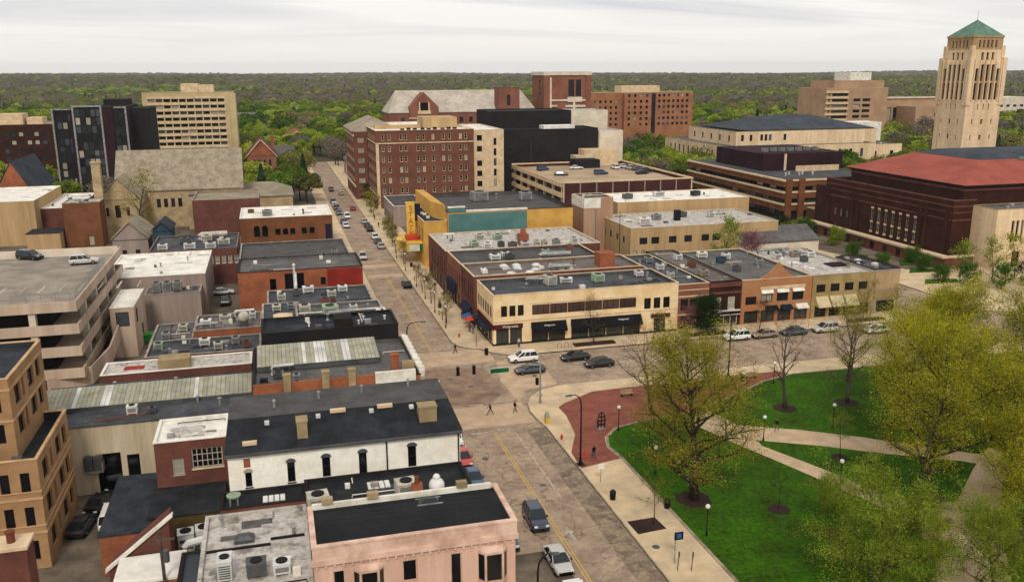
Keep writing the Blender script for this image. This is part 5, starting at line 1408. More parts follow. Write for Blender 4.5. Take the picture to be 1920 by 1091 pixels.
b = bld('brick_clock_tower', 'square red brick tower with pale stone trim and flat crown', 123, 145, 398, 418, 44.6, 'brick_gothic', 'roof_tan', par=0.8, cop='pale_stone', S=[(134.4, 137.2, 33.6, 41), (138.0, 140.6, 33.6, 41), (133.8, 136.0, 24, 28.4), (138.4, 140.6, 24, 28.4)], W=[(404, 407, 34, 41)], split=False, ov=.5, copt=1.6)
part(b, 'stone_pier', ['pale_stone'], lambda m: (m.box(136.6, 137.6, 397.4, 397.99, 20, 33), m.box(125.4, 126.2, 397.5, 397.99, 20, 42), m.box(123.2, 144.8, 397.6, 397.99, 31.4, 32.2), m.box(134, 141, 397.5, 397.99, 31.0, 33.2), m.box(123.2, 129, 397.6, 397.99, 29, 29.7), m.box(133, 144.8, 397.6, 397.99, 28.6, 29.6)))
part(b, 'corner_turret', ['brick_gothic'], lambda m: (m.box(122.6, 125.2, 397.5, 400, 0, 43.0), m.box(142.8, 145.4, 397.5, 400, 0, 43.0)))
S = rows(184, 197, 4, 1.4, [16.2 + 3.0 * k for k in range(6)], 1.5) + rows(203, 222, 7, 1.4, [16.2 + 3.0 * k for k in range(6)], 1.5)
b = bld('orange_brick_dormitory', 'wide orange brick dormitory with a grid of small windows', 164, 224, 452, 470, 33.6, 'brick_dorm', 'roof_tan', par=0.5, S=S + rows(166, 181, 5, 1.3, [16.2 + 3.0 * k for k in range(5)], 1.4), cop='trim_cream', split=False, gm='glass_black')
bld('', '', 183, 198.5, 449, 451.9, 33.0, 'brick_dorm', 'roof_tan', par=0, root=b, S=rows(184, 197.5, 4, 1.4, [16.2 + 3.0 * k for k in range(6)], 1.5), split=False, gm='glass_black', wname='bay_wall')
part(b, 'dark_slot', ['black_wall'], lambda m: m.box(199.2, 202, 451.6, 451.98, 12, 33))
part(b, 'penthouse', ['trim_cream'], lambda m: m.box(184, 206, 456, 466, 33, 37))
S = [(330, 341, 16 + 3.3 * k, 17.6 + 3.3 * k) for k in range(5)] + [(345, 350, 16 + 3.3 * k, 17.8 + 3.3 * k) for k in range(4)] + [(351.4, 357, 16 + 3.3 * k, 17.8 + 3.3 * k) for k in range(4)]
b = bld('modern_tan_block', 'modern tan brick block with deep horizontal window slots left of the tower', 326, 369, 480, 510, 34.0, 'modern_tan', 'roof_tan', par=0.5, S=S + [(327, 328.6, 10, 32)], cop='trim_cream', split=False, gm='glass_black', dep=.8)
bld('', '', 333, 368, 483, 508, 38.4, 'modern_tan', 'roof_tan', par=0.5, z0=33, root=b, cop='modern_tan', wname='upper_wall')
part(b, 'penthouse', ['trim_white'], lambda m: m.box(347, 362, 488, 504, 37.9, 43.2))
part(b, 'balcony_band', ['trim_cream'], lambda m: [m.box(325.4, 341, 479.2, 479.98, 14.6 + 3.3 * k, 15.8 + 3.3 * k) for k in range(6)])
S = [(385 + 4.4 * i, 388 + 4.4 * i, 12, 21) for i in range(6)]
b = bld('low_modern_block', 'low modern tan building with tall window slots beside the bell tower', 372, 430, 500, 540, 26.6, 'modern_tan', 'roof_tan', par=0.5, S=S, cop='trim_cream', split=False, gm='glass_black', dep=.8)
bld('', '', 392, 440, 482, 499.8, 22, 'modern_tan', 'roof_tan', par=0.4, root=b, cop='trim_cream', S=[(406, 430, 8 + 4 * k, 10 + 4 * k) for k in range(3)], split=False, wname='front_block')
part(b, 'roof_edge', ['pale_stone'], lambda m: m.box(371, 431, 499, 500, 26.7, 27.6))
b = bld('far_white_building', 'pale flat building beyond the bell tower at the right edge', 470, 560, 560, 590, 24, 'pale_stone', 'roof_white', par=0.5, cop='trim_white', S=rows(472, 558, 14, 3, [12, 17], 1.8), split=False)

# houses among the trees
for i, (x, y, w, d, h, wm, rm, lb) in enumerate(((40, 388, 11, 12, 7, 'pale_stone', 'roof_bluegrey', 'pale house with blue-grey roof beyond the hotel'), (37, 412, 9, 12, 6.5, 'mauve_wall', 'roof_grey', 'grey house behind the pale house by the far street'), (42, 440, 10, 12, 7, 'trim_cream', 'roof_charcoal', 'cream house with dark roof on the far street'),
                                                (9, 418, 9, 11, 6.5, 'brick_gothic', 'roof_mauve', 'brick house left of the far street'), (6, 446, 10, 12, 7, 'pale_stone', 'roof_grey', 'white house left of the far street'), (-24, 500, 13, 14, 8, 'pale_stone', 'roof_grey', 'white house in the trees right of the beige slab'),
                                                (58, 520, 14, 12, 8, 'trim_white', 'roof_charcoal', 'white house in the trees left of the gothic hall'), (16, 560, 14, 12, 8, 'tan_wall', 'roof_red', 'tan house with red roof in the woods'), (262, 560, 16, 14, 8, 'trim_white', 'roof_grey', 'white house in the woods right of the dormitory'),
                                                (300, 640, 18, 14, 9, 'pale_stone', 'roof_charcoal', 'pale house in the woods left of the modern block'), (-110, 560, 18, 14, 9, 'pale_stone', 'roof_grey', 'pale house in the woods at far left'), (240, 700, 24, 14, 10, 'trim_white', 'roof_white', 'long white building in the distant woods'), (-20, 760, 22, 14, 10, 'brick_gothic', 'roof_mauve', 'long brick building in the distant woods'))):
    b = bld('suburban_house', lb, x - w / 2, x + w / 2, y - d / 2, y + d / 2, h, wm, rm, par=0, S=row(x - w / 2 + .5, x + w / 2 - .5, 3, 1.1, h - 2.4, 1.5) + row(x - w / 2 + .5, x + w / 2 - .5, 3, 1.1, 1.2, 1.5), W=row(y - d / 2 + .5, y + d / 2 - .5, 3, 1.1, h - 2.4, 1.5), split=False, cat='house', group='houses among the trees', fm='trim_white')
    gable_roof(b, x - w / 2, x + w / 2, y - d / 2, y + d / 2, h + .02, h + 3.6, rm, 'y' if i % 2 else 'x', wall=wm)
# ------------------------------------------------------------------ things standing on the roofs
def unit_meshes(w, d, h, body):
    m = MB()
    for sx in (-1, 1):
        for sy in (-1, 1):
            m.box(sx * w * .42 - .05, sx * w * .42 + .05, sy * d * .42 - .05, sy * d * .42 + .05, 0, .2)
    m.box(-w / 2, w / 2, -d / 2, d / 2, .2, h)
    m.box(-w / 2 - .03, w / 2 + .03, -d / 2 - .03, d / 2 + .03, h, h + .06)
    a = m.mesh('casing', [body])
    g = MB()
    for i in range(6):
        z = .35 + (h - .5) * i / 6
        g.box(-w * .4, w * .4, -d / 2 - .02, -d / 2 - .003, z, z + (h - .5) / 12)
    b = g.mesh('grille', ['galv_dark'])
    f = MB()
    f.cyl(0, 0, h + .06, h + .16, min(w, d) * .36, n=12)
    c = f.mesh('fan', ['black_metal'])
    return a, b, c


UC = {}


def ac(x, y, z, phrase, w=1.1, d=1.0, h=1.0, body='unit_cream', rz=0.0, what='boxy air-conditioning unit', group=None):
    key = (round(w, 1), round(d, 1), round(h, 1), body)
    if key not in UC:
        UC[key] = unit_meshes(*key)
    o = thing('rooftop_unit', '%s on the %s' % (what, phrase), 'air conditioner', (x, y, z), 'rooftop air-conditioning units', rz)
    for n_, me in zip(('casing', 'grille', 'fan'), UC[key]):
        put(n_, me, o)
    return o


def vent(x, y, z, phrase, r=.22, h=.9, mt='galv', what='round metal roof vent'):
    m = MB()
    m.cyl(x, y, z, z + h * .7, r * .6, n=8)
    m.cyl(x, y, z + h * .7, z + h * .85, r * .6, r * 1.25, n=8)
    m.cyl(x, y, z + h * .85, z + h, r * 1.25, r * .3, n=8)
    return m.build('roof_vent', [mt], None, '%s on the %s' % (what, phrase), 'vent', 'roof vents', loc=(x, y, z))


def dome(x, y, z, phrase, w=.8, mt='white_metal', what='white dome skylight'):
    m = MB()
    m.box(x - w, x + w, y - w * .8, y + w * .8, z, z + .25)
    m.hull([(x - w * .9, y - w * .7, z + .25), (x + w * .9, y - w * .7, z + .25), (x + w * .9, y + w * .7, z + .25), (x - w * .9, y + w * .7, z + .25)],
           [(x - w * .5, y - w * .4, z + .5), (x + w * .5, y - w * .4, z + .5), (x + w * .5, y + w * .4, z + .5), (x - w * .5, y + w * .4, z + .5)])
    return m.build('dome_skylight', [mt], None, '%s on the %s' % (what, phrase), 'skylight', 'roof skylights', loc=(x, y, z))


def duct(x0, y0, x1, y1, z, phrase, r=.3, mt='galv', what='metal duct'):
    o = thing('roof_duct', '%s on the %s' % (what, phrase), 'duct', ((x0 + x1) / 2, (y0 + y1) / 2, z), 'roof ducts')
    m = MB()
    m.tube([(x0, y0, z), (x0, y0, z + .8), (x0 + (x1 - x0) * .06, y0 + (y1 - y0) * .06, z + 1.0), (x1, y1, z + 1.0)], r, 8)
    m.build('pipe', [mt], o)
    for t in (.35, .8):
        s = MB()
        xx, yy = x0 + (x1 - x0) * t, y0 + (y1 - y0) * t
        s.box(xx - .06, xx + .06, yy - .3, yy + .3, z, z + .75)
        s.build('support', ['galv_dark'], o)
    return o


def grid_light(x0, x1, y0, y1, z, phrase, n=4):
    o = thing('ribbed_skylight', 'long ribbed white skylight on the %s' % phrase, 'skylight', ((x0 + x1) / 2, (y0 + y1) / 2, z), 'roof skylights')
    m = MB(); m.box(x0, x1, y0, y1, z, z + .22); m.build('curb', ['galv_dark'], o)
    for i in range(n):
        w = (x1 - x0) / n
        g = MB(); g.box(x0 + w * i + .05, x0 + w * (i + 1) - .05, y0 + .05, y1 - .05, z + .22, z + .3); g.build('pane', ['white_metal'], o)


# near roofs
P = 'low black flat roof'
grid_light(6.2, 8.2, 71.2, 72.6, 9.8, P); grid_light(-2.6, -.7, 71.6, 72.8, 9.6, 'low black flat roof')
ac(9.3, 69.8, 9.8, P, 1.7, 1.5, 1.3, 'unit_cream', .1, 'wide cream air-conditioning unit'); ac(1.9, 69.3, 9.8, P, 1.7, 1.5, 1.3, 'unit_cream', .1, 'wide cream air-conditioning unit')
o = thing('turbine_ventilator', 'big round white turbine ventilator beside the peach roof', 'ventilator', (10.6, 61.9, 9.8))
part(o, 'stack', ['galv'], lambda m: m.box(10.1, 11.1, 61.4, 62.4, 9.8, 13.6))
part(o, 'turbine', ['white_metal'], lambda m: (m.cyl(10.6, 61.9, 13.6, 13.8, .3, n=12), m.ball(10.6, 61.9, 14.3, .62, 14, 8), m.ball(10.6, 61.9, 14.95, .3, 10, 5)), smooth=True)
o = thing('brick_flue', 'short brick flue with a clay pot on the peach parapet', 'chimney', (9.0, 61.0, 13.6))
part(o, 'brickwork', ['brick_orange'], lambda m: m.box(8.6, 9.4, 61.12, 61.6, 9.8, 14.9)); part(o, 'pot', ['rust'], lambda m: m.cyl(9.0, 61.35, 14.9, 15.5, .2, .16, n=8))
o = thing('glass_lantern', 'small glazed lantern skylight on the black peach roof', 'skylight', (9.6, 59.6, 13.55))
part(o, 'glazing', ['glass'], lambda m: m.hull([(8.8, 59.4, 14.04), (10.5, 59.4, 14.04), (10.5, 60.3, 14.04), (8.8, 60.3, 14.04)], [(9.2, 59.7, 14.4), (10.1, 59.7, 14.4), (10.1, 60.0, 14.4), (9.2, 60.0, 14.4)]))
part(o, 'curb', ['galv'], lambda m: (m.box(8.7, 10.6, 59.3, 59.4, 14.03, 14.15), m.box(8.7, 10.6, 60.3, 60.4, 14.03, 14.15)))
for x in (2.3, 5.6, 12.3):
    m = MB(); m.box(x - .4, x + .4, 60.5, 61.0, 14.52, 14.95); m.build('parapet_pot', ['wood_tan'], None, 'square tan chimney stub on the peach parapet', 'chimney', loc=(x, 60.75, 14.6))
o = thing('round_roof_table', 'round pale dish on two feet at the corner of the black roof', 'dish', (-4.9, 72.2, 9.6))
part(o, 'dish', ['unit_green'], lambda m: m.cyl(-4.9, 72.3, 10.4, 10.55, .55, .6, n=16)); part(o, 'leg', ['galv'], lambda m: m.cyl(-5.2, 72.1, 9.6, 10.4, .07, n=6)); part(o, 'leg', ['galv'], lambda m: m.cyl(-4.6, 72.1, 9.6, 10.4, .07, n=6))
dome(-4.0, 66.8, 9.2, 'patched white roof', .75, 'galv_dark', 'dark ribbed skylight')
ac(-3.0, 61.4, 9.2, 'patched white roof', 1.4, 1.2, 1.1, 'galv_dark', what='grey twin-fan unit'); ac(-1.2, 61.2, 9.2, 'patched white roof', 1.2, 1.2, .9, 'white_metal', what='white square unit'); ac(-5.2, 61.6, 9.2, 'patched white roof', 1.0, 1.6, 1.6, 'white_metal', what='tall white box unit')
vent(-.2, 66.6, 9.2, 'patched white roof'); vent(-5.8, 69.6, 9.2, 'patched white roof')
# courtyard plant
for x, y, w, h, bd, wh in ((-9.8, 79.0, 1.4, 1.3, 'white_metal', 'white fan-topped unit'), (-8.2, 79.2, 1.5, 1.4, 'white_metal', 'white square unit'), (-7.8, 77.2, 1.3, 1.2, 'unit_cream', 'cream unit')):
    ac(x, y, 0.0, 'ground of the cluttered courtyard', w, w, h + 3, bd, .1, wh)
duct(-9.6, 76.4, -6.8, 77.4, 3.4, 'cluttered courtyard', .35, 'white_metal', 'white bent duct')
o = thing('yellow_lift', 'yellow boom machine in the cluttered courtyard', 'machine', (-8.6, 74.0, 0))
part(o, 'base', ['black_metal'], lambda m: m.box(-9.6, -7.8, 73.2, 74.8, 0, .9)); part(o, 'boom', ['car_yellow'], lambda m: m.tube([(-8.6, 74, .9), (-9.4, 74, 2.6), (-6.4, 73.6, 4.6)], .16, 6)); part(o, 'turret', ['car_yellow'], lambda m: m.box(-9.1, -8.1, 73.5, 74.5, .9, 1.7))
# cream wall and long grey roof
o = thing('wall_condenser', 'grey condenser rack hung on the cream end wall', 'air conditioner', (-20.8, 98.4, 3.2))
part(o, 'rack', ['galv'], lambda m: (m.box(-21.8, -19.8, 97.7, 98.75, 2.9, 3.05), m.box(-21.8, -21.7, 97.7, 98.75, 3.05, 4.0), m.box(-19.9, -19.8, 97.7, 98.75, 3.05, 4.0)))
for x in (-21.3, -20.3):
    part(o, 'fan_box', ['galv_dark'], lambda m: (m.box(x - .45, x + .45, 97.8, 98.6, 3.06, 4.6), m.cyl(x, 98.2, 4.6, 4.7, .35, n=10)))
ac(-16.8, 101.2, 8.0, 'long grey roof', 1.1, .9, 1.0, 'white_metal', what='white square fan unit'); ac(-14.7, 101.0, 8.0, 'long grey roof', .8, .6, .6, 'galv_dark', what='small dark unit')
for x, y in ((-10, 103.0), (-13, 110.5), (-7.5, 101.6), (-20, 110.8)):
    vent(x, y, 8.0, 'long grey roof')
P = 'grey roof behind orange parapet'
ac(-.8, 100.9, 10.75, P, 1.2, 1.0, .8, 'galv_dark', what='dark low unit'); ac(1.2, 99.6, 10.75, P, .7, .6, .7, 'galv', what='small grey unit')
duct(-1.5, 102.4, 1.0, 102.6, 10.75, P, .16, 'white_metal', 'thin white pipe run')
ac(-2.4, 98.6, 10.75, P, .9, .9, .8, 'black_metal', what='black unit')
# row of roofs along the street (west)
P = 'black roof with dark party wall'
for x, y in ((9.8, 114.6), (10.6, 116.4), (13.4, 116), (3.4, 115.2)): vent(x, y, 12.65, P, .2, .6, 'white_metal', 'small white pipe vent')
duct(6.0, 117.6, 9.6, 118.2, 12.65, P, .28)
P = 'white-edged grey roof'
ac(6.6, 122.6, 11.15, P, 2.0, 1.8, 2.2, 'unit_green', .05, 'big pale green cube unit'); ac(9.2, 122.8, 11.15, P, .8, .8, .9, 'white_metal', what='small white unit'); vent(10.6, 123, 11.15, P)
P = 'small brick rear roof'
dome(.2, 123.6, 11.9, P, 1.3, 'trim_cream', 'cream slab hatch'); ac(-.6, 127.4, 11.9, P, 1.2, .9, .8, 'unit_cream', what='cream unit'); ac(1.4, 127.8, 11.9, P, 1.0, .9, .8, 'galv', what='grey unit')
P = 'grey cluttered street roof'
ac(3.4, 130.4, 10.5, P, 1.6, 1.4, 1.2, 'unit_cream', what='cream unit'); ac(7.6, 131, 10.5, P, .8, .8, 1.6, 'brick_red', what='dark red stack'); ac(10.4, 129.6, 10.5, P, 1.1, 1, .9, 'white_metal', what='white unit'); vent(12.6, 130, 10.5, P)
P = 'dark street roof below red wall'
for x, y, w, bd, wh in ((1.4, 138, 2.6, 'mauve_wall', 'long pinkish unit'), (.2, 144.4, 1.3, 'unit_cream', 'cream unit'), (6.8, 139.6, 1.2, 'rust', 'rusty unit'), (8.2, 144.6, 1.4, 'unit_cream', 'cream fan unit'), (10.2, 147.6, 1.5, 'white_metal', 'white unit'), (4.6, 148.6, 1.8, 'white_metal', 'white low unit'), (2.6, 146.6, 1.2, 'galv_dark', 'dark unit')):
    ac(x, y, 9.2, P, w, 1.1, 1.0, bd, .05, wh)
duct(2.7, 150.5, 2.9, 159.8, 9.2, P, .22, 'white_metal', 'white flue pipe')
P = 'low rear roofs behind the garage'
for x, y, z, w, bd, wh in ((-17.6, 133, 5.85, 1.2, 'unit_green', 'pale green unit'), (-11.2, 133.5, 5.85, 1.5, 'white_metal', 'white fan unit'), (-9.2, 131, 5.85, 1.2, 'unit_cream', 'cream unit'), (-6.8, 133.2, 5.85, 1.1, 'galv', 'grey unit'), (-5.2, 130.6, 5.85, .9, 'rust', 'rusty unit'),
                           (-11.4, 141, 6.75, 1.6, 'white_metal', 'white wide unit'), (-8.6, 143, 6.75, 1.8, 'unit_cream', 'cream wide unit'), (-6.2, 140, 6.75, 1.1, 'galv', 'grey unit'), (-4.4, 143.6, 6.75, 1.0, 'white_metal', 'small white unit'),
                           (-17.4, 141, 5.1, 1.2, 'galv', 'grey unit'), (-15.2, 145, 5.1, 1.4, 'unit_cream', 'cream unit'), (-8.2, 151, 3.25, 1.5, 'white_metal', 'white unit'), (-5.4, 153, 3.25, 2.2, 'white_metal', 'white wide unit'), (-4.0, 149.6, 3.25, 1.0, 'galv_dark', 'dark unit')):
    ac(x, y, z, P, w, 1.1, 1.0, bd, rnd.uniform(-.1, .1), wh)
o = thing('round_tank', 'round pale tank on a stand among the low rear roofs', 'tank', (-5.6, 137.6, 6.75))
part(o, 'stand', ['galv_dark'], lambda m: m.box(-6.2, -5.0, 137.1, 138.1, 6.75, 8.0)); part(o, 'tank', ['unit_cream'], lambda m: m.ball(-5.6, 137.6, 8.7, .85, 12, 8), smooth=True)
duct(-12.6, 138.4, -9.5, 138.6, 6.75, 'low rear roofs', .25); duct(-7.2, 145, -4.2, 145.2, 6.75, 'low rear roofs', .2, 'white_metal')
for x, y in ((-15.8, 130.4), (-13.4, 134.6), (-8.0, 129.8)): vent(x, y, 5.85, P)
P = 'white warehouse roof'
vent(-22, 181, 8.35, P); vent(-17.4, 186, 8.35, P); dome(-27, 188, 8.35, P, .7)
P = 'mauve wing of the warehouse'
for x in (-21.6, -19.8, -18.0): ac(x, 168.8, 6.2, P, 1.5, 1.4, 1.8, 'galv', what='tall grey chiller')
P = 'dark roof north of orange building'
for x, y, w, bd, wh in ((1.4, 181, 2.2, 'white_metal', 'white wide unit'), (4.6, 180, 1.6, 'unit_cream', 'cream unit'), (-4.6, 179, 1.4, 'galv_dark', 'dark unit'), (-2.4, 182, 1.2, 'galv_dark', 'low dark unit'), (9.2, 182, 1.0, 'galv', 'grey unit'), (11.6, 186, 1.2, 'galv', 'small grey unit')):
    ac(x, y, 7.7, P, w, 1.2, 1.2, bd, 0, wh)
P = 'long red brick building roof'
for x, y, w, bd, wh in ((-24, 204, 2.0, 'white_metal', 'white tent-like unit'), (-18.4, 203.6, 2.4, 'white_metal', 'wide white unit'), (-14, 203, 2.2, 'white_metal', 'white unit'), (-11.4, 207, 2.6, 'unit_cream', 'long cream unit'), (-20, 211, 1.8, 'galv_dark', 'dark unit'), (-15.4, 213, 2.4, 'unit_cream', 'cream unit')):
    ac(x, y, 7.5, P, w, 1.4, 1.2, bd, 0, wh)
duct(-17, 215.4, -11, 216, 7.5, P, .6, 'unit_cream', 'thick cream duct')
ac(-1.8, 240, 8.55, 'white roof of arched building', 2.6, 2.2, 1.4, 'galv', what='grey unit'); vent(7.4, 240, 8.55, 'white roof of arched building', .3, 1.4, 'black_metal', 'black pipe'); ac(-6, 246, 8.55, 'white roof of arched building', 1.6, 1.6, .8, 'rust', what='rusty unit')
# roofs east of the street
P = 'cream corner building roof'
ac(46.4, 146.6, 8.15, P, 1.8, 2.2, 1.7, 'unit_cream', .15, 'big cream unit with black side'); ac(49.6, 147.2, 8.15, P, 2.2, 1.2, .9, 'white_metal', -.2, 'white low unit'); ac(55.4, 146.4, 8.15, P, 1.9, 1.7, 1.4, 'unit_green', .1, 'pale green cube unit'); duct(42.6, 148.4, 45.4, 147.4, 8.15, P, .3); vent(65.4, 147.4, 8.15, P, .3, 1)
ac(64.2, 148.6, 8.15, P, 1.4, 1.2, .9, 'white_metal', what='white unit')
P = 'mauve brick shop roof'
for x, y in ((41.4, 160), (43.9, 160), (43.4, 157.4), (47.6, 159.2), (50.4, 156.6), (41.2, 153.6), (44.7, 153.4), (52.6, 154.6), (46.4, 155.4)): dome(x, y, 8.9, P, .75, 'white_metal', 'white mushroom hood')
duct(48.6, 153.6, 52.4, 153.2, 8.9, P, .45, 'galv', 'curved silver duct'); ac(36.6, 156.4, 8.9, P, .9, .7, .8, 'white_metal', what='small white unit'); vent(54.6, 157.6, 8.9, P, .2, 1.2, 'rust', 'rusty pipe')
P = 'black brick shop roof'
ac(41.6, 167.6, 8.8, P, 2.0, 1.6, 1.0, 'white_metal', what='white unit'); ac(44.4, 166.6, 8.8, P, 1.6, 1.4, 1.2, 'galv_dark', what='dark unit'); ac(44.2, 169.6, 8.8, P, 1.6, 1.2, .9, 'white_metal', what='low white unit'); duct(50.4, 165.4, 56.4, 164.6, 8.8, P, .55, 'galv', 'thick silver duct'); ac(52.4, 168.6, 8.8, P, 1.4, 1.2, 1.2, 'unit_green', what='pale green unit'); ac(58, 170, 8.8, P, 1.2, 1.0, 1.6, 'brick_gothic', what='brick-coloured stack')
P = 'dirty white roof before theatre'
for x, y, w, bd, wh in ((40.6, 181.6, 1.8, 'unit_green', 'pale green rounded unit'), (43, 179.4, 1.6, 'white_metal', 'white unit'), (46, 179.8, 1.2, 'galv_dark', 'dark unit'), (48.2, 178.6, 1.8, 'galv_dark', 'wide dark unit'), (50.8, 178, 1.8, 'white_metal', 'wide white unit'), (53.6, 178.6, 1.0, 'unit_cream', 'narrow cream unit'), (55.2, 178.4, 1.0, 'unit_cream', 'narrow cream cabinet'), (58, 179, 1.4, 'galv', 'grey unit'), (47.4, 188.4, 2.0, 'unit_green', 'round green-grey unit'), (62.4, 180, 1.4, 'white_metal', 'white end unit'), (43.6, 189.6, 2.0, 'unit_cream', 'low cream unit')):
    ac(x, y, 8.8, P, w, 1.3, 1.1, bd, rnd.uniform(-.2, .2), wh)
duct(36, 192.6, 38.6, 192.4, 8.8, P, .14, 'trim_white', 'white pipe rail'); vent(51.4, 186.6, 8.8, P, .4, 1.4)
ac(52, 226, 12.1, 'theatre roof', 4.0, 3.6, 2.4, 'galv', .1, 'large grey plant unit'); ac(64, 224, 12.1, 'theatre roof', 3.0, 2.6, 2.0, 'galv', 0, 'grey plant unit'); vent(57.6, 230, 12.1, 'theatre roof', .4, 1.2)
P = 'shop roofs facing the park'
for x, y, z, w, bd, wh in ((70.6, 153.4, 7.9, 1.4, 'white_metal', 'white unit'), (69.6, 146.4, 7.9, 1.0, 'unit_cream', 'cream unit'), (71.2, 160, 7.9, 1.5, 'galv', 'grey unit'), (76.2, 146.4, 7.9, 1.8, 'mauve_wall', 'pinkish unit'), (77.6, 154, 7.9, 1.4, 'rust', 'rusty unit'), (78, 161, 7.9, 1.4, 'white_metal', 'white unit'),
                           (84, 148, 7.9, 1.2, 'galv_dark', 'dark unit'), (85, 156, 7.9, 1.8, 'box_blue', 'blue-grey unit'), (87.6, 159, 7.9, 1.5, 'white_metal', 'white unit'), (91, 152, 7.9, 1.4, 'galv', 'grey unit'), (83.6, 161.6, 7.9, 2.0, 'roof_white', 'low white unit'),
                           (97.4, 156, 7.9, 1.6, 'white_metal', 'white unit'), (99.6, 158.4, 7.9, 1.8, 'galv', 'grey unit'), (102.2, 157, 7.9, 2.2, 'mauve_wall', 'wide pinkish unit'), (105, 156, 7.9, 1.6, 'white_metal', 'white cube unit'), (101, 152, 7.9, 1.2, 'galv_dark', 'dark unit')):
    ac(x, y, z, P, w, 1.2, 1.1, bd, rnd.uniform(-.15, .15), wh)
dome(105.4, 147.6, 7.9, P, 1.9, 'dark_purple', 'dark purple roof hatch')
for x, y in ((81.6, 153), (93, 160), (96.4, 149), (72.6, 150), (75.4, 158)): vent(x, y, 7.9, P)
duct(95.6, 160.4, 103, 160.8, 7.9, P, .3)
o = thing('thin_roof_mast', 'thin dark mast standing on the shop roofs', 'mast', (68.2, 168, 0))
part(o, 'pole', ['black_metal'], lambda m: m.cyl(68.2, 168.2, 0, 17, .12, .06, n=6)); part(o, 'crossbar', ['black_metal'], lambda m: m.box(66.9, 69.5, 168.14, 168.26, 16, 16.12))
P = 'tan flat building roof'
for x, y, z, w, bd, wh in ((87, 199, 8.8, 3.0, 'roof_white', 'wide white unit'), (92, 203, 8.8, 2.2, 'galv', 'grey unit'), (100, 205, 8.8, 2.0, 'galv_dark', 'dark unit'), (107, 203, 8.8, 1.6, 'white_metal', 'white unit'), (92, 222, 11.5, 2.6, 'galv_dark', 'dark upper unit'), (102, 224, 11.5, 3.0, 'white_metal', 'white upper unit'), (112, 222, 11.5, 2.4, 'black_metal', 'black upper unit')):
    ac(x, y, z, P, w, 1.5, 1.3, bd, 0, wh)
for i in range(7):
    ac(160 + 3.2 * i, 268, 18.2, 'dark plant screen', 1.6, 1.6, 1.3, 'galv', 0, 'grey cooling unit')
for i in range(5):
    vent(156 + 2.4 * i, 248 + (i % 2) * 2, 12.6, 'banded brick building roof', .4, 1.0, 'white_metal', 'white roof vent')
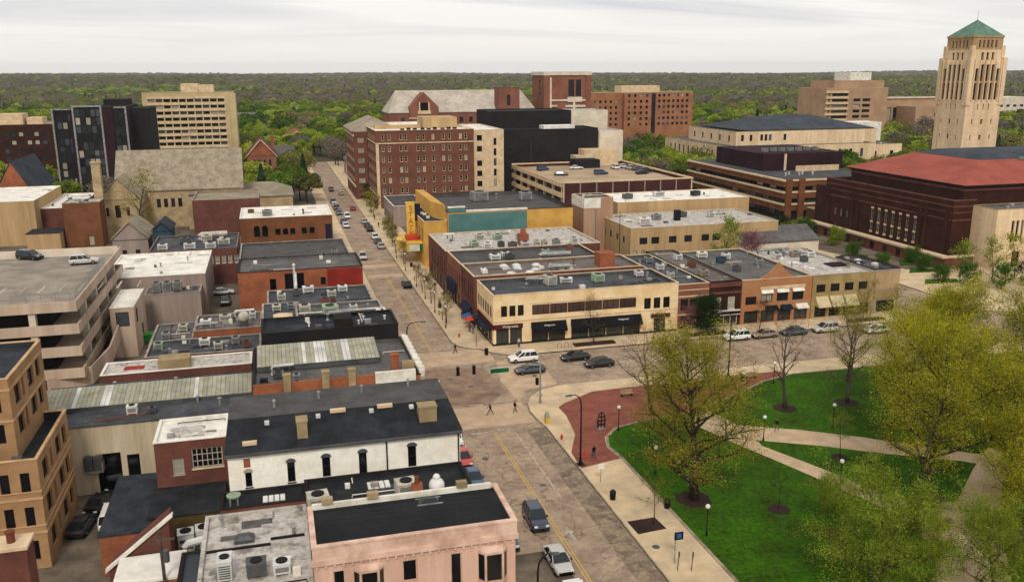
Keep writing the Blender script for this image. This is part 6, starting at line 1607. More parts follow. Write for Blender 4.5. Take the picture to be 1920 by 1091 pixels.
# ------------------------------------------------------------------ cars
def car_proto(kind):
    suv = kind in ('suv', 'van')
    L_ = 4.75 if kind != 'van' else 5.2
    H_ = 1.74 if kind == 'suv' else (1.95 if kind == 'van' else 1.46)
    belt = 1.06 if suv else .93
    W_ = .95
    o = thing('parked_car', 'x', 'car')
    h = L_ / 2
    if suv:
        st = [(-h, .5, .86, .80), (-h + .1, .34, belt - .02, .9), (-h + .9, .26, belt, .945), (.65, .26, belt, W_), (1.0, .26, belt - .02, W_), (h - .45, .28, belt - .12, .91), (h - .1, .32, .82, .84), (h, .45, .66, .74)]
    else:
        st = [(-h, .48, .78, .78), (-h + .1, .32, .9, .87), (-h + .75, .25, belt, .92), (-.4, .24, belt, .93), (.9, .24, belt - .02, .93), (h - .6, .26, .8, .89), (h - .12, .3, .68, .82), (h, .42, .58, .72)]
    m = MB()
    prev = None
    for x, zb, zt, w in st:
        ring = m.vs([(x, -w * .9, zb), (x, -w, zb + .2), (x, -w, zt - .2), (x, -w * .9, zt), (x, w * .9, zt), (x, w, zt - .2), (x, w, zb + .2), (x, w * .9, zb)])
        if prev is not None:
            for k in range(8):
                m.f.append((prev + k, prev + (k + 1) % 8, ring + (k + 1) % 8, ring + k)); m.m.append(0)
        else:
            m.f.append(tuple(ring + k for k in range(8))); m.m.append(0)
        prev = ring
    m.f.append(tuple(prev + k for k in reversed(range(8)))); m.m.append(0)
    m.build('body', ['car_grey'], o)
    if kind == 'suv': b0, b1, t0, t1 = -h + .08, 1.12, -h + .42, .28
    elif kind == 'van': b0, b1, t0, t1 = -h + .05, 1.35, -h + .2, .75
    else: b0, b1, t0, t1 = -h + .55, 1.15, -h + 1.25, .2
    wb, wt = .86, .66 if not suv else .7
    lo = [(b0, -wb, belt), (b1, -wb, belt), (b1, wb, belt), (b0, wb, belt)]
    hi = [(t0, -wt, H_ - .06), (t1, -wt, H_ - .06), (t1, wt, H_ - .06), (t0, wt, H_ - .06)]
    g = MB()
    for (i, j), nm in (((1, 2), 'windscreen'), ((3, 0), 'rear_window')):
        q = MB(); q.face([lo[i], lo[j], hi[j], hi[i]]); q.build(nm, ['glass_car'], o)
    for i, j in ((0, 1), (2, 3)):
        q = MB(); q.face([lo[i], lo[j], hi[j], hi[i]]); q.build('side_window', ['glass_car'], o)
    r = MB()
    r.hull(hi, [(t0 + .12, -wt + .08, H_), (t1 - .12, -wt + .08, H_), (t1 - .12, wt - .08, H_), (t0 + .12, wt - .08, H_)])
    for i in range(4):
        r.tube([lo[i], hi[i]], .05, 5)
    for f_ in (.42, .72) if suv else (.48,):
        for s in (0, 1):
            a = Vector(lo[0]).lerp(Vector(lo[1]), f_); c = Vector(hi[0]).lerp(Vector(hi[1]), f_)
            if s: a.y, c.y = -a.y, -c.y
            r.tube([a, c], .05, 4)
    r.build('cabin_roof', ['car_grey'], o)
    wr = .36 if suv else .33
    wm = MB()
    n = 14
    c = [(math.cos(2 * math.pi * i / n), math.sin(2 * math.pi * i / n)) for i in range(n)]
    wm.hull([(wr * a, -.12, wr * b) for a, b in c], [(wr * a, .12, wr * b) for a, b in c], 0)
    wm.hull([(wr * .6 * a, -.135, wr * .6 * b) for a, b in c], [(wr * .6 * a, .135, wr * .6 * b) for a, b in c], 1)
    wme = wm.mesh('wheel', ['tyre', 'hub'])
    for sx in (-1, 1):
        for sy in (-1, 1):
            put('wheel', wme, o, (sx * L_ * .3 + .02, sy * (W_ - .13), wr))
    for sy in (-1, 1):
        q = MB(); q.box(h - .16, h - .035, sy * .42, sy * .76, .62 if not suv else .74, .76 if not suv else .9); q.build('headlight', ['lamp_glass'], o)
        q = MB(); q.box(-h + .01, -h + .14, sy * .5, sy * .8, .68, .86); q.build('tail_light', ['tail_red'], o)
        q = MB(); q.box(.72, .9, sy * .93, sy * 1.06, belt - .02, belt + .13); q.build('wing_mirror', ['black_metal'], o)
    q = MB(); q.box(h - .06, h + .012, -.35, .35, .42, .62); q.build('grille', ['black_metal'], o)
    q = MB(); q.box(-h + .2, h - .2, -.9, .9, .2, .34); q.build('underbody', ['black_metal'], o)
    return o


PROTO = {k: car_proto(k) for k in ('suv', 'sedan', 'van')}
USED = {}


def car(kind, col, x, y, rz, label, z=0.02, group='cars on the street'):
    c = dup(PROTO[kind], (x, y, z), rz, label, group, paint_='car_' + col)
    c.name = 'car'
    return c


S_, N_, W_D, E_D = -math.pi / 2, math.pi / 2, math.pi, 0.0
car('suv', 'navy', 23.75, 79.4, S_ - .02, 'dark navy SUV driving towards the viewer beside the yellow line')
car('sedan', 'silver', 23.5, 71.2, S_, 'silver sedan driving towards the viewer at the bottom of the street')
car('sedan', 'white', 23.4, 65.0, S_, 'white car cut off by the bottom edge')
car('suv', 'slate', 19.75, 76.4, S_, 'dark car half hidden behind the peach building')
car('sedan', 'blue', 19.65, 90.2, S_, 'blue car parked behind the low black roof')
car('sedan', 'red', 19.6, 95.9, S_, 'red car parked beside the white building')
car('van', 'white', 19.7, 102.0, S_, 'white van parked at the corner of the white building')
car('suv', 'white', 36.8, 130.2, W_D, 'white SUV waiting at the junction below the corner shop')
car('sedan', 'slate', 36.3, 124.6, W_D, 'dark slate sedan waiting beside the signal pole')
car('sedan', 'black', 45.0, 128.6, W_D, 'long black sedan behind the waiting white SUV')
car('sedan', 'black', 47.6, 124.6, W_D, 'black sedan in the near lane of the cross street')
car('suv', 'white', 75.2, 131.4, W_D, 'small white SUV parked before the dark brick shop')
car('sedan', 'tan', 80.6, 131.4, W_D, 'brown-grey sedan parked beside the small white SUV')
car('sedan', 'grey', 86.4, 131.4, W_D, 'grey sedan parked before the gabled shop')
car('suv', 'silver', 92.6, 131.4, W_D, 'silver SUV parked before the olive shop')
car('sedan', 'beige', 101.0, 128.4, W_D, 'pale sedan in the road before the tan awnings')
car('sedan', 'black', 26.5, 186.0, N_, 'dark car parked at the kerb of the far pavement', group='cars far up the street')
for i, (k, cl, x, y, rz) in enumerate((('sedan', 'silver', 26.5, 231, N_), ('sedan', 'grey', 26.5, 238, N_), ('suv', 'white', 26.5, 245, N_), ('suv', 'black', 26.5, 258, N_), ('sedan', 'slate', 26.5, 265, N_), ('sedan', 'beige', 26.5, 272, N_),
                                      ('suv', 'silver', 20.4, 218, S_), ('sedan', 'white', 20.4, 266, S_), ('sedan', 'black', 20.4, 274, S_), ('suv', 'white', 22.2, 283, S_), ('sedan', 'grey', 20.4, 292, S_), ('suv', 'black', 20.4, 303, S_), ('sedan', 'white', 20.4, 310, S_), ('suv', 'grey', 20.4, 318, S_), ('sedan', 'red', 25.6, 300, N_), ('sedan', 'silver', 24.8, 340, N_), ('suv', 'black', 22.0, 352, S_))):
    car(k, cl, x, y, rz, '%s %s far up the street near the hotel' % (cl, 'SUV' if k == 'suv' else 'sedan'), group='cars far up the street')
for i, (k, cl, x, y, rz) in enumerate((('suv', 'blue', 90.3, 294, .5), ('sedan', 'navy', 91.5, 277.5, -.3), ('suv', 'blue', 105, 276.5, 0), ('sedan', 'white', 102.4, 294, 0), ('suv', 'white', 115.6, 291, N_), ('sedan', 'white', 119.6, 294, N_), ('suv', 'silver', 119.8, 288, N_), ('sedan', 'grey', 121.4, 284.4, .2), ('suv', 'black', 121.6, 278, .2), ('sedan', 'black', 118.4, 273.6, .2))):
    car(k, cl, x, y, rz, '%s %s on the sandy top deck of the brick deck' % (cl, 'SUV' if k == 'suv' else 'sedan'), 11.72, 'cars on the brick parking deck')
car('suv', 'black', -43.0, 174.2, -.5, 'black SUV on the garage top deck by the back wall', 12.52, 'cars on the garage deck')
car('suv', 'silver', -32.8, 167.0, .15, 'silver SUV on the garage top deck by the railing', 12.52, 'cars on the garage deck')
car('sedan', 'black', -21.0, 90.6, N_ - .15, 'black car in the alley beside the tan office building', group='cars in the alley')
car('sedan', 'black', -19.9, 95.6, N_ - .3, 'black car at the end of the alley under the cream wall', group='cars in the alley')
car('van', 'white', -18.3, 91.4, N_, 'white van squeezed beside the grey shed roof', group='cars in the alley')
car('sedan', 'white', -11.6, 190.0, 0.1, 'white car in the back lot beside the warehouse', group='cars in the back lot')
car('suv', 'black', -10.6, 181.5, N_, 'black SUV in the back lot by the orange brick wall', group='cars in the back lot')
for k in PROTO.values():
    for ch in list(k.children):
        bpy.data.objects.remove(ch)
    bpy.data.objects.remove(k)

# ------------------------------------------------------------------ people
def person_mesh(pose):
    """one skinned body grown from a joint skeleton"""
    V, E, Rr = [], [], []

    def j(p, r, par=None):
        V.append(p); Rr.append(r)
        if par is not None: E.append((par, len(V) - 1))
        return len(V) - 1
    a = {'walk': (.34, -.30, .25, -.22), 'stand': (.04, -.04, .03, -.03), 'stride': (.46, -.42, .35, -.3)}[pose]
    hip = j((0, 0, .95), .15)
    wst = j((0, 0, 1.12), .14, hip); ch = j((.01, 0, 1.34), .165, wst); nk = j((.02, 0, 1.50), .062, ch)
    hd = j((.035, 0, 1.60), .095, nk); j((.04, 0, 1.70), .10, hd); 
    for s, lf, ar in ((1, a[0], a[3]), (-1, a[1], a[2])):
        t = j((0, .10 * s, .90), .105, hip)
        kn = j((lf * .55, .10 * s, .50), .068, t)
        an = j((lf * (1.0 if lf > 0 else 1.15), .10 * s, .09 + (.05 if lf < -.2 else 0)), .045, kn)
        j((lf * (1.0 if lf > 0 else 1.15) + .15, .11 * s, .045 + (.02 if lf < -.2 else 0)), .04, an)
        sh = j((.01, .19 * s, 1.40), .07, ch)
        el = j((ar * .5, .24 * s, 1.13), .048, sh)
        wr = j((ar * .5 + .12 + max(0, ar) * .5, .23 * s, .92), .034, el)
        pm = j((ar * .5 + .15 + max(0, ar) * .5, .225 * s, .84), .036, wr)
        for f_ in (-.03, -.01, .01, .03):
            j((ar * .5 + .165 + max(0, ar) * .5 + f_ * .5, .225 * s + f_, .75 + abs(f_)), .010, pm)
        j((ar * .5 + .20 + max(0, ar) * .5, .21 * s, .82), .011, wr)
    me = bpy.data.meshes.new('person')
    me.from_pydata(V, E, [])
    ob = bpy.data.objects.new('tmp_person', me)
    COL.objects.link(ob)
    md = ob.modifiers.new('s', 'SKIN')
    me.skin_vertices.new() if not me.skin_vertices else None
    for i, r in enumerate(Rr):
        me.skin_vertices[0].data[i].radius = (r, r)
    me.skin_vertices[0].data[0].use_root = True
    sb = ob.modifiers.new('u', 'SUBSURF'); sb.levels = 1; sb.render_levels = 1
    dg = bpy.context.evaluated_depsgraph_get()
    out_ = bpy.data.meshes.new_from_object(ob.evaluated_get(dg))
    bpy.data.objects.remove(ob)
    return out_


mat('skin', '#b98a6c', 0.9, fine=0)
for n_, c_ in (('cloth_black', '#1b1b1e'), ('cloth_navy', '#25304a'), ('cloth_red', '#a8322b'), ('cloth_white', '#d8d4ca'), ('cloth_grey', '#6d6b69'), ('cloth_jeans', '#3a4b66'), ('cloth_tan', '#8d7455'), ('cloth_blue', '#3a6ea8'), ('hair_dark', '#2a1f1a'), ('hair_fair', '#8a6a3c')):
    mat(n_, c_, 0.9, fine=0.05)
PM = {p: person_mesh(p) for p in ('walk', 'stand', 'stride')}
PCACHE = {}


def person(x, y, rz, pose, top, legs, label, hair='hair_dark', z=0.14):
    key = (pose, top, legs, hair)
    if key not in PCACHE:
        me = PM[pose].copy()
        me.materials.clear()
        for n_ in (legs, top, 'skin', hair, 'black_metal'):
            me.materials.append(MAT[n_])
        for p in me.polygons:
            c = p.center
            if c.z > 1.49: p.material_index = 3 if (c.z > 1.66 or c.x < .0) else 2
            elif c.z < .10: p.material_index = 4
            elif abs(c.y) > .16 and c.z < .93: p.material_index = 2
            elif c.z > .98 or abs(c.y) > .19: p.material_index = 1
            else: p.material_index = 0
        me.polygons.foreach_set('use_smooth', [True] * len(me.polygons))
        PCACHE[key] = me
    o = bpy.data.objects.new('person', PCACHE[key])
    COL.objects.link(o)
    o.location = (x, y, z)
    o.rotation_euler = (0, 0, rz)
    tag(o, label, 'person', 'people on the pavements and crossings')


person(26.3, 109.4, math.pi * .95, 'stride', 'cloth_black', 'cloth_black', 'person in black striding over the near crosswalk', z=.02)
person(29.7, 109.2, .2, 'walk', 'cloth_black', 'cloth_navy', 'person in dark clothes walking by the kerb end of the crosswalk', z=.02)
person(27.2, 137.2, math.pi, 'walk', 'cloth_navy', 'cloth_black', 'person in navy on the far crosswalk', z=.02)
person(34.8, 92.2, math.pi / 2, 'walk', 'cloth_black', 'cloth_jeans', 'person in black on the pavement beside the tall lamp')
person(60.1, 93.6, math.pi, 'walk', 'cloth_black', 'cloth_tan', 'person in black walking on the park path', z=.19)
person(38.0, 137.0, -1.2, 'stand', 'cloth_white', 'cloth_black', 'person in white at the corner shop door')
for i, (x, y, t, l, ps) in enumerate(((31.2, 186, 'cloth_red', 'cloth_jeans', 'walk'), (31.8, 181, 'cloth_black', 'cloth_grey', 'walk'), (31.0, 194, 'cloth_white', 'cloth_jeans', 'stand'), (30.4, 200, 'cloth_red', 'cloth_black', 'walk'), (32.2, 173, 'cloth_navy', 'cloth_tan', 'stand'), (30.2, 167, 'cloth_tan', 'cloth_jeans', 'walk'), (32.6, 157, 'cloth_blue', 'cloth_black', 'walk'), (32.0, 148, 'cloth_red', 'cloth_jeans', 'stand'), (32.3, 146.6, 'cloth_blue', 'cloth_tan', 'walk'), (30.6, 227, 'cloth_black', 'cloth_black', 'walk'), (29.6, 262, 'cloth_black', 'cloth_jeans', 'walk'), (30, 276, 'cloth_navy', 'cloth_black', 'walk'))):
    person(x, y, math.pi / 2 * (1 if i % 2 else -1), ps, t, l, 'person with %s top on the pavement up the street' % t[6:])

# ------------------------------------------------------------------ street furniture
def lamp_post(x, y, dx, label, h=8.6, reach=2.2):
    o = thing('street_lamp', label, 'street lamp', (x, y, .13), 'tall curved street lamps')
    part(o, 'base', ['black_metal'], lambda m: (m.box(x - .45, x + .45, y - .45, y + .45, .13, .2), m.cyl(x, y, .2, .9, .22, .14, n=10)))
    part(o, 'pole', ['black_metal'], lambda m: m.tube([(x, y, .9), (x, y, h - 1.2)], [.12, .085], 8))
    part(o, 'arm', ['black_metal'], lambda m: m.tube([(x, y, h - 1.2), (x + dx * .1, y, h - .5), (x + dx * .45, y, h), (x + dx * reach * .75, y, h + .18), (x + dx * reach, y, h + .16)], [.085, .075, .065, .055, .05], 8))
    part(o, 'lamp_head', ['galv_dark'], lambda m: m.hull([(x + dx * reach, y - .14, h + .05), (x + dx * (reach + .75), y - .12, h + .05), (x + dx * (reach + .75), y + .12, h + .05), (x + dx * reach, y + .14, h + .05)], [(x + dx * reach, y - .1, h + .26), (x + dx * (reach + .7), y - .07, h + .2), (x + dx * (reach + .7), y + .07, h + .2), (x + dx * reach, y + .1, h + .26)]))
    return o


lamp_post(32.75, 91.2, -1, 'tall black lamp on the pavement beside the brick plaza', 8.7, 1.2)
lamp_post(17.9, 127, 1, 'tall lamp arching over the street from the white cornice')
lamp_post(17.7, 58.6, 1, 'black lamp arching up from the bottom edge beside the peach building', 8.9, 1.0)
lamp_post(64.4, 114.2, -1, 'tall dark lamp on the plaza beyond the big tree', 10.2, 1.6)


def globe(x, y, label, h=3.2):
    o = thing('globe_lamp', label, 'park lamp', (x, y, .17), 'white globe lamps in the park')
    part(o, 'post', ['black_metal'], lambda m: (m.cyl(x, y, .17, .6, .12, .09, n=8), m.cyl(x, y, .6, h - .25, .055, n=8), m.cyl(x, y, h - .25, h - .1, .06, .16, n=8)))
    part(o, 'globe', ['lamp_glass'], lambda m: m.ball(x, y, h + .12, .25, 12, 8), smooth=True)


for x, y, l in ((56.9, 91.4, 'white globe lamp where the two park paths meet'), (58.3, 77.7, 'white globe lamp beside the diagonal path'), (39.3, 72.2, 'white globe lamp on the lawn near the pavement'), (40.8, 99.4, 'white globe lamp at the curved lawn corner'),
                (67.6, 92.6, 'white globe lamp on the lawn behind the upper path'), (59.2, 64.4, 'white globe lamp by the path crossing at the bottom right'), (40.2, 86.6, 'white globe lamp half hidden under the big tree'), (79.9, 84.4, 'white globe lamp among the right-hand trees'), (69.3, 109.6, 'white globe lamp at the far lawn edge')):
    globe(x, y, l)
o = thing('traffic_signal', 'traffic signal pole with long mast arm over the junction', 'traffic signal', (34.0, 111.6, .13))
part(o, 'pole', ['galv'], lambda m: (m.cyl(34, 111.6, .13, .5, .22, n=10), m.cyl(34, 111.6, .5, 6.1, .14, .1, n=10)))
part(o, 'mast_arm', ['galv'], lambda m: m.tube([(34, 111.6, 5.7), (30, 111.6, 6.1), (21.6, 111.6, 6.2)], [.1, .08, .05], 8))
sg = part(o, 'street_sign', ['sign_green'], lambda m: m.box(26.9, 29.5, 111.5, 111.54, 5.15, 5.75))
part(sg, 'sign_border', ['sign_white'], lambda m: (m.box(26.85, 29.55, 111.545, 111.56, 5.1, 5.8)))
for x in (24.6, 22.4):
    hd = part(o, 'signal_head', ['black_metal'], lambda m: (m.box(x - .2, x + .2, 111.3, 111.62, 5.3, 6.5)))
    for k, mt in enumerate(('tail_red', 'car_yellow', 'sign_green')):
        part(hd, 'lens', ['glass_black'], lambda m: m.cyl(x, 111.28, 6.12 - .38 * k, 6.30 - .38 * k, .12, n=8))
part(o, 'signal_head', ['black_metal'], lambda m: m.box(33.3, 33.7, 111.3, 111.6, 2.9, 3.9)); part(o, 'push_box', ['galv'], lambda m: m.box(33.85, 34.2, 111.38, 111.46, 1.2, 1.6)); part(o, 'walk_signal', ['white_metal'], lambda m: m.box(34.2, 34.6, 111.4, 111.6, 2.6, 3.0))
o = thing('traffic_signal', 'brown signal post on the far corner by the shop', 'traffic signal', (31.3, 139.6, .13))
part(o, 'pole', ['wood_tan'], lambda m: m.cyl(31.3, 139.6, .13, 5.2, .12, .09, n=8)); part(o, 'signal_head', ['black_metal'], lambda m: m.box(31.1, 31.5, 139.2, 139.5, 4.1, 5.2))
o = thing('blue_sign', 'square dark blue sign on a post on the pavement', 'sign', (34.1, 68.5, .13))
part(o, 'post', ['galv'], lambda m: m.cyl(34.1, 68.5, .13, 3.3, .05, n=6)); p_ = part(o, 'panel', ['awning_blue'], lambda m: m.box(33.95, 34.85, 68.4, 68.44, 2.5, 3.3)); part(p_, 'emblem', ['cloth_blue'], lambda m: m.box(34.2, 34.62, 68.385, 68.395, 2.68, 3.12))
o = thing('white_sign', 'small white sign on a post beside the kerb', 'sign', (33.4, 86.2, .13))
part(o, 'post', ['galv'], lambda m: m.cyl(33.4, 86.2, .13, 2.4, .045, n=6)); part(o, 'panel', ['sign_white'], lambda m: m.box(33.05, 33.75, 86.12, 86.16, 1.75, 2.4))
for x, y, n_ in ((33.8, 67.2, 'bare thin post beside the blue sign'), (35.0, 66.8, 'short leaning post near the blue sign')):
    m = MB(); m.tube([(x, y, .13), (x + .1, y, 1.9)], .05, 6); m.cyl(x + .1, y, 1.5, 2.0, .09, n=6); m.build('meter_post', ['galv_dark'], None, n_, 'post', loc=(x, y, .13))
o = thing('painted_bollard', 'green and yellow painted newspaper box on the corner pavement', 'box', (32.8, 104.4, .13))
part(o, 'lower', ['sign_yellow'], lambda m: m.box(32.5, 33.1, 104.1, 104.7, .13, 1.0)); part(o, 'upper', ['unit_green'], lambda m: m.hull([(32.45, 104.05, 1.0), (33.15, 104.05, 1.0), (33.15, 104.75, 1.0), (32.45, 104.75, 1.0)], [(32.6, 104.2, 1.6), (33, 104.2, 1.6), (33, 104.6, 1.6), (32.6, 104.6, 1.6)]))
def bin_(x, y, label):
    o = thing('litter_bin', label, 'bin', (x, y, .13), 'black litter bins')
    part(o, 'barrel', ['black_metal'], lambda m: (m.cyl(x, y, .13, .95, .3, .34, n=12))); part(o, 'lid', ['black_metal'], lambda m: (m.cyl(x, y, .95, 1.2, .38, .2, n=12)))
bin_(31.9, 134.9, 'black litter bin on the corner of the far crosswalk'); bin_(65.4, 111.9, 'black litter bin on the red brick plaza'); bin_(33.2, 82.0, 'black litter bin by the kerb near the street tree'); bin_(38.0, 78.6, 'dark bin at the edge of the lawn')
for x, y, l in ((32.9, 98.7, 'small red hydrant beside the plaza'), (29.6, 145.6, 'red hydrant on the far pavement')):
    m = MB(); m.cyl(x, y, .13, .7, .13, .12, n=8); m.ball(x, y, .74, .14, 8, 5); m.box(x - .24, x + .24, y - .06, y + .06, .45, .57); m.build('hydrant', ['sign_red'], None, l, 'hydrant', loc=(x, y, .13))
m = MB(); m.box(33.7, 34.3, 93.0, 93.6, .14, .18); m.cyl(34.0, 93.3, .18, .9, .2, .04, n=10); m.build('traffic_cone', ['sign_red'], None, 'orange cone on the brick plaza beside the tall lamp', 'cone', loc=(34, 93.3, .13))
o = thing('plaza_marker', 'black arched cage-like marker standing on the red plaza', 'sculpture', (38.9, 100.6, .13))
part(o, 'foot', ['galv'], lambda m: m.box(38.3, 39.5, 100.3, 100.9, .13, .25))
part(o, 'arch', ['black_metal'], lambda m: m.tube([(38.45, 100.6, .25), (38.4, 100.6, 1.4), (38.55, 100.6, 2.1), (38.9, 100.6, 2.4), (39.25, 100.6, 2.1), (39.4, 100.6, 1.4), (39.35, 100.6, .25)], .09, 6))
for z in (.7, 1.2, 1.7):
    part(o, 'crossbar', ['black_metal'], lambda m: m.box(38.42, 39.38, 100.52, 100.68, z, z + .14))
part(o, 'spindle', ['black_metal'], lambda m: m.cyl(38.9, 100.6, .25, 2.3, .07, n=6))
for x, y, l in ((67.4, 112.6, 'pale bench on the brick plaza beyond the big tree'), (46.6, 110.8, 'dark bench on the brick plaza under the bare limbs')):
    o = thing('park_bench', l, 'bench', (x, y, .13))
    part(o, 'seat', ['wood_tan'], lambda m: m.box(x - .9, x + .9, y - .25, y + .2, .55, .61)); part(o, 'backrest', ['wood_tan'], lambda m: m.box(x - .9, x + .9, y + .2, y + .26, .65, 1.05))
    for s in (-.75, .75): part(o, 'leg', ['black_metal'], lambda m: (m.box(x + s - .04, x + s + .04, y - .22, y + .26, .13, .55)))
for i, x in enumerate((44.0, 45.2, 46.4)):
    m = MB(); m.tube([(x, 134.6, .13), (x, 134.6, .85), (x + .2, 134.6, 1.05), (x + .5, 134.6, 1.05), (x + .7, 134.6, .85), (x + .7, 134.6, .13)], .05, 6)
    m.build('bike_rack', ['galv_dark'], None, 'hoop bicycle rack before the black awnings', 'bike rack', 'hoop bicycle racks', loc=(x, 134.6, .13))
o = thing('sidewalk_plaque', 'round manhole cover in the pavement below the tree pit', 'manhole', (33.6, 71.6, .13)); part(o, 'cover', ['galv_dark'], lambda m: m.cyl(33.6, 71.6, .12, .145, .38, n=14))
o = thing('utility_pole', 'leaning wooden utility pole in the cluttered courtyard', 'utility pole', (-10.6, 70.0, 0))
part(o, 'pole', ['bark_grey'], lambda m: m.tube([(-10.6, 70.0, 0), (-10.7, 70.2, 9.2)], [.17, .12], 8)); part(o, 'crossarm', ['bark_grey'], lambda m: m.box(-11.7, -9.6, 70.1, 70.22, 8.3, 8.45)); part(o, 'transformer', ['galv_dark'], lambda m: m.cyl(-10.3, 69.85, 6.6, 7.6, .25, n=10))
for i, (x, mt, l) in enumerate(((-19.6, 'box_blue', 'blue-grey skip behind the white warehouse'), (-16.6, 'box_blue', 'second blue-grey skip behind the white warehouse'), (-22.0, 'box_green', 'bright green skip behind the white warehouse'))):
    y = 158.0 if mt == 'box_green' else 161.5
    o = thing('skip', l, 'skip', (x, y, 0)); part(o, 'tub', [mt], lambda m: m.hull([(x - 1.1, y - .8, .1), (x + 1.1, y - .8, .1), (x + 1.1, y + .8, .1), (x - 1.1, y + .8, .1)], [(x - 1.4, y - .95, 1.5), (x + 1.4, y - .95, 1.5), (x + 1.4, y + .95, 1.5), (x - 1.4, y + .95, 1.5)])); part(o, 'lid', ['black_metal' if i < 2 else 'box_green'], lambda m: m.box(x - 1.45, x + 1.45, y - 1.0, y + 1.0, 1.5, 1.58))
for x, y, mt, l in ((32.6, 152.0, 'cloth_blue', 'blue market umbrella on the pavement'), (32.4, 149.6, 'sign_red', 'red market umbrella on the pavement')):
    o = thing('umbrella', l, 'umbrella', (x, y, .13)); part(o, 'pole', ['galv'], lambda m: m.cyl(x, y, .13, 2.6, .04, n=6)); part(o, 'canopy', [mt], lambda m: m.cyl(x, y, 2.1, 2.75, 1.1, .05, n=8))

# pavement clutter up the street
for i, (x, y) in enumerate(((28.5, 152), (28.5, 163), (28.5, 174), (28.5, 185), (28.5, 201), (28.5, 216))):
    o = thing('pavement_lamp', 'slim dark lamp post on the pavement up the street', 'street lamp', (x, y, .13), 'slim lamp posts up the street')
    part(o, 'post', ['black_metal'], lambda m: (m.cyl(x, y, .13, .7, .14, .09, n=8), m.cyl(x, y, .7, 4.0, .06, n=6))); part(o, 'lantern', ['lamp_glass'], lambda m: m.cyl(x, y, 4.0, 4.5, .14, .2, n=8)); part(o, 'cap', ['black_metal'], lambda m: m.cyl(x, y, 4.5, 4.7, .24, .05, n=8))
for i, (x, y) in enumerate(((28.9, 157), (28.9, 160.5), (28.9, 169), (28.9, 179.5), (28.9, 190))):
    m = MB(); m.tube([(x, y, .13), (x, y, .9), (x, y + .25, 1.1), (x, y + .55, 1.1), (x, y + .8, .9), (x, y + .8, .13)], .05, 6)
    m.build('bike_rack', ['galv_dark'], None, 'hoop bicycle rack on the pavement up the street', 'bike rack', 'hoop bicycle racks', loc=(x, y, .13))
for i, (x, y) in enumerate(((30.0, 166), (31.5, 190), (30.5, 205))):
    bin_(x, y, 'black litter bin on the pavement up the street')
# ------------------------------------------------------------------ trees
def leaf_mesh(name, pts, tone, size, mt, seed, flat=0.0):
    """one small four-cornered leaf clump per point"""
    r = np.random.RandomState(seed)
    n = len(pts)
    u = r.normal(size=(n, 3)); u /= np.linalg.norm(u, axis=1)[:, None]
    w = r.normal(size=(n, 3)); w -= (w * u).sum(1)[:, None] * u; w /= np.linalg.norm(w, axis=1)[:, None]
    s = size * r.uniform(.6, 1.4, n)[:, None]
    P = np.stack([pts + u * s * .46, pts + w * s * .42, pts - u * s * .46, pts - w * s * .42], 1).reshape(-1, 3)
    me = bpy.data.meshes.new(name)
    me.vertices.add(4 * n); me.vertices.foreach_set('co', P.astype(np.float32).ravel())
    me.loops.add(4 * n); me.loops.foreach_set('vertex_index', np.arange(4 * n, dtype=np.int32))
    me.polygons.add(n); me.polygons.foreach_set('loop_start', np.arange(0, 4 * n, 4, dtype=np.int32))
    me.polygons.foreach_set('loop_total', np.full(n, 4, dtype=np.int32))
    at = me.attributes.new('tone', 'FLOAT', 'FACE')
    at.data.foreach_set('value', np.clip(tone, 0, 1).astype(np.float32))
    me.materials.append(MAT[mt])
    me.update()
    me.validate()
    return me


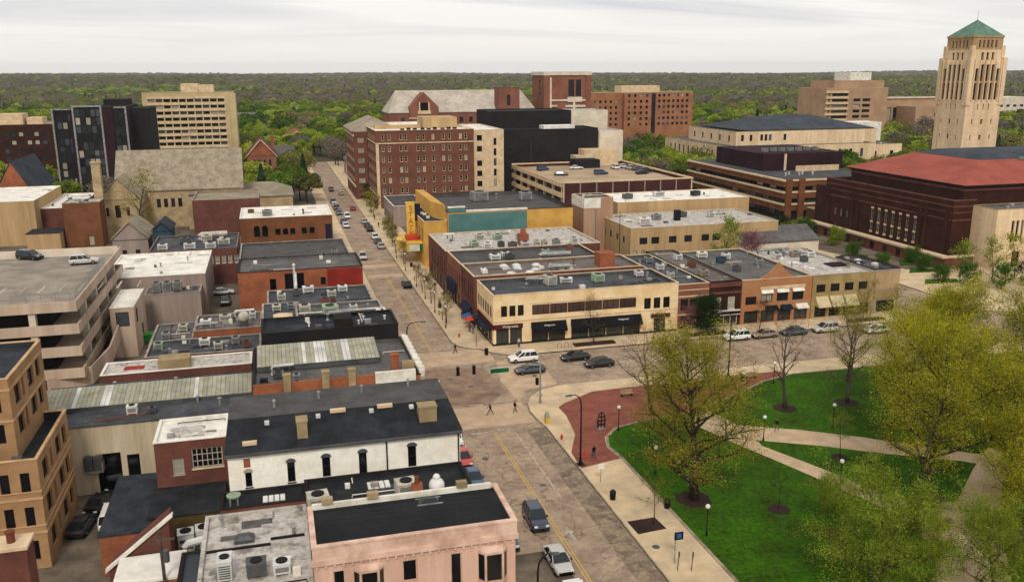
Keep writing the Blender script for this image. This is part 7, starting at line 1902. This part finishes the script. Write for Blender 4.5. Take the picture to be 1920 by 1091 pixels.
def grow(seed, h, R_, low, nl, sub, up, tr, bark='bark', lean=(0, 0)):
    """trunk with a leader, limbs leaving it at many heights, branchlets and twigs; returns the wood mesh and the twig points.
    low: height of the lowest limb as a share of h; up: how steeply the limbs climb"""
    g = random.Random(seed)
    m = MB()
    tips = []
    ldr = [Vector((0, 0, 0))]
    d = Vector((lean[0], lean[1], 1)).normalized()
    k = 7
    for i in range(k):
        d = (d + Vector((g.uniform(-1, 1), g.uniform(-1, 1), 0)) * .10).normalized()
        ldr.append(ldr[-1] + d * (h * .92 / k))
    rad = [tr * (1.15 if i == 0 else (1 - .93 * (i / k) ** .8)) for i in range(k + 1)]
    m.tube(ldr, [max(.02, r) for r in rad], 8)

    def at(t):
        f = t * k
        i = min(k - 1, int(f))
        return ldr[i].lerp(ldr[i + 1], f - i), max(.02, rad[i] + (rad[i + 1] - rad[i]) * (f - i))

    def limb(p, dr, L, r, lev):
        n = 4 if lev == 0 else 3
        pts, q, dd = [p], p.copy(), dr.copy()
        for i in range(n):
            dd = (dd + Vector((g.uniform(-1, 1), g.uniform(-1, 1), g.uniform(-.5, .7))) * .22).normalized()
            q = q + dd * (L / n)
            pts.append(q.copy())
        m.tube(pts, [max(.010, r * (1 - .8 * i / n)) for i in range(n + 1)], 5 if lev == 0 else 3)
        if lev == 0:
            tips.append(pts[-1])
            for t in range(sub):
                f = .25 + .75 * (t + g.random() * .8) / sub
                i = min(n - 1, int(f * n))
                s_ = pts[i].lerp(pts[i + 1], min(1, f * n - i))
                ax = Vector((g.uniform(-1, 1), g.uniform(-1, 1), g.uniform(-.25, .75))).normalized()
                limb(s_, (dr * .75 + ax * .85).normalized(), L * g.uniform(.28, .5), r * .42, 1)
        elif lev == 1:
            tips.extend(pts[1:])
            for t in range(3):
                s_ = pts[1].lerp(pts[-1], g.random())
                ax = Vector((g.uniform(-1, 1), g.uniform(-1, 1), g.uniform(-.4, .7))).normalized()
                e = s_ + (dr * .5 + ax).normalized() * L * g.uniform(.35, .6)
                m.tube([s_, s_.lerp(e, .5) + Vector((0, 0, .04)), e], [.016, .012, .008], 3)
                tips.append(e)
    a0 = g.uniform(0, 6.28)
    for i in range(nl):
        t = low + (.9 - low) * (i / max(1, nl - 1)) ** .9
        p, r = at(t)
        ang = a0 + i * 2.4 + g.uniform(-.5, .5)
        u = (t - low) / (.9 - low)
        prof = (.78 + .5 * u - .95 * u * u * u)
        el = up * (.55 + .75 * u) + g.uniform(-.12, .12)
        dr = Vector((math.cos(ang) * math.cos(el), math.sin(ang) * math.cos(el), math.sin(el)))
        limb(p, dr, R_ * prof * g.uniform(.8, 1.12) / max(.5, math.cos(el)) * .86, r * .62, 0)
    pts = np.array([tuple(t) for t in tips])
    return m.mesh('trunk', [bark], smooth=True), pts


def make_tree(name, label, x, y, h, R_, leaf, per, size, seed, low=.25, nl=14, sub=6, up=.75, tr=.3, bark='bark', group=None, fluff=.6, z=.17, lean=(0, 0), mulch=0, cat='tree', rz=None):
    t = thing(name, label, cat, (x, y, z), group, rz if rz is not None else (seed * 1.7) % 6.28)
    wood, tips = grow(seed, h, R_, low, nl, sub, up, tr, bark, lean)
    put('trunk', wood, t)
    if per:
        r = np.random.RandomState(seed)
        n_ = r.poisson(per, len(tips))
        pts = np.repeat(tips, n_, 0)
        pts = pts + r.normal(size=pts.shape) * np.array([fluff, fluff, fluff * .7])
        tone = np.repeat(r.uniform(0, 1, len(tips)), n_) * .5 + r.uniform(0, 1, len(pts)) * .5
        keep = pts[:, 2] > h * .07
        put('crown', leaf_mesh('crown', pts[keep], tone[keep], size, leaf, seed), t)
    if mulch:
        m = MB()
        rr = random.Random(seed)
        n_ = 26
        lo = [(x + mulch * q * math.cos(6.283 * k / n_), y + mulch * q * math.sin(6.283 * k / n_)) for k, q in enumerate([rr.uniform(.86, 1.08) for _ in range(n_)])]
        m.hull([(a, b_, z + .003) for a, b_ in lo], [(x + (a - x) * .8, y + (b_ - y) * .8, z + .07) for a, b_ in lo])
        m.build('mulch_bed', ['mulch'], None, 'dark mulch ring under the ' + label.split(' ', 1)[1], 'mulch bed', 'mulch rings under park trees', loc=(x, y, z))
    return t


G_ = 'trees in the park'
def pt(label, x, y, h, r_, leaf, per, size, seed, **kw):
    make_tree('park_tree', label, x, y, h, r_, leaf, per, size, seed, group=G_, **kw)
pt('large olive-gold tree on the lawn beside the pavement', 41.6, 79.6, 18.8, 7.3, 'leaf_olive', 32.5, 0.137, 3, low=.10, nl=32, sub=7, up=.62, tr=.5, fluff=.42, mulch=2.0)
pt('bare grey tree at the far lawn edge', 65.5, 100.4, 12.4, 3.9, 'leaf_bud', 1.3, 0.094, 8, low=.30, nl=13, sub=6, up=1.02, tr=.3, bark='bark_grey', fluff=.3, mulch=1.7)
pt('thinly leafed tree right of the bare grey tree', 75.0, 100, 12.2, 5.0, 'leaf_bud', 7.0, 0.108, 12, low=.30, nl=14, sub=6, up=.8, tr=.27, bark='bark_grey', fluff=.4, mulch=1.7)
pt('great golden tree behind the diagonal path', 66.3, 73.6, 18.9, 8.2, 'leaf_gold', 36.1, 0.137, 21, low=.22, nl=32, sub=7, up=.66, tr=.46, fluff=.45, mulch=1.9)
pt('dark-trunked golden tree where the paths cross', 61.2, 69.4, 16.5, 4.6, 'leaf_gold', 13.5, 0.130, 33, low=.34, nl=15, sub=6, up=.7, tr=.38, fluff=.45, mulch=1.5)
pt('yellow tree towards the auditorium at upper right', 88, 96, 15.2, 7.0, 'leaf_gold', 36.1, 0.151, 41, low=.16, nl=32, sub=7, up=.66, tr=.42, fluff=.48)
pt('yellow tree at the right edge beyond the upper path', 98.5, 91, 15.2, 7.0, 'leaf_gold', 36.1, 0.151, 47, low=.14, nl=32, sub=7, up=.66, tr=.42, fluff=.48)
pt('gold-green tree crowding the right edge', 81.0, 75, 17.0, 6.6, 'leaf_gold', 36.1, 0.137, 52, low=.10, nl=32, sub=7, up=.62, tr=.38, fluff=.45)
pt('pale thin tree before the olive shop', 80.5, 107.5, 11.2, 4.0, 'leaf_gold', 13.5, 0.115, 58, low=.18, nl=15, sub=6, up=.8, tr=.27, fluff=.4)
pt('tall gold tree among the right-hand trees', 77, 88.5, 15.0, 6.2, 'leaf_gold', 31.0, 0.137, 66, low=.14, nl=29, sub=7, up=.66, tr=.38, fluff=.45)
pt('gold tree in the lower right corner', 70.0, 62.0, 14.5, 6.0, 'leaf_gold', 36.1, 0.130, 71, low=.10, nl=29, sub=7, up=.64, tr=.34, fluff=.42)
pt('thin gold tree over the path in the lower right corner', 62.6, 58.2, 12.2, 4.6, 'leaf_gold', 25.8, 0.115, 79, low=.16, nl=18, sub=6, up=.7, tr=.27, fluff=.4)
pt('golden tree far back on the right of the lawn', 95, 107, 11.6, 5.2, 'leaf_gold', 31.0, 0.144, 81, low=.14, nl=20, sub=6, up=.66, tr=.34, fluff=.45)
pt('bright lime tree rising over the bottom edge', 47.4, 57.2, 10.2, 6.4, 'leaf_lime', 46.5, 0.108, 83, low=.08, nl=32, sub=7, up=.62, tr=.24, fluff=.36)
pt('lime tree in the bottom right beside the golden trees', 57.4, 54.6, 8.6, 4.4, 'leaf_lime', 41.4, 0.108, 85, low=.08, nl=20, sub=6, up=.64, tr=.2, fluff=.36)
pt('small round lime tree on the lawn', 52.0, 69.4, 5.8, 2.9, 'leaf_lime', 31.0, 0.086, 91, low=.10, nl=18, sub=5, up=.62, tr=.13, fluff=.25, mulch=.9)
pt('golden tree leaning over the right-hand path', 74.5, 70.5, 15.5, 6.0, 'leaf_gold', 19, .13, 87, low=.12, nl=29, sub=7, up=.64, tr=.34, fluff=.45)
pt('gold-green tree at the lower right edge', 76.5, 65.5, 15.2, 6.2, 'leaf_gold', 19, .13, 89, low=.10, nl=29, sub=7, up=.64, tr=.34, fluff=.45)
pt('slender sapling in a mulch ring on the lawn', 49.1, 75.1, 5.0, 1.6, 'leaf_green', 5.1, 0.072, 95, low=.42, nl=9, sub=4, up=.8, tr=.07, fluff=.2, mulch=1.2)
pt('slender sapling between the two park paths', 63.1, 84.6, 5.6, 1.6, 'leaf_lime', 10.3, 0.072, 97, low=.45, nl=9, sub=4, up=.8, tr=.07, fluff=.2, mulch=1.1)
pt('low brown-green shrubby tree by the path crossing', 57.4, 62.2, 4.4, 2.3, 'leaf_olive', 20.7, 0.086, 101, low=.08, nl=16, sub=5, up=.7, tr=.1, fluff=.25)
pt('bare budding tree spreading over the brick plaza', 47.4, 104.0, 11.0, 6.2, 'leaf_bud', 3.2, 0.094, 107, low=.18, nl=14, sub=6, up=.6, tr=.28, fluff=.35, lean=(-.15, 0))
pt('thin olive tree left behind the big olive tree', 44.2, 91.0, 10.0, 4.0, 'leaf_olive', 15.6, 0.108, 111, low=.14, nl=15, sub=6, up=.7, tr=.2, fluff=.4)
pt('low leafy tree right behind the big olive tree', 52.4, 92.6, 8.0, 3.6, 'leaf_olive', 15.6, 0.108, 112, low=.2, nl=14, sub=5, up=.66, tr=.16, fluff=.4)
G_ = 'trees along the pavements'
def stt(label, x, y, h, r_, leaf, per, size, seed, **kw):
    make_tree('street_tree', label, x, y, h, r_, leaf, per, size, seed, group=G_, **kw)
stt('light green street tree in the square pit', 35.2, 75.8, 5.0, 2.1, 'leaf_lime', 6.5, 0.065, 113, low=.4, nl=11, sub=5, up=.7, tr=.07, fluff=.2)
stt('bare twiggy street tree before the black awnings', 50.8, 135.6, 8.6, 2.4, 'leaf_bud', 2.8, 0.086, 117, low=.28, nl=12, sub=5, up=.8, tr=.12, fluff=.3)
stt('dark evergreen before the dark brick shop', 71.6, 135.4, 7.0, 3.0, 'leaf_dark', 25.8, 0.137, 119, low=.05, nl=22, sub=6, up=.5, tr=.16, fluff=.4)
stt('small pinkish tree before the striped shop', 67.6, 135.6, 5.2, 1.7, 'leaf_pink', 12.9, 0.086, 123, low=.2, nl=12, sub=5, up=.75, tr=.09, fluff=.25)
stt('small dark bare tree before the gabled shop', 82.0, 135.4, 5.6, 1.6, 'leaf_dark', 6.5, 0.086, 127, low=.25, nl=11, sub=5, up=.8, tr=.09, fluff=.25)
stt('thin street tree before the tan awnings', 104.0, 136.4, 7.6, 2.0, 'leaf_bud', 4.8, 0.086, 131, low=.25, nl=12, sub=5, up=.85, tr=.12, fluff=.3)
stt('thin green-brown street tree before the end shop', 110.5, 136.0, 6.0, 1.8, 'leaf_olive', 6.5, 0.086, 137, low=.25, nl=11, sub=5, up=.8, tr=.1, fluff=.3)
stt('spindly tree in the planter left of the evergreen', 61.6, 135.4, 5.0, 1.6, 'leaf_bud', 2.7, 0.072, 139, low=.25, nl=11, sub=5, up=.8, tr=.08, fluff=.25)
for x in (50.8, 71.6, 104.0):
    m = MB(); m.box(x - 3.6, x + 3.6, 134.7, 136.1, .13, .4); m.build('planter', ['mulch'], None, 'low dark planting bed on the shop pavement', 'planter', 'pavement planting beds', loc=(x, 135.4, .13))
make_tree('garden_tree', 'orange-green tree behind the shop roofs', 98.0, 180, 12.6, 3.6, 'leaf_lime', 5, .26, 141, low=.2, nl=18, group='trees behind the shops', fluff=.45, tr=.2)
make_tree('garden_tree', 'pink blossoming tree beside the white outbuilding', 105.4, 180, 7.6, 3.6, 'leaf_pink', 5, .26, 143, low=.15, nl=18, group='trees behind the shops', fluff=.45, tr=.16)
make_tree('church_tree', 'tall budding tree before the church gable', -36.6, 258, 19.5, 5.2, 'leaf_olive', 2.6, .34, 149, low=.25, nl=16, up=.95, group='trees near the church', fluff=.6, z=0, tr=.34)
for i, (x, y, h, r_, lf) in enumerate(((146, 160, 8, 2.6, 'leaf_lime'), (151, 156, 9, 2.8, 'leaf_lime'), (158, 157, 10, 3, 'leaf_gold'), (166, 156, 11, 3.2, 'leaf_lime'), (141, 152, 4, 2.4, 'leaf_green'), (146, 148, 4, 2.6, 'leaf_green'), (153, 149, 4, 2.6, 'leaf_dark'), (160, 148, 5, 3, 'leaf_green'))):
    make_tree('garden_tree', ('light green young tree before the auditorium', 'dark rounded shrub before the auditorium')[i > 3], x, y, h, r_, lf, 2.5 if i < 4 else 5, .28, 151 + i, low=.2 if i < 4 else .05, nl=14, sub=5, tr=.14, group='planting before the auditorium', fluff=.4)
for i, (x, y, h, r_, lf) in enumerate(((136, 205, 4, 3, 'leaf_dark'), (140, 212, 4.5, 3, 'leaf_green'), (134, 214, 5, 3, 'leaf_dark'), (131, 206, 3.5, 3, 'leaf_lime'), (142, 200, 3.5, 2.5, 'leaf_lime'))):
    make_tree('garden_shrub', 'rounded garden shrub behind the white outbuilding', x, y, h, r_, lf, 6, .32, 171 + i, low=.05, nl=16, sub=5, tr=.12, group='shrubs behind the white outbuilding', fluff=.4, cat='shrub', z=0)
for i, (x, y, h, r_, lf) in enumerate(((30.6, 291, 7, 2.4, 'leaf_olive'), (30.8, 306, 8, 2.4, 'leaf_dark'), (30.6, 284, 6, 2.2, 'leaf_bud'), (30.2, 247, 5, 1.8, 'leaf_bud'), (30.2, 236, 5, 1.6, 'leaf_bud'))):
    make_tree('street_tree', 'small street tree on the pavement below the hotel', x, y, h, r_, lf, 3, .3, 181 + i, low=.25, nl=11, sub=5, tr=.12, group='street trees below the hotel', fluff=.4)

for i, (x, y, h) in enumerate(((29.2, 155, 5.5), (29.2, 171, 6), (29.2, 182, 5.2), (29.2, 208, 6), (29.2, 222, 5.6))):
    make_tree('street_tree', 'thin bare street tree on the pavement up the street', x, y, h, 1.5, 'leaf_bud', 2.2, .18, 191 + i, low=.3, nl=11, sub=5, up=.85, tr=.09, group='bare street trees up the street', fluff=.3)
for i, (x, y, w_) in enumerate(((139, 158, 5), (143, 168, 5), (135, 172, 4), (137, 186, 5), (146, 176, 4))):
    m = MB(); m.prism([(x - w_, y - 1.6), (x + w_ * .6, y - 2.2), (x + w_, y + .6), (x - w_ * .4, y + 2)], .1, .2); m.build('planted_bed', ['lawn'], None, 'small green bed in the auditorium forecourt', 'planting bed', 'beds in the auditorium forecourt', loc=(x, y, .1))
    make_tree('garden_shrub', 'clipped green shrub in the auditorium forecourt', x, y, 2.6, 2.0, 'leaf_green', 8, .2, 201 + i, low=.05, nl=16, sub=5, tr=.1, group='shrubs in the auditorium forecourt', fluff=.3, cat='shrub')
# ---- wooded suburbs: prototypes
def blob_tree(seed, h, R_, leaf, n, size, conifer=False, sparse=False):
    """crown of many small lumpy clumps with loose leaves between them"""
    r = np.random.RandomState(seed)
    if conifer:
        z = r.uniform(.06, 1, n) ** .8
        rr = R_ * (1 - z) * r.uniform(.55, 1.0, n) + .15
        a = r.uniform(0, 6.283, n)
        pts = np.stack([rr * np.cos(a), rr * np.sin(a), z * h], 1)
        tone = r.uniform(0, 1, n)
    else:
        k = 34
        c = r.normal(size=(k, 3)); c /= np.linalg.norm(c, axis=1)[:, None]
        c *= r.uniform(.45, .82, k)[:, None]
        c[:, 2] = c[:, 2] * .85
        c = c[c[:, 2] > -.55]
        k = len(c)
        ct = r.uniform(0, 1, k)
        i = r.randint(0, k, n)
        d = r.normal(size=(n, 3)); d /= np.linalg.norm(d, axis=1)[:, None]
        d *= (r.uniform(.6, 1.05, n) * (.26 if not sparse else .34))[:, None]
        pts = (c[i] + d) * np.array([R_, R_, h * .36]) + np.array([0, 0, h * .62])
        tone = ct[i] * .65 + r.uniform(0, .35, n)
    crown = leaf_mesh('crown', pts, tone, size, leaf, seed)
    m = MB()
    m.tube([(0, 0, -1), (0, 0, h * .35), (.1, .05, h * .7)], [h * .022, h * .017, h * .006], 6)
    if not conifer:
        for j in range(5):
            a = j * 1.26 + seed
            m.tube([(0, 0, h * .32), (R_ * .35 * math.cos(a), R_ * .35 * math.sin(a), h * .55), (R_ * .6 * math.cos(a), R_ * .6 * math.sin(a), h * .74)], [h * .012, h * .008, h * .003], 4)
    return crown, m.mesh('trunk', ['bark_grey'], smooth=True)


KINDS = []       # (crown, trunk, words, weight near, weight far)
for s, h, r_, lf, n, sz, con, spz, words, wn in (
        (301, 12, 5.8, 'far_lime', 2200, .75, False, False, 'yellow-green leafy tree', 3), (302, 14, 6.6, 'far_lime', 2400, .8, False, False, 'bright lime leafy tree', 2.2),
        (303, 13, 6.2, 'far_green', 2400, .8, False, False, 'fresh green leafy tree', 2.6), (304, 15, 6.8, 'far_olive', 1700, .75, False, True, 'olive budding tree', 2.6),
        (305, 14, 6.4, 'far_bare', 1400, .65, False, True, 'bare grey-brown tree', 2.2), (306, 12, 5.8, 'far_bare', 1300, .6, False, True, 'bare twiggy tree', 1.6),
        (307, 14, 3.0, 'far_dark', 1400, .7, True, False, 'dark conifer', .7), (308, 11, 5.6, 'far_olive', 1900, .75, False, False, 'rounded olive tree', 1.6)):
    KINDS.append((*blob_tree(s, h, r_, lf, n, sz, con, spz), words, wn, r_, h))


def blocked(x, y, m_=3.0):
    if any(x0 - m_ < x < x1 + m_ and y0 - m_ < y < y1 + m_ for x0, x1, y0, y1 in FOOT): return True
    if 13 < x < 33 and y < 400: return True
    if any(abs(x - hx * y / hy) < 9 and hy - 26 < y < hy for hx, hy in ((-24, 500), (58, 520), (16, 560), (262, 560), (300, 640), (-110, 560), (240, 700), (-20, 760))): return True
    if 16.5 < x < 30 and y < 480: return True
    if x < 14 and y < 318: return True
    if 33 < x < 300 and y < 300: return True
    return False


bpy.context.view_layer.update()
dg = bpy.context.evaluated_depsgraph_get()
cand = []
g = random.Random(5)
for iy in range(300, 1500, 9):
    half = iy * .62 + 60
    step = 9 + max(0, iy - 600) * .008
    x = -half * .62
    while x < half * 1.55:
        xx, yy = x + g.uniform(-3.5, 3.5), iy + g.uniform(-4, 4)
        x += step
        s = scr(xx, yy, 8)
        if not s or not (-60 < s[0] < 1980) or blocked(xx, yy): continue
        if g.random() < (.12 if iy < 620 else .3): continue
        cand.append((math.hypot(xx, yy), xx, yy))
cand.sort()
near, rest = [], []
for d, x, y in cand:
    if len(near) < 270 and d < 620:
        vis = False
        for dz in (3, 7, 11):
            v = Vector((x, y, dz)) - Vector((0, 0, CAM_Z))
            L_ = v.length
            hit = SC.ray_cast(dg, Vector((0, 0, CAM_Z)), v.normalized(), distance=L_ - 5)
            if not hit[0]:
                vis = True
                break
        if vis: near.append((x, y))
    else:
        rest.append((x, y))


def pick(near_):
    ws = [k[3] * ((1.7 if i < 3 else .8) if near_ else (.7 if i < 3 else 1.2)) for i, k in enumerate(KINDS)]
    return g.choices(range(len(KINDS)), ws)[0]


def where(x, y):
    s = scr(x, y, 6)
    for a, b_, w in ((-99, 100, 'at the far left edge'), (100, 270, 'behind the dark glass tower'), (270, 455, 'around the beige slab'), (455, 560, 'beside the red gabled house'), (560, 660, 'along the far street'), (660, 735, 'left of the gothic hall'),
                      (735, 1010, 'behind the hotel'), (1010, 1110, 'by the brick tower'), (1110, 1300, 'before the orange dormitory'), (1300, 1420, 'left of the museum'), (1420, 1545, 'behind the museum'), (1545, 1660, 'below the modern tan block'), (1660, 1760, 'left of the bell tower'), (1760, 2100, 'right of the bell tower')):
        if a <= s[0] < b_: return w
    return 'in the suburbs'


for x, y in near:
    i = pick(True)
    if -6 < x < 40 and y < 430 and i < 2: i = g.choice((4, 6, 6, 2))
    crown, trunk, words, _, r_, h = KINDS[i]
    sc = g.uniform(.72, 1.12)
    t = thing('suburban_tree', words + ' ' + where(x, y), 'tree', (x, y, 0), 'trees of the near suburbs', g.uniform(0, 6.28))
    t.scale = (sc * g.uniform(.9, 1.1), sc * g.uniform(.9, 1.1), sc)
    put('crown', crown, t); put('trunk', trunk, t)

# ---- the far wood: one mass, instanced
far = list(rest)
for r0, r1, st in ((1400, 2400, 13), (2400, 3600, 17), (3600, 6800, 26)):
    y = r0 * .45
    while y < r1:
        x = -y * 1.0
        while x < y * 1.6:
            xx, yy = x + g.uniform(-st, st) * .5, y + g.uniform(-st, st) * .5
            x += st
            d = math.hypot(xx, yy)
            if not (r0 <= d < r1): continue
            s = scr(xx, yy, 20)
            if not s or not (-40 < s[0] < 1960): continue
            far.append((xx, yy))
        y += st * (1 if r0 < 3000 else 1.6)
PROTOC = bpy.data.collections.new('wood_trees')
for i, (crown, trunk, *_r) in enumerate(KINDS):
    po = bpy.data.objects.new('wood_tree_%d' % i, crown)
    PROTOC.objects.link(po)
me = bpy.data.meshes.new('far_wood')
zs = [hill(x, y) for x, y in far]
me.from_pydata([(x, y, z - .5) for (x, y), z in zip(far, zs)], [], [])
pk, scl, rot = [], [], []
for x, y in far:
    d = math.hypot(x, y)
    # patches of one colour
    q = math.sin(x / 140 + 1.2 * math.sin(y / 210)) + math.sin(y / 170 + x / 330)
    i = pick(d < 1050)
    if d > 800 and q > .8 and i < 4: i = g.choice((4, 5, 3))
    if 700 < d < 2600 and q < -1.05 and i > 2: i = g.choice((0, 1, 2, 2))
    if d >= 2600 and q < -.9: i = g.choice((2, 3, 7))
    pk.append(i)
    scl.append(g.uniform(.75, 1.35) * (1.1 + min(.6, max(0, d - 1200) / 3500)))
    rot.append(g.uniform(0, 6.28))
for nm, ty, vals in (('pick', 'INT', pk), ('size', 'FLOAT', scl), ('turn', 'FLOAT', rot)):
    a = me.attributes.new(nm, ty, 'POINT')
    a.data.foreach_set('value', vals)
wood = bpy.data.objects.new('far_wood', me)
COL.objects.link(wood)
tag(wood, 'far wooded hills and tree-covered suburbs up to the horizon', 'woods', kind='stuff')
ng = bpy.data.node_groups.new('scatter', 'GeometryNodeTree')
ng.interface.new_socket('Geometry', in_out='INPUT', socket_type='NodeSocketGeometry')
ng.interface.new_socket('Geometry', in_out='OUTPUT', socket_type='NodeSocketGeometry')
gi, go = ng.nodes.new('NodeGroupInput'), ng.nodes.new('NodeGroupOutput')
ci = ng.nodes.new('GeometryNodeCollectionInfo')
ci.inputs['Collection'].default_value = PROTOC
ci.inputs['Separate Children'].default_value = True
ci.inputs['Reset Children'].default_value = True
ip = ng.nodes.new('GeometryNodeInstanceOnPoints')
ip.inputs['Pick Instance'].default_value = True
na_ = []
for nm, ty in (('pick', 'INT'), ('size', 'FLOAT'), ('turn', 'FLOAT')):
    n_ = ng.nodes.new('GeometryNodeInputNamedAttribute')
    n_.data_type = ty
    n_.inputs['Name'].default_value = nm
    na_.append(n_)
cx_ = ng.nodes.new('ShaderNodeCombineXYZ')
ng.links.new(gi.outputs[0], ip.inputs['Points'])
ng.links.new(ci.outputs[0], ip.inputs['Instance'])
ng.links.new(na_[0].outputs['Attribute'], ip.inputs['Instance Index'])
ng.links.new(na_[2].outputs['Attribute'], cx_.inputs[2])
ng.links.new(cx_.outputs[0], ip.inputs['Rotation'])
ng.links.new(na_[1].outputs['Attribute'], ip.inputs['Scale'])
ng.links.new(ip.outputs[0], go.inputs[0])
md = wood.modifiers.new('scatter', 'NODES')
md.node_group = ng
print('TREES near', len(near), 'far', len(far))
# ------------------------------------------------------------------ the air
m = MB()
m.box(-9500, 9500, -400, 9800, -12, 120)
hz = m.build('haze', [], kind='stuff')
hm = bpy.data.materials.new('haze')
hm.use_nodes = True
hm.node_tree.nodes.clear()
ho = N(hm.node_tree, 'ShaderNodeOutputMaterial')
hv = N(hm.node_tree, 'ShaderNodeVolumePrincipled')
hv.inputs['Color'].default_value = (0.86, 0.89, 0.94, 1)
hv.inputs['Density'].default_value = 0.00005
hm.node_tree.links.new(hv.outputs[0], ho.inputs['Volume'])
hz.data.materials.append(hm)
tag(hz, 'thin pale haze filling the air over town and hills', 'haze')
# ------------------------------------------------------------------ labels that single out
ORD = ['', 'first', 'second', 'third', 'fourth', 'fifth', 'sixth', 'seventh', 'eighth', 'ninth', 'tenth', 'eleventh', 'twelfth']
bpy.context.view_layer.update()
by = {}
for o in SC.objects:
    if o.parent is None and 'label' in o:
        by.setdefault(o['label'], []).append(o)
for lab, os_ in by.items():
    if 1 < len(os_) <= 24:
        def key(o):
            s = scr(*o.location)
            return s[0] if s else 0
        os_.sort(key=key)
        n = len(os_)
        for i, o in enumerate(os_):
            if n == 2:
                w = ('left one of the pair', 'right one of the pair')[i]
            elif i == 0: w = 'leftmost'
            elif i == n - 1: w = 'rightmost'
            elif i < n / 2 or i >= 12: w = (ORD[i + 1] if i < 12 else '%dth' % (i + 1)) + ' from left'
            else: w = (ORD[n - i] if n - i < 13 else '%dth' % (n - i)) + ' from right'
            o['label'] = lab + ', ' + w
            if 'group' not in o: o['group'] = lab
